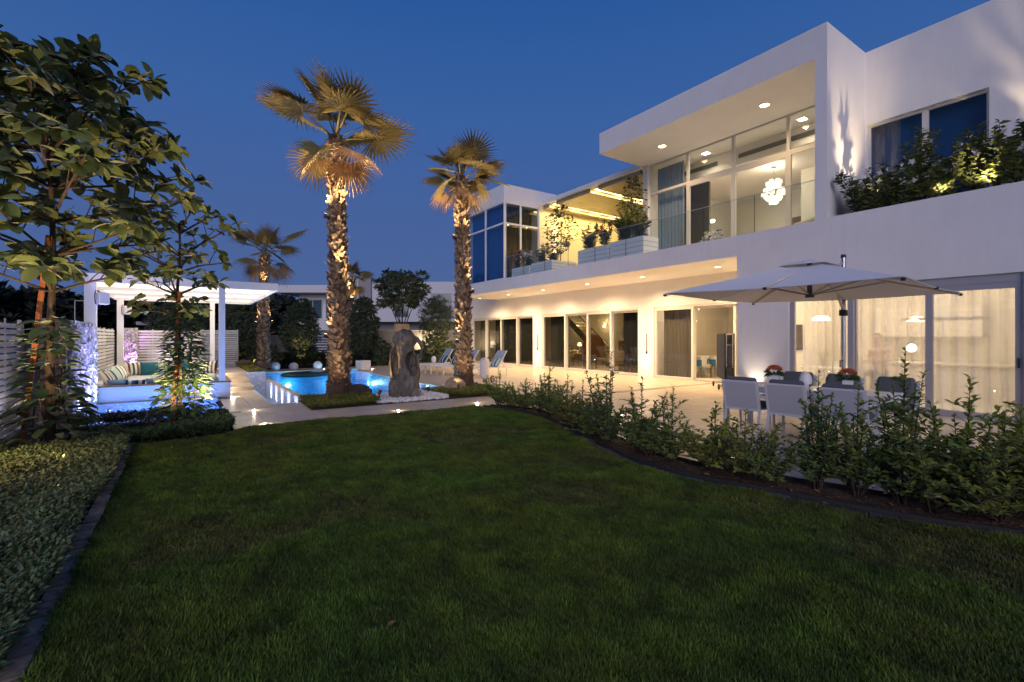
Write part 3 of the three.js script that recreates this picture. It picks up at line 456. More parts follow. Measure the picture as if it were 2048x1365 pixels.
// ------------------------------------------------------------------ rooms seen through the glass
const beige = std([0.55, 0.46, 0.33], 0.9), cream = std([0.6, 0.56, 0.48], 0.9), tan = std([0.36, 0.24, 0.12], 0.8), brown = std([0.14, 0.07, 0.035], 0.6), navy = std([0.03, 0.12, 0.25], 0.9);
// staircase room
{
  const s = thing('staircase', 'stone staircase with glass balustrade rising behind the living room', 'staircase', [19.3, 0.01, -18.2]);
  for (let i = 0; i < 14; i++) obj('step', bb(-0.6, 0.6, 0.06 + i * 0.2, 0.19 + i * 0.2, -0.35 - i * 0.27, 0.02 - i * 0.27), beige, s);
  obj('stringer', bar([-0.66, 0.1, 0], [-0.66, 2.9, -3.7], 0.06, 0.34), std([0.12, 0.1, 0.08], 0.6), s); obj('handrail', bar([-0.66, 1.05, 0.1], [-0.66, 3.65, -3.5], 0.05, 0.05), M.steel, s);
  for (let i = 0; i < 4; i++) { const g = geoOf([-0.66, 0.2 + i * 0.7, -i * 0.92, -0.66, 0.2 + (i + 1) * 0.7, -(i + 0.96) * 0.92, -0.66, 1.0 + (i + 1) * 0.7, -(i + 0.96) * 0.92, -0.66, 1.0 + i * 0.7, -i * 0.92], null, [0, 1, 2, 0, 2, 3]); obj('glass_pane', g, M.glassRail, s); }
  const ch = thing('round_back_chair', 'brown chair with tall round back by the stairs', 'chair', [17.3, 0.01, -17.7], -0.5);
  const sh = new THREE.Shape(); sh.moveTo(-0.55, 0.3); sh.lineTo(-0.55, 1.1); sh.absarc(0, 1.1, 0.55, PI, 0, true); sh.lineTo(0.55, 0.3); sh.closePath(); const bg = new THREE.ExtrudeGeometry(sh, { depth: 0.08, bevelEnabled: true, bevelSize: 0.02, bevelThickness: 0.02, bevelSegments: 2 }); bg.rotateX(-0.1); bg.translate(0, 0, -0.45); obj('backrest', bg, std([0.2, 0.085, 0.03], 0.6), ch); obj('seat', rb(1.0, 0.16, 0.8, 0.06, 0, 0.4, 0.05), tan, ch); for (const [x, z] of [[-0.42, -0.3], [0.42, -0.3], [-0.42, 0.38], [0.42, 0.38]]) obj('leg', cyl(0.02, 0.03, 0.34, x, 0, z, 8), brown, ch);
  const arm = (p, a, m, l) => { const t = thing('armchair', l, 'armchair', p, a); obj('seat', rb(0.72, 0.2, 0.68, 0.07, 0, 0.4, 0), m, t); obj('backrest', rb(0.74, 0.5, 0.14, 0.06, 0, 0.68, -0.32), m, t); for (const s of [-1, 1]) obj('armrest', rb(0.12, 0.28, 0.66, 0.05, s * 0.38, 0.54, 0), m, t); for (const [x, z] of [[-0.3, -0.28], [0.3, -0.28], [-0.3, 0.28], [0.3, 0.28]]) obj('leg', cyl(0.015, 0.025, 0.32, x, 0, z, 8), brown, t); return t; };
  arm([16.3, 0.01, -15.4], 2.4, tan, 'tan leather armchair behind the staircase room door'); arm([16.2, 0.01, -17.0], 0.7, std([0.16, 0.12, 0.12], 0.8), 'dark upholstered armchair facing the round-backed chair'); arm([17.6, 0.01, -19.4], 0.9, tan, 'tan armchair beside the cream sofa');
  const so = thing('sofa', 'cream three-seat sofa in the staircase room', 'sofa', [18.0, 0.01, -20.7], 0.1); obj('base', rb(2.2, 0.3, 0.9, 0.06, 0, 0.3, 0), cream, so); obj('backrest', rb(2.2, 0.45, 0.22, 0.08, 0, 0.62, -0.34), cream, so); for (const s of [-1, 1]) { obj('armrest', rb(0.2, 0.32, 0.9, 0.06, s * 1.1, 0.5, 0), cream, so); obj('cushion', rb(0.95, 0.16, 0.68, 0.06, s * 0.5, 0.52, 0.08), cream, so); }
  const co = thing('console_table', 'long wooden console table with metal legs in the staircase room', 'table', [17.0, 0.01, -19.35], 0.4); obj('tabletop', rb(1.3, 0.05, 0.4, 0.01, 0, 0.82, 0), beige, co); obj('shelf', rb(1.2, 0.3, 0.36, 0.01, 0, 0.63, 0), tan, co); for (const [x, z] of [[-0.6, -0.16], [0.6, -0.16], [-0.6, 0.16], [0.6, 0.16]]) obj('leg', bb(x - 0.012, x + 0.012, 0, 0.79, z - 0.012, z + 0.012), M.black, co);
  for (const [dx, h] of [[0, 0.42], [0.16, 0.3]]) { const l = thing('lantern', h > 0.4 ? 'tall black metal lantern on the console table' : 'short black metal lantern on the console table', 'lantern', [16.85 + dx, 0.865, -19.4 - dx * 0.3]); obj('base', rb(0.14, 0.02, 0.14, 0.005, 0, 0.01, 0), M.black, l); for (const [x, z] of [[-1, -1], [1, -1], [-1, 1], [1, 1]]) obj('post', bb(x * 0.06 - 0.005, x * 0.06 + 0.005, 0.02, h - 0.1, z * 0.06 - 0.005, z * 0.06 + 0.005), M.black, l); obj('roof', new THREE.ConeGeometry(0.11, 0.12, 4).rotateY(PI / 4).translate(0, h - 0.04, 0), M.black, l); }
  const tl = thing('table_lamp', 'small lit table lamp beside the console in the staircase room', 'lamp', [17.5, 0.865, -19.2]); obj('base', cyl(0.06, 0.02, 0.22, 0, 0, 0, 12), M.steel, tl); obj('lamp_shade', new THREE.CylinderGeometry(0.08, 0.13, 0.18, 18, 1, true).translate(0, 0.31, 0), emit(WARM, 3), tl); point([17.5, 1.18, -19.2], WARM, 1.6, 3);
  const st = thing('side_stand', 'slim dark pedestal carrying the white bust', 'pedestal', [16.6, 0.01, -15.3]); obj('column', rb(0.28, 1.35, 0.28, 0.01, 0, 0.7, 0), brown, st);
  const bu = thing('bust', 'white sculpted bust behind the staircase room door', 'sculpture', [16.6, 1.39, -15.3], -1.9); obj('torso', new THREE.LatheGeometry([[0.001, 0], [0.12, 0], [0.15, 0.06], [0.2, 0.18], [0.17, 0.26], [0.07, 0.32], [0.06, 0.4], [0.11, 0.46], [0.12, 0.55], [0.08, 0.64], [0.001, 0.67]].map(([x, y]) => new THREE.Vector2(x, y)), 18).scale(1, 1, 0.75), std([0.7, 0.66, 0.58], 0.5), bu);
  for (const [x, z, l] of [[20.57, -20.2, 'bird-shaped lit wall lamp over the stairs'], [20.57, -22.6, 'bird-shaped lit wall lamp beside the upper stairs']]) { const w = thing('wall_lamp', l, 'lamp', [x, 2.25, z]); obj('plate', rb(0.03, 0.12, 0.08, 0.01, -0.015, 0, 0), M.white, w); obj('lamp_shade', new THREE.ConeGeometry(0.12, 0.3, 10).rotateX(0.5).translate(-0.14, 0.02, 0), emit(WARM, 2.5), w); point([x - 0.2, 2.3, z], WARM, 1.5, 3); }
  for (const [x, z] of [[17.2, -16.6], [18.6, -20.5], [17.0, -23.5]]) downlight(x, SOF - 0.004, z, 'round downlight in the living room ceiling', 'living room downlights', 11, 0.08, 1.3);
  const pouf = thing('pouf', 'round cream pouf on the living room floor', 'stool', [16.2, 0.01, -13.9]); obj('body', new THREE.SphereGeometry(0.3, 20, 12).scale(1, 0.75, 1).translate(0, 0.22, 0), cream, pouf);
  const rug = thing('rug', 'pale rug under the armchairs', 'rug', [17.2, 0.012, -17]); obj('pile', rb(2.6, 0.012, 3, 0.005, 0, 0.007, 0), cream, rug);
}
// dining room
{
  const shell = (p, a, l) => { const t = thing('dining_chair', l, 'chair', p, a, 'blue and white dining chairs'); const pts = []; for (let i = 0; i <= 10; i++) pts.push(i); const g = new THREE.CylinderGeometry(0.32, 0.26, 0.36, 20, 1, true, 0.5 * PI, PI).translate(0, 0.64, 0); obj('backrest', g, std([0.66, 0.62, 0.56], 0.9, { side }), t); const g2 = new THREE.CylinderGeometry(0.325, 0.275, 0.26, 20, 1, true, 0.45 * PI, 1.1 * PI).translate(0, 0.56, 0); g2.scale(1.03, 1, 1.03); obj('outer_shell', g2, std([0.04, 0.17, 0.32], 0.9, { side }), t); obj('seat', cyl(0.25, 0.27, 0.1, 0, 0.4, 0, 20), cream, t); for (const [x, z] of [[-0.2, -0.2], [0.2, -0.2], [-0.2, 0.2], [0.2, 0.2]]) obj('leg', cyl(0.012, 0.02, 0.4, x, 0, z, 8), brown, t); };
  shell([16.35, 0.01, -10.95], 0.2, 'blue and white tub chair at the dining table'); shell([16.95, 0.01, -10.75], 0.2, 'blue and white tub chair at the dining table'); shell([17.7, 0.01, -10.7], 0, 'blue and white tub chair at the dining table');
  const tb = thing('dining_table', 'white dining table inside the villa', 'table', [16.9, 0.01, -11.7]); obj('tabletop', rb(2.2, 0.05, 0.95, 0.015, 0, 0.74, 0), M.white, tb); obj('leg', cyl(0.28, 0.1, 0.71, -0.6, 0, 0, 16), M.white, tb); obj('leg', cyl(0.28, 0.1, 0.71, 0.6, 0, 0, 16), M.white, tb);
  const c = thing('crystal_pendant', 'white cascading pendant lamp over the inner dining table', 'lamp', [16.5, 0.01, -11.6]); const r = rng(4); obj('cable', cyl(0.008, 0.008, 1.1, 0, 2.6, 0, 6), M.steel, c); for (let i = 0; i < 26; i++) { const a = r() * 6.28, q = r() * 0.28; obj('glass_drop', new THREE.OctahedronGeometry(0.045 + r() * 0.03, 0).scale(1, 1.6, 1).translate(Math.cos(a) * q, 1.9 + r() * 0.8, Math.sin(a) * q), emit(NEUTRAL, 1.2), c); } point([16.5, 2.3, -11.6], NEUTRAL, 3, 8);
  downlight(17.5, SOF - 0.004, -10.2, 'round downlight in the dining room ceiling', null, 16, 0.08, 1.3); area([17.6, 3.68, -10.2], [17.6, 0, -10.2], 2.5, 2, WARM, 1.2);
  const lp = thing('ceiling_light_panel', 'square warm ceiling panel in the dining room', 'lamp', [17.6, 3.715, -10.2]); obj('frame', bb(-1.27, 1.27, -0.001, 0.012, -1.02, 1.02), M.white, lp); obj('lamp_panel', bb(-1.25, 1.25, -0.012, -0.002, -1.0, 1.0), emit(WARM, 1.2), lp);
}
// kitchen behind the sheer curtains
{
  const white = std([0.7, 0.67, 0.62], 0.4), oven = std([0.04, 0.035, 0.035], 0.25);
  for (const [x, z] of [[13.5, -5.6], [13.7, -3.4], [13.7, -1.3], [15.6, -5.0], [15.6, -2.4]]) { const lp = thing('ceiling_light_panel', 'square warm ceiling panel in the kitchen', 'lamp', [x, 3.715, z], 0, 'kitchen ceiling panels'); obj('frame', bb(-0.33, 0.33, -0.001, 0.012, -0.33, 0.33), M.white, lp); obj('lamp_panel', bb(-0.3, 0.3, -0.012, -0.002, -0.3, 0.3), emit([1, 0.82, 0.63], 5), lp); area([x, 3.69, z], [x, 0, z], 0.6, 0.6, [1, 0.8, 0.6], 19); }
  const isl = thing('kitchen_island', 'white kitchen island with pale worktop', 'counter', [15.2, 0.012, -3.4]); obj('cabinet', rb(0.9, 0.86, 2.4, 0.01, 0, 0.43, 0), white, isl); obj('worktop', rb(1.0, 0.05, 2.5, 0.01, 0, 0.89, 0), cream, isl);
  const base = thing('kitchen_cupboards', 'row of white base cupboards with dark worktop along the kitchen wall', 'cupboard', [17.05, 0.012, -3.0]); for (let i = 0; i < 6; i++) obj('door', rb(0.6, 0.8, 0.76, 0.008, 0.02, 0.42, -2.3 + i * 0.78), white, base); obj('worktop', rb(0.66, 0.04, 4.7, 0.008, 0, 0.85, -0.35), std([0.12, 0.1, 0.09], 0.3), base);
  const wall = thing('wall_cupboards', 'white wall cupboards beside the extractor hood', 'cupboard', [17.2, 1.55, -3.0]); for (let i = 0; i < 3; i++) obj('door', rb(0.36, 0.85, 0.76, 0.008, 0, 0.43, -2.3 + i * 0.78), white, wall);
  const hood = thing('extractor_hood', 'flat dark extractor hood over the kitchen island', 'hood', [15.3, 2.0, -3.7]); obj('canopy', rb(0.55, 0.07, 1.5, 0.01, 0, 0, 0), std([0.2, 0.18, 0.16], 0.4), hood); obj('duct', bb(-0.14, 0.14, 0.036, 1.715, -0.16, 0.16), M.white, hood);
  const ov = thing('oven_tower', 'tall cupboard with two dark built-in ovens', 'oven', [16.9, 0.012, -1.9]); obj('cabinet', rb(0.7, 2.3, 1.3, 0.01, 0.05, 1.15, 0), white, ov); obj('oven', rb(0.04, 0.5, 0.6, 0.01, -0.31, 1.55, 0), oven, ov); obj('oven', rb(0.04, 0.5, 0.6, 0.01, -0.31, 0.95, 0), oven, ov);
  const tv = thing('wall_screen', 'dark flat screen on the kitchen side wall', 'television', [14.6, 1.55, -6.85]); obj('body', rb(1.2, 0.75, 0.05, 0.01, 0, 0, 0), std([0.07, 0.06, 0.055], 0.3), tv);
  const tb = thing('breakfast_table', 'round white breakfast table in the kitchen window', 'table', [13.8, 0.012, -5.75]); obj('tabletop', cyl(0.5, 0.5, 0.035, 0, 0.72, 0, 28), M.white, tb); obj('column', cyl(0.05, 0.04, 0.72, 0, 0, 0, 12), M.white, tb); obj('foot', cyl(0.28, 0.25, 0.02, 0, 0, 0, 20), M.white, tb);
  for (const [x, z, a, l] of [[13.5, -5.0, 2.9, 'white shell chair at the breakfast table, nearer the island'], [14.6, -5.6, -1.6, 'white shell chair behind the breakfast table']]) { const t = thing('shell_chair', l, 'chair', [x, 0.012, z], a, 'white kitchen chairs'); obj('seat', new THREE.SphereGeometry(0.25, 18, 8, 0, 6.28, PI * 0.62, PI * 0.38).scale(1, 0.7, 1).translate(0, 0.6, 0), M.white, t); obj('backrest', new THREE.CylinderGeometry(0.26, 0.24, 0.42, 16, 1, true, 0.6 * PI, 0.8 * PI).translate(0, 0.66, 0), std([0.7, 0.7, 0.68], 0.5, { side }), t); for (const [u, v] of [[-0.2, -0.2], [0.2, -0.2], [-0.2, 0.2], [0.2, 0.2]]) obj('leg', bar([u * 0.6, 0.42, v * 0.6], [u, 0, v], 0.022), M.oak, t); }
  const pend = (x, y, z, l, k) => { const p = thing('pendant_lamp', l, 'lamp', [x, y, z]); obj('cable', cyl(0.005, 0.005, 3.72 - y - 0.1, 0, 0.1, 0, 6), M.white, p); obj('lamp_shade', new THREE.SphereGeometry(0.17, 20, 10, 0, 6.28, 0, PI / 2).scale(1.25, 0.75, 1.25), emit([1, 0.8, 0.58], 3.2), p); point([x, y + 0.05, z], WARM, k, 4); };
  pend(13.8, 2.0, -5.8, 'white dome pendant lamp over the breakfast table', 3); pend(15.2, 1.95, -4.2, 'white dome pendant lamp over the kitchen island', 3);
  const tl = thing('globe_lamp', 'small glowing globe lamp on the kitchen island', 'lamp', [15.2, 0.93, -4.3]); obj('base', cyl(0.06, 0.05, 0.03, 0, 0, 0, 12), M.steel, tl); obj('lamp_globe', new THREE.SphereGeometry(0.11, 16, 12).translate(0, 0.35, 0), emit([1, 0.8, 0.6], 4), tl); obj('stem', cyl(0.012, 0.012, 0.22, 0, 0.03, 0, 8), M.steel, tl); point([15.2, 1.28, -4.3], WARM, 1.5, 4);
}
// person sitting at the kitchen window
{
  const cap = (x, y, z, a, b, ra, rb2) => { const px = x - a[0], py = y - a[1], pz = z - a[2], bx = b[0] - a[0], by = b[1] - a[1], bz = b[2] - a[2], t = clamp((px * bx + py * by + pz * bz) / (bx * bx + by * by + bz * bz), 0, 1); return Math.hypot(px - bx * t, py - by * t, pz - bz * t) - lerp(ra, rb2, t); }, sm = (a, b, k) => { const h = clamp(0.5 + 0.5 * (b - a) / k, 0, 1); return lerp(b, a, h) - k * h * (1 - h); };
  const bones = [[[0, 0.66, 0], [0, 0.95, 0.03], 0.15, 0.14], [[0, 0.95, 0.03], [0, 1.2, 0.08], 0.14, 0.13], [[-0.15, 1.22, 0.08], [0.15, 1.22, 0.08], 0.075, 0.075], [[0, 1.26, 0.09], [0, 1.38, 0.12], 0.055, 0.05], [[-0.09, 0.66, 0.02], [-0.12, 0.66, 0.42], 0.09, 0.065], [[0.09, 0.66, 0.02], [0.12, 0.66, 0.42], 0.09, 0.065], [[-0.12, 0.66, 0.42], [-0.12, 0.3, 0.38], 0.062, 0.045], [[0.12, 0.66, 0.42], [0.12, 0.3, 0.38], 0.062, 0.045], [[-0.12, 0.28, 0.38], [-0.12, 0.26, 0.52], 0.04, 0.03], [[0.12, 0.28, 0.38], [0.12, 0.26, 0.52], 0.04, 0.03], [[-0.18, 1.21, 0.08], [-0.24, 0.98, 0.16], 0.055, 0.045], [[-0.24, 0.98, 0.16], [-0.12, 0.95, 0.4], 0.042, 0.03], [[0.18, 1.21, 0.08], [0.24, 0.98, 0.16], 0.055, 0.045], [[0.24, 0.98, 0.16], [0.12, 0.95, 0.4], 0.042, 0.03], ...[-1, 1].flatMap(s => [[[s * 0.12, 0.95, 0.4], [s * 0.08, 0.95, 0.46], 0.03, 0.028], ...[-0.024, -0.008, 0.008, 0.024].map((o, i) => [[s * 0.08 + o, 0.95, 0.47], [s * 0.08 + o, 0.935, 0.535 - Math.abs(i - 1.5) * 0.008], 0.009, 0.008]), [[s * 0.1 - s * 0.05, 0.95, 0.43], [s * 0.1 - s * 0.075, 0.945, 0.48], 0.011, 0.009]])];
  const body = solid((x, y, z) => { let d = 9; for (const [a, b, ra, rb2] of bones) d = sm(d, cap(x, y, z, a, b, ra, rb2), ra < 0.02 ? 0.008 : 0.04); const hx = x / 0.078, hy = (y - 1.5) / 0.115, hz = (z - 0.13) / 0.095; d = sm(d, (Math.sqrt(hx * hx + hy * hy + hz * hz) - 1) * 0.078, 0.03); d = sm(d, cap(x, y, z, [0, 1.5, 0.215], [0, 1.475, 0.238], 0.012, 0.016), 0.015); for (const s of [-1, 1]) { d = sm(d, cap(x, y, z, [s * 0.08, 1.51, 0.13], [s * 0.08, 1.48, 0.13], 0.014, 0.012), 0.01); } return d; }, [0, 0.9, 0.15], 0.78, 92);
  const pc = body.attributes.position, col = []; for (let i = 0; i < pc.count; i++) { const x = pc.getX(i), y = pc.getY(i), z = pc.getZ(i), skin = y > 1.29 || (z > 0.28 && y > 0.85 && y < 1.05) || y < 0.3; col.push(...(skin ? [0.5, 0.3, 0.21] : y > 0.74 ? [0.6, 0.42, 0.38] : [0.12, 0.12, 0.15])); } body.setAttribute('color', new THREE.Float32BufferAttribute(col, 3));
  const pr = thing('person', 'seated person in a pale pink top behind the sheer kitchen curtain', 'person', [14.0, 0.012, -4.55], -1.9); obj('body', body, std([1, 1, 1], 0.8, { vertexColors: true }), pr);
  obj('hair', solid((x, y, z) => { const a = Math.sqrt((x / 0.09) ** 2 + ((y - 1.525) / 0.12) ** 2 + ((z - 0.115) / 0.105) ** 2) - 1, cutd = (z - 0.16) + (y - 1.56) * -0.6; return Math.max(a * 0.09, cutd); }, [0, 1.5, 0.12], 0.2, 40), std([0.05, 0.03, 0.02], 0.7), pr);
  for (const s of [-1, 1]) obj('eye', new THREE.SphereGeometry(0.01, 8, 6).translate(s * 0.03, 1.51, 0.213), M.black, pr); obj('mouth', rb(0.045, 0.008, 0.01, 0.003, 0, 1.44, 0.212), std([0.4, 0.12, 0.1], 0.6), pr);
  const st = thing('bar_stool', 'tall stool under the seated person', 'stool', [14.0, 0.012, -4.55], -1.9); obj('seat', cyl(0.17, 0.18, 0.05, 0, 0.5, 0.03, 20), M.oak, st); for (const [u, v] of [[-0.13, -0.1], [0.13, -0.1], [-0.13, 0.16], [0.13, 0.16]]) obj('leg', bar([u * 0.8, 0.5, v], [u * 1.2, 0, v * 1.2], 0.025), M.oak, st); obj('foot_rest', bar([-0.14, 0.22, 0.2], [0.14, 0.22, 0.2], 0.02), M.steel, st);
}
// upper room
{
  const c = thing('chandelier', 'large white chandelier of glass blocks in the upper room', 'chandelier', [17, 6.1, -8.65]), r = rng(9);
  obj('cable', cyl(0.01, 0.01, 0.45, 0, 1.0, 0, 8), M.steel, c); obj('ceiling_rose', cyl(0.1, 0.1, 0.04, 0, 1.4, 0, 18), M.steel, c); obj('stem', cyl(0.015, 0.015, 0.9, 0, 0.12, 0, 8), M.steel, c);
  const blk = new RoundedBoxGeometry(0.115, 0.115, 0.115, 2, 0.012), gm = emit([1, 0.86, 0.68], 0.75, [0.85, 0.85, 0.82]);
  [[0.1, 0.2, 4], [0.22, 0.33, 7], [0.34, 0.46, 9], [0.28, 0.6, 7], [0.18, 0.74, 6], [0.2, 0.86, 6]].forEach(([q, y, n], k) => { for (let i = 0; i < n; i++) { const a = i / n * 6.283 + k * 0.4, m = obj('glass_block', blk, gm, c); m.position.set(Math.cos(a) * q, y + (r() - 0.5) * 0.06, Math.sin(a) * q); m.rotation.y = -a + (r() - 0.5) * 0.3; } });
  for (const y of [6.2, 6.9, 7.25]) point([17, y, -8.65], NEUTRAL, 1.5, 10);
  for (const [x, z] of [[15.2, -10.1], [15.2, -6.9]]) { const t = thing('square_downlight', z < -8 ? 'square downlight behind the upper glass beside the curtain' : 'square downlight behind the upper glass beside the side wall', 'lamp', [x, 8.08, z]); obj('trim', bb(-0.12, 0.12, -0.02, 0, -0.12, 0.12), M.white, t); obj('lamp_lens', bb(-0.1, 0.1, -0.03, -0.021, -0.1, 0.1), emit(NEUTRAL, 12), t); spot([x, 8.03, z], [x, 0, z], NEUTRAL, 5, 1.2, 0.9, 3); }
  for (const [x, z] of [[17.0, -11.2], [18.6, -6.5], [19.2, -10]]) downlight(x, 7.545, z, 'round downlight in the upper room ceiling', 'upper room downlights', 4, 0.07, 1.3, NEUTRAL);
  const so = thing('upper_sofa', 'pale sofa seen at an angle in the upper room', 'sofa', [15.6, SLAB, -6.9], -0.5); obj('base', rb(0.95, 0.4, 2.2, 0.08, 0, 0.22, 0), cream, so); obj('backrest', rb(0.26, 0.85, 2.2, 0.1, 0.35, 0.55, 0), cream, so); for (const s of [-1, 1]) obj('armrest', rb(0.9, 0.6, 0.22, 0.08, 0, 0.42, s * 1.05), cream, so);
  const sc = thing('wall_sconce', 'small round wall lamp behind the flowers in the upper room', 'lamp', [16.65, 6.0, -10.86]); obj('plate', bb(-0.06, 0.06, -0.08, 0.08, 0, 0.02), M.white, sc); obj('lamp_lens', new THREE.SphereGeometry(0.07, 12, 8).translate(0, 0, 0.09), emit(WARM, 5), sc); point([16.65, 6.0, -10.68], WARMER, 1.6, 3);
}
// ------------------------------------------------------------------ terrace furniture
function terraceChair(label) {
  const t = thing('terrace_chair', label, 'chair', [0, 0, 0], 0, 'terrace dining chairs'), m = std([0.62, 0.62, 0.63], 0.4);
  // chair faces +z; back at -z
  for (const s of [-1, 1]) { obj('leg', bar([s * 0.27, 0.0, 0.26], [s * 0.27, 0.63, 0.2], 0.038, 0.022), m, t); obj('leg', bar([s * 0.27, 0.0, -0.3], [s * 0.265, 0.44, -0.23], 0.042, 0.024), m, t); obj('back_post', bar([s * 0.265, 0.44, -0.23], [s * 0.265, 0.86, -0.33], 0.04, 0.024), m, t); obj('armrest', [bar([s * 0.275, 0.64, 0.26], [s * 0.275, 0.66, -0.27], 0.042, 0.022)], m, t); }
  obj('seat', [rb(0.53, 0.025, 0.5, 0.01, 0, 0.43, 0.0)], M.greyMesh, t);
  const g = rb(0.5, 0.42, 0.014, 0.005, 0, 0.21, 0); g.rotateX(-0.235); g.translate(0, 0.44, -0.235); obj('backrest', g, M.greyMesh, t);
  obj('frame', [bar([-0.265, 0.86, -0.33], [0.265, 0.86, -0.33], 0.026, 0.026), bar([-0.265, 0.415, -0.24], [0.265, 0.415, -0.24], 0.03, 0.026), bar([-0.265, 0.415, 0.24], [0.265, 0.415, 0.24], 0.03, 0.026)], m, t);
  const c = rb(0.46, 0.075, 0.46, 0.035, 0, 0.487, 0.02, 3); obj('seat_cushion', c, M.greyCushion, t);
  const b = rb(0.48, 0.44, 0.09, 0.045, 0, 0.24, 0, 3); b.rotateX(-0.25); b.translate(0, 0.48, -0.165); obj('back_cushion', b, M.greyCushion, t);
  return t;
}
{
  const zs = [-4.2, -3.5, -2.78], where = ['toward the villa doors', 'in the middle', 'toward the near table end'];
  const c0 = terraceChair('pale mesh armchair on the lawn side of the table, ' + where[0]); c0.position.set(7.5, 0, zs[0]); c0.rotation.y = PI / 2 + 0.05;
  for (let i = 1; i < 3; i++) copy(c0, [7.5 - 0.02 * i, 0, zs[i]], PI / 2 - 0.03 * i, 'pale mesh armchair on the lawn side of the table, ' + where[i]);
  for (let i = 0; i < 3; i++) copy(c0, [8.92, 0, zs[i] - 0.02], -PI / 2 + 0.04 * (i - 1), 'pale mesh armchair on the villa side of the table, ' + where[i]);
  const t = thing('terrace_table', 'long white terrace dining table under the parasol', 'table', [8.1, 0, -3.65]), m = std([0.66, 0.65, 0.64], 0.35);
  for (let i = 0; i < 6; i++) obj('top_slat', rb(0.138, 0.024, 2.3, 0.004, -0.355 + i * 0.142, 0.738, 0), m, t);
  obj('frame', [bb(-0.42, 0.42, 0.655, 0.724, -1.14, -1.1), bb(-0.42, 0.42, 0.655, 0.724, 1.1, 1.14), bb(-0.42, -0.385, 0.655, 0.724, -1.1, 1.1), bb(0.385, 0.42, 0.655, 0.724, -1.1, 1.1)], m, t);
  for (const x of [-1, 1]) for (const z of [-1, 1]) obj('leg', rb(0.075, 0.654, 0.075, 0.006, x * 0.375, 0.327, z * 1.085), m, t);
  // flower pots and the egg-shaped ornament
  const bloom = (() => { const r = rng(3), l = []; const petal = leafGeo(0.5, 0.28, 0.1, 2); for (let i = 0; i < 170; i++) { const a = r() * 6.28, e = 0.25 + r() * 1.2, d = V3(Math.cos(a) * Math.cos(e), Math.sin(e), Math.sin(a) * Math.cos(e)); l.push([d.clone().multiplyScalar(0.08 + r() * 0.02).setY(d.y * 0.07 + 0.03), quatTo(d.clone().lerp(V3(0, 1, 0), 0.3), r() * 6), 0.11, [0.42 + r() * 0.2, 0.1 + r() * 0.08, 0.03 + r() * 0.03]]); } return scatter(petal, l); })();
  const leafy = (() => { const r = rng(13), l = []; const g = leafGeo(1, 0.5, 0.2, 2); for (let i = 0; i < 40; i++) { const a = r() * 6.28, d = V3(Math.cos(a), 0.25 - r() * 0.7, Math.sin(a)); l.push([V3(Math.cos(a) * 0.05, 0.02 + r() * 0.03, Math.sin(a) * 0.05), quatTo(d, r()), 0.1 + r() * 0.04, [0.03, 0.075 + r() * 0.04, 0.02]]); } return scatter(g, l); })();
  for (const [z, l] of [[-4.12, 'white square pot of orange flowers, at the table end toward the villa doors'], [-3.05, 'white square pot of orange flowers, at the table end toward the kitchen windows']]) { const p = thing('flower_pot', l, 'flower pot', [8.12, 0.751, z], 0.3); obj('pot', new THREE.CylinderGeometry(0.095, 0.08, 0.16, 4, 1).rotateY(PI / 4).translate(0, 0.08, 0), std([0.72, 0.71, 0.7], 0.35, { flatShading: true }), p); const b = obj('flowers', bloom, std([1, 1, 1], 0.7, { vertexColors: true, side }), p); b.position.y = 0.19; const f = obj('leaves', leafy, std([1, 1, 1], 0.6, { vertexColors: true, side }), p); f.position.y = 0.17; }
  const e = thing('egg_lantern', 'white egg-shaped ornament standing on the terrace table', 'ornament', [8.08, 0.751, -3.62]); obj('shell', new THREE.LatheGeometry(steps(0, 1, 22).map(k => { const a = k * PI; return new THREE.Vector2(Math.max(0.0005, Math.sin(a) * 0.09 * (1 + 0.12 * Math.cos(a))), 0.132 - Math.cos(a) * 0.128); }), 28), std([0.74, 0.73, 0.72], 0.4), e); obj('foot', cyl(0.05, 0.045, 0.012, 0, 0, 0, 16), M.white, e);
}
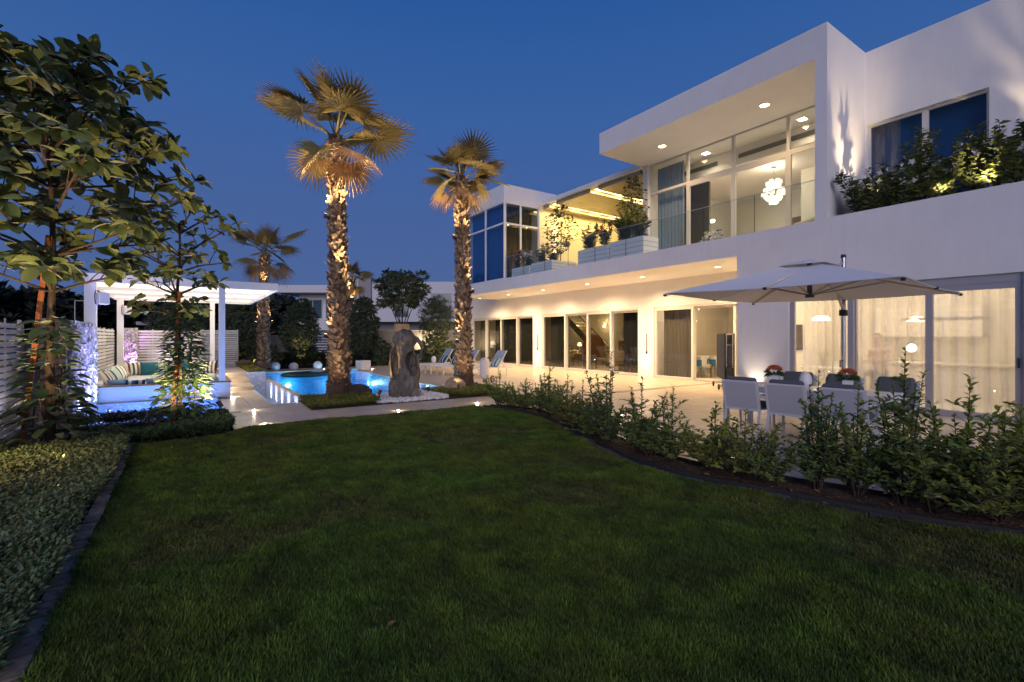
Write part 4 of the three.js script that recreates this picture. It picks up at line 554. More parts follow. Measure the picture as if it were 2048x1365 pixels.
// cantilever parasol
{
  const p = thing('cantilever_parasol', 'large white square cantilever parasol over the terrace dining table', 'parasol', [8.72, 0, -3.84], 0), A = [V3(-1.97, 2.3, -1.42), V3(-1.43, 2.3, 1.7), V3(2.02, 2.3, 1.46), V3(1.36, 2.3, -1.72)], apex = V3(0, 2.82, 0);
  const top = std([0.8, 0.79, 0.78], 0.9, { side, bumpMap: bumpFine, bumpScale: 0.0015 });
  // four sagging panels, a vent cap on top
  const pos = [], idx = [], uv = []; const N = 10;
  for (let k = 0; k < 4; k++) { const a = A[k], b = A[(k + 1) % 4], o = pos.length / 3; for (let i = 0; i <= N; i++) for (let j = 0; j <= N; j++) { const t = 0.12 + 0.88 * i / N, s = j / N, e = a.clone().lerp(b, s), q = apex.clone().lerp(e, t); q.y += -0.06 * Math.sin(s * PI) * t * (1.15 - t) * 2.5 - 0.015 * Math.sin(s * PI) * t; pos.push(q.x, q.y, q.z); uv.push(q.x, q.z); if (i && j) { const c = o + (i - 1) * (N + 1) + j - 1; idx.push(c, c + 1, c + N + 1, c + 1, c + N + 2, c + N + 1); } } }
  obj('canopy', geoOf(pos, uv, idx), top, p);
  const cap = []; const ci = []; cap.push(0, 2.88, 0); for (let k = 0; k < 4; k++) { const q = apex.clone().lerp(A[k], 0.22); cap.push(q.x, q.y + 0.05, q.z); } for (let k = 0; k < 4; k++) ci.push(0, 1 + k, 1 + (k + 1) % 4); obj('vent_cap', geoOf(cap, null, ci), top, p);
  obj('piping', A.map((a, k) => { const b = A[(k + 1) % 4], m = a.clone().lerp(b, 0.5); m.y -= 0.03; return tube([a, m, b], 0.007, 8, 5); }), M.fabricWhite, p);
  const rib = std([0.5, 0.48, 0.45], 0.35, { metalness: 0.6 }), hub = V3(0, 2.26, 0);
  for (let k = 0; k < 8; k++) { const e = k % 2 ? A[(k - 1) / 2].clone().lerp(A[((k + 1) / 2) % 4], 0.5) : A[k / 2].clone(); const a = apex.clone().setY(2.74), tip = e.clone(); tip.y -= 0.035; const r = obj('rib', bar(a.toArray(), tip.toArray(), 0.02, 0.032), rib, p), mid = a.clone().lerp(tip, 0.5); mid.y -= 0.02; obj('strut', bar(hub.toArray(), mid.toArray(), 0.016, 0.024), rib, r); obj('tip_cap', rb(0.05, 0.04, 0.05, 0.01, tip.x, tip.y, tip.z), M.dark, r); }
  obj('hub', [cyl(0.07, 0.06, 0.06, 0, 2.22, 0, 16), cyl(0.04, 0.04, 0.55, 0, 2.28, 0, 12)], std([0.16, 0.14, 0.13], 0.4), p);
  const mast = V3(1.73, 0, -0.16); obj('mast', cyl(0.038, 0.038, 3.02, mast.x, 0.06, mast.z, 20), M.steel, p); obj('mast_cap', cyl(0.045, 0.042, 0.06, mast.x, 3.08, mast.z, 16), M.dark, p);
  obj('arm', [bar([mast.x, 3.0, mast.z], [0.75, 2.66, -0.06], 0.035, 0.05)], M.steel, p); obj('support_strut', bar([mast.x, 2.05, mast.z], [1.2, 2.5, -0.1], 0.03, 0.03), M.steel, p); obj('collar', rb(0.12, 0.12, 0.12, 0.02, mast.x, 2.02, mast.z), M.dark, p); obj('crank', [bar([mast.x - 0.06, 1.1, mast.z], [mast.x - 0.14, 1.1, mast.z], 0.025), bar([mast.x - 0.14, 1.1, mast.z], [mast.x - 0.14, 0.98, mast.z], 0.018)], M.dark, p);
  obj('base', [rb(0.95, 0.055, 0.95, 0.02, mast.x, 0.03, mast.z)], std([0.2, 0.2, 0.2], 0.6), p);
}
// folded table-tennis table by the door
{
  const t = thing('folded_games_table', 'folded dark blue table-tennis table on wheels beside the open door', 'games table', [13.55, 0, -8.35], -0.86), fr = std([0.5, 0.48, 0.45], 0.4, { metalness: 0.4 });
  for (const s of [-1, 1]) { obj('top_half', rb(0.03, 1.36, 1.5, 0.006, s * 0.12, 0.98, 0), std([0.012, 0.022, 0.05], 0.95), t); obj('top_frame', [bb(s * 0.085 - 0.012, s * 0.085 + 0.012, 0.3, 1.66, -0.74, -0.7), bb(s * 0.085 - 0.012, s * 0.085 + 0.012, 0.3, 1.66, 0.7, 0.74), bb(s * 0.085 - 0.012, s * 0.085 + 0.012, 1.62, 1.66, -0.7, 0.7), bb(s * 0.085 - 0.012, s * 0.085 + 0.012, 1.28, 1.32, -0.7, 0.7)], fr, t); }
  obj('undercarriage', [bb(-0.24, 0.24, 0.12, 0.16, -0.55, -0.51), bb(-0.24, 0.24, 0.12, 0.16, 0.51, 0.55), bb(-0.02, 0.02, 0.12, 0.16, -0.51, 0.51), bar([-0.02, 0.14, 0.5], [-0.02, 1.2, 0.1], 0.025), bar([0.02, 0.14, -0.5], [0.02, 1.2, -0.1], 0.025)], fr, t);
  obj('end_cover', rb(0.2, 0.62, 0.06, 0.02, 0, 0.38, 0.78), std([0.02, 0.02, 0.022], 0.45), t); obj('end_cover', rb(0.13, 0.55, 0.05, 0.015, 0, 1.05, 0.79), std([0.014, 0.02, 0.06], 0.5), t); obj('emblem', new THREE.CircleGeometry(0.06, 20).translate(0, 0.34, 0.812), std([0.16, 0.17, 0.13], 0.5), t);
  for (const [x, z] of [[-0.26, -0.53], [0.26, -0.53], [-0.26, 0.53], [0.26, 0.53]]) { const w = obj('wheel', new THREE.TorusGeometry(0.065, 0.022, 8, 20).rotateY(PI / 2).translate(x, 0.087, z), M.rubber, t); obj('wheel_disc', new THREE.CylinderGeometry(0.055, 0.055, 0.02, 16).rotateZ(PI / 2).translate(x, 0.087, z), std([0.3, 0.3, 0.28], 0.5), w); }
}
// sun loungers by the pool
function stripes(cols, n) { return tex(128, u => { const k = Math.floor(u * cols.length * n) % cols.length; return cols[k]; }, true, 1); }
const stripeBlue = stripes([[0.1, 0.32, 0.45], [0.85, 0.87, 0.82], [0.12, 0.4, 0.48], [0.08, 0.2, 0.33], [0.85, 0.87, 0.82], [0.1, 0.32, 0.45]], 1), stripeWarm = stripes([[0.86, 0.84, 0.78], [0.36, 0.25, 0.2], [0.82, 0.8, 0.72], [0.14, 0.3, 0.38], [0.86, 0.84, 0.78], [0.5, 0.36, 0.28], [0.82, 0.8, 0.74], [0.16, 0.14, 0.2]], 1), stripeTeal = stripes([[0.86, 0.86, 0.8], [0.06, 0.33, 0.38], [0.86, 0.86, 0.8], [0.86, 0.86, 0.8], [0.08, 0.28, 0.36], [0.7, 0.82, 0.78]], 1);
function pillowGeo(w, h, d) { // soft square cushion in the xy plane, plump in the middle, corners pointed
  const N = 10, pos = [], uv = [], idx = []; for (const s of [1, -1]) { const o = pos.length / 3; for (let i = 0; i <= N; i++) for (let j = 0; j <= N; j++) { const u = i / N * 2 - 1, v = j / N * 2 - 1, e = (1 - u * u) * (1 - v * v), pinch = 1 - 0.07 * (1 - Math.abs(u)) * Math.abs(v) - 0.0, px = u * w / 2 * (1 - 0.06 * (1 - v * v) * Math.abs(u)), py = v * h / 2 * (1 - 0.06 * (1 - u * u) * Math.abs(v)); pos.push(px, py + h / 2, s * d / 2 * Math.pow(e, 0.42)); uv.push(i / N, j / N); if (i && j) { const c = o + (i - 1) * (N + 1) + j - 1; s > 0 ? idx.push(c, c + N + 1, c + 1, c + 1, c + N + 1, c + N + 2) : idx.push(c, c + 1, c + N + 1, c + 1, c + N + 2, c + N + 1); } } } return geoOf(pos, uv, idx);
}
const cloth = (map, c = [1, 1, 1]) => std(c, 0.95, { ...(map ? { map } : {}), bumpMap: bumpFine, bumpScale: 0.002 });
{
  const t = thing('sun_lounger', 'white mesh sun lounger with raised back, between the other two poolside loungers', 'sun lounger', [0, 0, 0], 0, 'poolside sun loungers'), m = std([0.68, 0.68, 0.68], 0.4), mesh = std([0.5, 0.5, 0.54], 0.8, { side });
  // foot at x = 0, head toward +x
  for (const x of [0.12, 1.75]) for (const z of [-0.3, 0.3]) obj('leg', rb(0.05, 0.33, 0.05, 0.008, x, 0.165, z), m, t);
  obj('frame', [rb(2.0, 0.05, 0.05, 0.01, 1.0, 0.345, -0.33), rb(2.0, 0.05, 0.05, 0.01, 1.0, 0.345, 0.33), rb(0.05, 0.05, 0.62, 0.01, 0.02, 0.345, 0), rb(0.05, 0.05, 0.62, 0.01, 1.97, 0.345, 0)], m, t);
  obj('bed', rb(1.28, 0.014, 0.6, 0.004, 0.68, 0.362, 0), mesh, t); const b = rb(0.78, 0.016, 0.62, 0.004, 0.39, 0, 0); b.rotateZ(0.98); b.translate(1.32, 0.365, 0); obj('backrest', b, mesh, t); obj('back_frame', [-0.32, 0.32].map(z => bar([1.32, 0.36, z], [1.32 + 0.78 * Math.cos(0.98), 0.36 + 0.78 * Math.sin(0.98), z], 0.035, 0.03)), m, t); obj('prop', bar([1.62, 0.8, 0], [1.85, 0.36, 0], 0.025), m, t);
  const spots = [[-17.75, 'white mesh sun lounger with raised back, beside the second palm'], [-18.95, null], [-20.1, 'white mesh sun lounger with raised back, beside the garden wall lamp'], [-16.3, 'white mesh sun lounger standing half behind the second palm']];
  t.position.set(8.45, 0, -18.95); for (const [z, l] of spots) if (l) copy(t, [z === -16.3 ? 8.9 : 8.45, 0, z], 0, l);
  const pg = pillowGeo(0.46, 0.42, 0.16);
  for (const [z, l, mp] of [[-17.75, 'blue and white striped cushion on the lounger beside the second palm', stripeBlue], [-18.95, 'blue striped cushion on the middle lounger', stripeBlue], [-20.1, 'blue striped cushion on the lounger by the wall lamp', stripeBlue], [-16.3, 'teal and white striped cushion on the lounger half behind the palm', stripeTeal]]) { const c = tag(obj('lounger_cushion', pg, cloth(mp)), l, 'cushion', 'lounger cushions'); c.position.set(9.72 + (z === -16.3 ? 0.45 : 0), 0.38, z + 0.05); c.rotation.set(0, -PI / 2, 0); c.rotateX(-0.6); }
  const eg = thing('egg_ornament', 'white egg-shaped ornament on the lounger beside the garden wall lamp', 'ornament', [9.3, 0.37, -19.95]); obj('shell', new THREE.SphereGeometry(0.13, 20, 14).scale(0.85, 1.3, 0.85).translate(0, 0.165, 0), M.white, eg);
  const tw = tag(obj('folded_towel', rb(0.3, 0.12, 0.36, 0.04, 0, 0.06, 0, 3), std([0.02, 0.16, 0.19], 0.95)), 'teal folded towel on the lounger beside the second palm', 'towel'); tw.position.set(9.35, 0.371, -17.75);
}
// white wheeled cart beside the second palm
{
  const c = thing('pool_cart', 'white rounded pool cart with small wheels beside the second palm', 'cart', [8.35, 0, -13.9], 0.5); obj('body', rb(0.35, 0.72, 0.26, 0.12, 0, 0.5, 0, 4), std([0.66, 0.62, 0.6], 0.5), c); obj('handle', tube([[0.1, 0.8, 0], [0.32, 0.86, 0], [0.42, 0.7, 0]], 0.014, 10, 6), M.dark, c); for (const s of [-1, 1]) { const w = obj('wheel', new THREE.TorusGeometry(0.1, 0.022, 8, 22).translate(0.3, 0.122, s * 0.14), M.rubber, c); obj('rim', new THREE.CylinderGeometry(0.085, 0.085, 0.02, 18).rotateX(PI / 2).translate(0.3, 0.122, s * 0.14), std([0.5, 0.5, 0.5], 0.4), w); } obj('axle', bar([0.3, 0.122, -0.14], [0.3, 0.122, 0.14], 0.02), M.steel, c); obj('frame', [bar([0, 0.16, 0], [0.3, 0.122, 0], 0.03), bar([-0.1, 0.0, 0], [-0.06, 0.2, 0], 0.03)], M.steel, c);
}
// globes, cube and float by the pool
for (const [x, y, z, r, l] of [[3.15, 0.1, -22.55, 0.19, 'white globe on the pool coping beside the planted palm'], [4.05, 0.0, -23.6, 0.2, 'white globe on the deck in front of the lit tree'], [4.85, 0.1, -22.5, 0.19, 'white globe on the pool coping behind the tall palm']]) { const g = thing('garden_globe', l, 'globe', [x, y, z], 0, 'white globes by the pool'); obj('globe', new THREE.SphereGeometry(r, 28, 20).translate(0, r + 0.005, 0), std([0.72, 0.71, 0.7], 0.45), g); obj('foot', cyl(r * 0.45, r * 0.4, 0.02, 0, 0, 0, 18), M.white, g); }
{ const c = thing('garden_cube', 'white cube seat on the deck behind the pool', 'stool', [6.95, 0, -22.75], 0.35); obj('body', rb(0.5, 0.44, 0.5, 0.02, 0, 0.23, 0), M.whiteMatt, c); obj('base', bb(-0.22, 0.22, 0, 0.012, -0.22, 0.22), M.dark, c); }
{ const f = thing('pool_float', 'dark inflatable pool float drifting at the far end of the pool', 'pool float', [4.15, 0.01, -20.7], 0.25); obj('ring', new THREE.TorusGeometry(0.62, 0.12, 12, 36).rotateX(PI / 2).scale(1.55, 0.75, 0.8).translate(0, 0.05, 0), std([0.012, 0.03, 0.03], 0.35), f); obj('backrest', rb(0.34, 0.14, 0.5, 0.06, 0.32, 0.16, 0, 3), std([0.3, 0.4, 0.45], 0.5), f); obj('seat', rb(1.2, 0.04, 0.6, 0.02, 0, 0.03, 0), std([0.012, 0.035, 0.035], 0.4), f); }
// in-ground path lights
for (const [x, z, l] of [[1.19, -11.44, 'tiny round light set in the paving near the overflow channel'], [1.16, -9.52, 'tiny round light set in the path beside the low hedge'], [3.7, -9.68, 'tiny round light set in the path in front of the sculpture'], [5.66, -9.75, 'tiny round light set in the path at the first shrub'], [7.1, -6.58, 'tiny round light set in the terrace behind the dense shrubs'], [5.85, -3.45, 'tiny round light set in the terrace behind the leafy shrub'], [5.55, -24.4, 'tiny round light set in the back deck behind the tall palm'], [7.56, -23.3, 'tiny round light set in the back deck beside the white cube'], [7.0, -13.9, 'tiny round light set in the pool deck beside the pale boulder']]) { const t = thing('path_light', l, 'lamp', [x, 0.001, z], 0, 'in-ground path lights'); obj('rim', cyl(0.038, 0.036, 0.006, 0, 0, 0, 18), M.steel, t); const d = new THREE.SphereGeometry(0.027, 14, 6, 0, 6.284, 0, PI / 2).scale(1, 0.5, 1); d.translate(0, 0.006, 0); obj('lamp_lens', d, emit([1, 0.86, 0.66], 9), t); point([x, 0.05, z], NEUTRAL, 0.14, 1); }
// ------------------------------------------------------------------ pavilion, fences, stone walls
const slatWhite = [0.6, 0.56, 0.64].map((k, i) => std([1, 1, 1], 0.6, { map: tex(128, (u, v) => { const g = 0.9 + 0.16 * (fbm(u * 3 + i, v * 24, 0.5, 4, 256) - 0.5); return [0.87 * g * k / 0.62, 0.85 * g * k / 0.62, 0.82 * g * k / 0.62]; }, true, 1) }));
function fence(label, a, b, y0, y1, o = {}) { // a, b: [x, z]
  const { slat = 0.072, gap = 0.022, panel = 2, posts = true, group } = o, L = Math.hypot(b[0] - a[0], b[1] - a[1]), n = Math.max(1, Math.round(L / panel)), w = L / n, ang = Math.atan2(-(b[1] - a[1]), b[0] - a[0]), r = rng(Math.round(Math.abs(a[0] * 100 + a[1] * 7)));
  const f = thing('slat_fence', label, 'fence', [a[0], y0, a[1]], ang, group), g = rb(w - 0.012, slat, 0.024, 0.004, 0, 0, 0, 1), H = y1 - y0;
  for (let k = 0; k < n; k++) for (let y = slat / 2; y < H - slat / 2 + 0.01; y += slat + gap) { const m = obj('slat', g, slatWhite[Math.floor(r() * 3)], f); m.position.set((k + 0.5) * w, y, (r() - 0.5) * 0.006); }
  if (posts) for (let k = 0; k <= n; k++) { obj('post', rb(0.05, H, 0.05, 0.006, k * w, H / 2, -0.045), slatWhite[0], f); if (k < n) obj('batten', rb(0.03, H, 0.02, 0.004, (k + 0.5) * w, H / 2, -0.026), slatWhite[1], f); }
  return f;
}
fence('white slatted fence along the planted border under the big-leaved tree', [-2.25, -4.4], [-2.25, -11.2], 0.0, 1.84, { panel: 1.7 });
fence('white slatted screen behind the cushioned seat of the pavilion', [-1.9, -14.25], [-1.9, -19.7], 0.3, 1.82, { panel: 1.82 });
fence('white slatted screen closing the back of the pavilion', [-1.42, -20.6], [0.46, -20.6], 0.3, 1.83, { panel: 0.94 });
fence('short dim slatted fence beyond the back of the pavilion', [0.6, -24.5], [1.9, -24.5], 0.0, 1.9, { panel: 1.3 });
fence('long slatted garden fence behind the tall palm', [4.6, -28.6], [9.4, -28.6], 0.0, 1.9, { panel: 2.4, slat: 0.11, gap: 0.04 });
{
  const p = thing('pavilion', 'white garden pavilion with glowing ceiling and built-in bench', 'pavilion'), w = std([0.74, 0.73, 0.73], 0.55), cap = M.oak;
  obj('platform', bb(-1.62, 0.82, 0.0, 0.26, -19.0, -14.121), w, p);
  obj('bench_wall', bb(-1.62, 0.93, 0.061, 0.42, -14.12, -14.0), w, p); obj('bench_wall', bb(0.821, 0.929, 0.0, 0.42, -19.0, -14.121), w, p); obj('bench_wall', bb(-1.62, 0.929, 0.261, 0.5, -19.12, -19.001), w, p); obj('bench_wall', bb(-1.74, -1.621, 0, 0.5, -19.12, -14.0), w, p);
  obj('bench_cap', rb(2.58, 0.03, 0.17, 0.006, -0.34, 0.436, -14.06), cap, p); obj('bench_cap', rb(0.16, 0.03, 4.82, 0.006, 0.875, 0.436, -16.56), cap, p);
  obj('seat_pad', rb(2.38, 0.1, 0.75, 0.04, -0.4, 0.312, -14.55), cloth(null, [0.5, 0.52, 0.5]), p); obj('seat_pad', rb(0.75, 0.1, 3.2, 0.04, -1.22, 0.312, -16.55), cloth(null, [0.5, 0.52, 0.5]), p); obj('seat_pad', rb(2.38, 0.1, 0.8, 0.04, -0.4, 0.312, -18.57), cloth(null, [0.5, 0.52, 0.5]), p);
  for (const [x, z, s, y] of [[0.745, -14.065, 0.135, 0.452], [-1.76, -14.1, 0.2, 0.5], [0.76, -19.8, 0.14, 0], [-1.75, -19.8, 0.16, 0]]) obj('post', bb(x - s / 2, x + s / 2, y, 2.78, z - s / 2, z + s / 2), w, p);
  obj('fascia', bb(-1.95, 2.02, 2.78, 2.975, -14.06, -14.0), w, p); obj('fascia', bb(-1.95, 2.02, 2.78, 2.975, -20.42, -20.36), w, p); obj('fascia', bb(1.96, 2.02, 2.78, 2.974, -20.36, -14.06), w, p); obj('fascia', bb(-1.95, -1.89, 2.78, 2.974, -20.36, -14.06), w, p); obj('roof', bb(-1.89, 1.96, 2.94, 2.97, -20.36, -14.06), w, p);
  for (const z of [-16.2, -18.3]) obj('cross_beam', bb(-1.89, 1.96, 2.78, 2.93, z - 0.05, z + 0.05), w, p);
  const glow = emit([1, 0.82, 0.58], 1.0, [0.8, 0.79, 0.77]);
  for (const [a, b] of [[-16.14, -14.07], [-18.24, -16.26], [-20.35, -18.36]]) { obj('lamp_panel', bb(-1.88, 1.95, 2.86, 2.88, a, b), glow, p); area([0.03, 2.84, (a + b) / 2], [0.03, 0, (a + b) / 2], 3.7, Math.abs(b - a) - 0.1, [1, 0.82, 0.62], 0.9); for (let k = 1; k < 6; k++) obj('panel_rib', bb(-1.89 + k * 0.64 - 0.006, -1.89 + k * 0.64 + 0.006, 2.835, 2.859, a, b), w, p); }
  for (const [x, y, z, l] of [[-1.55, 2.42, -14.05, 'white box speaker on the pavilion post beside the stone wall'], [-1.58, 2.42, -19.72, 'white box speaker on the rear pavilion post']]) { const s = thing('outdoor_speaker', l, 'speaker', [x, y, z], 0.5, 'pavilion speakers'); obj('body', rb(0.2, 0.27, 0.18, 0.02), std([0.68, 0.67, 0.66], 0.5), s); obj('grille', rb(0.17, 0.24, 0.01, 0.008, 0, 0, 0.094), std([0.5, 0.5, 0.5], 0.8), s); obj('bracket', tube([[-0.06, 0.14, 0.02], [-0.12, 0.17, 0], [-0.12, -0.14, 0], [-0.06, -0.14, 0.02]], 0.01, 12, 6), M.dark, s); }
  // cushions: back row, side row, front row
  const PG = [pillowGeo(0.46, 0.42, 0.17), pillowGeo(0.4, 0.3, 0.15), pillowGeo(0.5, 0.44, 0.18)], cl = { teal: cloth(null, [0.01, 0.1, 0.14]), mint: cloth(null, [0.42, 0.52, 0.46]), pale: cloth(null, [0.22, 0.36, 0.4]), blue: cloth(null, [0.005, 0.075, 0.14]), sw: cloth(stripeWarm), st: cloth(stripeTeal), sb: cloth(stripeBlue) };
  const cushion = (x, y, z, a, tilt, g, m, l) => { const c = tag(obj('cushion', PG[g], cl[m]), l, 'cushion', 'pavilion cushions'); c.position.set(x, y, z); c.rotation.set(0, a, 0); c.rotateX(-tilt); return c; };
  const Y = 0.365;
  cushion(-1.32, Y, -18.8, 0.45, 0.25, 0, 'sw', 'brown and cream striped cushion in the inner corner of the pavilion bench'); cushion(-0.95, Y, -18.72, 0.1, 0.28, 0, 'teal', 'dark teal cushion beside the striped corner cushion'); cushion(-0.5, Y, -18.72, -0.05, 0.25, 2, 'mint', 'pale mint cushion in the middle of the back bench'); cushion(-0.05, Y, -18.74, 0.1, 0.25, 0, 'teal', 'dark teal cushion behind the small tree'); cushion(0.32, Y, -18.7, -0.1, 0.25, 2, 'mint', 'pale mint cushion beside the striped end cushion'); cushion(0.62, Y, -18.6, -0.35, 0.25, 0, 'sw', 'brown and cream striped cushion at the open end of the back bench');
  cushion(-1.46, Y, -18.1, 1.25, 0.4, 0, 'sw', 'brown and cream striped cushion on the side bench near the corner'); cushion(-1.44, Y, -17.5, 1.3, 0.42, 0, 'st', 'teal and cream striped cushion on the side bench'); cushion(-1.44, Y, -16.9, 1.35, 0.45, 2, 'st', 'broad teal and cream striped cushion on the side bench'); cushion(-1.45, Y, -16.2, 1.3, 0.45, 0, 'mint', 'mint cushion on the side bench'); cushion(-1.46, Y, -15.6, 1.35, 0.5, 0, 'sb', 'navy and white striped cushion on the side bench'); cushion(-1.46, Y, -15.0, 1.3, 0.5, 0, 'sw', 'brown and cream striped cushion on the side bench near the stone wall');
  cushion(-1.32, Y - 0.08, -14.33, 0.15, -0.25, 1, 'pale', 'pale blue cushion behind the bench wall beside the stone wall'); cushion(-0.98, Y - 0.1, -14.33, -0.1, -0.3, 1, 'sb', 'small navy striped cushion behind the bench wall'); cushion(-0.6, Y - 0.08, -14.33, 0.05, -0.25, 1, 'pale', 'pale blue cushion between two darker cushions behind the bench wall'); cushion(-0.3, Y - 0.06, -14.36, 0.1, -0.25, 1, 'blue', 'deep blue cushion behind the bench wall'); cushion(0.02, Y - 0.08, -14.33, -0.08, -0.25, 1, 'pale', 'pale blue cushion behind the bench wall beside the tree stake'); cushion(0.32, Y - 0.08, -14.34, 0.1, -0.25, 1, 'blue', 'deep blue cushion behind the bench wall beside the corner post'); cushion(0.58, Y - 0.1, -14.33, -0.1, -0.25, 1, 'pale', 'pale blue cushion against the corner post');
}
// rough stone water walls
function stoneWall(name, label, x0, x1, z0, z1, y0, y1, faces, cell, seed) {
  const t = thing(name, label, 'stone wall', [(x0 + x1) / 2, y0, (z0 + z1) / 2]), cx = (x0 + x1) / 2, cz = (z0 + z1) / 2, r = rng(seed);
  obj('core', bb(x0 - cx, x1 - cx, 0, y1 - y0, z0 - cz, z1 - cz), std([0.3, 0.29, 0.28], 0.95), t);
  const list = [], put = (px, py, pz, nx, nz, w, h) => { const d = 0.03 + r() * 0.05, g = new THREE.BoxGeometry(w, h, d * 2), a = g.attributes.position; for (let i = 0; i < a.count; i++) { const k = hash3(Math.round(a.getX(i) * 900 + px * 77), Math.round(a.getY(i) * 900 + py * 91), Math.round(a.getZ(i) * 900 + pz * 53)); a.setXYZ(i, a.getX(i) * (0.8 + 0.35 * k), a.getY(i) * (0.8 + 0.3 * ((k * 7) % 1)), a.getZ(i) * (0.75 + 0.4 * ((k * 13) % 1))); } g.rotateZ((r() - 0.5) * 0.5); g.rotateX((r() - 0.5) * 0.35); g.rotateY(Math.atan2(nx, nz) + (r() - 0.5) * 0.5); g.translate(px - cx, py - y0, pz - cz); const q = g.toNonIndexed(); q.computeVertexNormals(); const k = 0.55 + r() * 0.45, c = new Float32Array(q.attributes.position.count * 3); for (let i = 0; i < c.length; i += 3) c.set([0.62 * k, 0.6 * k, 0.57 * k], i); q.setAttribute('color', new THREE.BufferAttribute(c, 3)); list.push(q); };
  for (const f of faces) for (let y = y0 + cell * 0.3; y < y1; y += cell * 0.72) { const [a, b] = f === 'x' ? [z0, z1] : [x0, x1]; for (let u = a + r() * cell; u < b; u += cell * (0.7 + r() * 0.7)) f === 'x' ? put(x1, y + (r() - 0.5) * 0.02, u, 1, 0, cell * (0.7 + r() * 0.6), cell * (0.45 + r() * 0.5)) : put(u, y + (r() - 0.5) * 0.02, z1, 0, 1, cell * (0.7 + r() * 0.6), cell * (0.45 + r() * 0.5)); }
  const s = obj('split_stone_facing', list, std([1, 1, 1], 0.9, { vertexColors: true }), t); s.userData.kind = 'stuff'; return t;
}
const sw1 = stoneWall('stone_water_wall', 'tall rough white stone water wall lit violet-blue beside the spa', -1.93, -1.68, -13.92, -11.12, -0.3, 1.82, ['x'], 0.085, 3);
{ // brick end of the stone wall
  const r = rng(15), ms = [[0.5, 0.43, 0.36], [0.42, 0.35, 0.29], [0.55, 0.48, 0.41], [0.36, 0.3, 0.25]].map((c, i) => std([1, 1, 1], 0.95, { map: mottle(c[0] * 1.25, c[1] * 1.25, c[2] * 1.25, 0.2, 6 + i, 4, 128), bumpMap: bumpFine, bumpScale: 0.004 }));
  const pier = thing('brick_pier', 'narrow pier of beige stone bricks at the end of the stone water wall', 'pier', [-1.84, 0, -11.0]); obj('core', bb(-0.17, 0.15, 0, 1.84, -0.1, 0.0), mortar, pier);
  for (let y = 0.0, k = 0; y < 1.8; y += 0.085, k++) { const split = k % 2 ? -0.05 : 0.06; for (const [a, b] of [[-0.185, split], [split, 0.165]]) { const m = obj('brick', rb(b - a - 0.006, 0.079, 0.12, 0.006, 0, 0, 0, 1), ms[Math.floor(r() * 4)], pier); m.position.set((a + b) / 2, y + 0.041, 0.0 + r() * 0.02); } }
}
stoneWall('stone_pillar', 'narrow rough stone pillar lit violet behind the cushions', -1.72, -1.42, -20.5, -20.25, 0.3, 1.86, ['z', 'x'], 0.08, 6);
function spotFitting(p, to, label, group, c, i, ang, o = {}) { // small black spotlight on a spike
  const t = thing('garden_spotlight', label, 'lamp', p, 0, group), d = V3(to[0] - p[0], to[1] - p[1] - 0.16, to[2] - p[2]).normalize(), q = new THREE.Quaternion().setFromUnitVectors(V3(0, 1, 0), d), h = o.h ?? 0.12;
  obj('spike', cyl(0.012, 0.014, h, 0, 0, 0, 8), M.black, t); const head = obj('lamp_head', [new THREE.CylinderGeometry(0.045, 0.034, 0.12, 16, 1, true), new THREE.CircleGeometry(0.034, 16).rotateX(PI / 2).translate(0, -0.06, 0)], std([0.03, 0.03, 0.03], 0.4, { side }), t); head.position.set(0, h + 0.05, 0); head.quaternion.copy(q);
  const l = obj('lamp_lens', new THREE.CircleGeometry(0.04, 16).rotateX(-PI / 2).translate(0, 0.045, 0), emit(c, 3), t); l.position.copy(head.position); l.quaternion.copy(q);
  spot([p[0] + d.x * 0.1, p[1] + h + 0.05 + d.y * 0.1, p[2] + d.z * 0.1], to, c, i, ang, 0.8, o.radius ?? 1.2); return t;
}
{ const mk = (p, to, l, c, i, a) => { const t = thing('water_wall_light', l, 'lamp', p, 0, 'water wall lights'); obj('housing', cyl(0.05, 0.045, 0.06, 0, 0, 0, 14), M.steel, t); obj('lamp_lens', new THREE.CircleGeometry(0.04, 14).rotateX(-PI / 2).translate(0, 0.062, 0), emit(c, 5), t); spot([p[0], p[1] + 0.09, p[2]], to, c, i, a, 0.9, 1); };
  mk([-1.4, -0.12, -13.6], [-1.68, 1.2, -13.4], 'blue-white light at the foot of the stone water wall beside the bench', [0.46, 0.5, 1], 22, 0.75); mk([-1.36, -0.12, -12.7], [-1.68, 1.3, -12.6], 'blue-white light at the foot of the stone water wall, in the middle', LILAC, 20, 0.8); mk([-1.36, -0.12, -11.8], [-1.68, 1.3, -11.7], 'blue-white light at the foot of the stone water wall beside the brick pier', LILAC, 17, 0.8);
  mk([-1.38, 0.36, -19.98], [-1.55, 1.8, -20.22], 'violet light at the foot of the stone pillar', VIOLET, 12, 0.7); mk([-0.6, 0.36, -20.2], [-0.6, 1.6, -20.6], 'lilac light behind the back bench of the pavilion', [0.8, 0.7, 1], 1.6, 1.0); mk([-2.1, 0.0, -9.6], [-2.25, 1.2, -9.8], 'small blue-white light at the foot of the slatted fence', [0.6, 0.66, 1], 3, 0.9); }
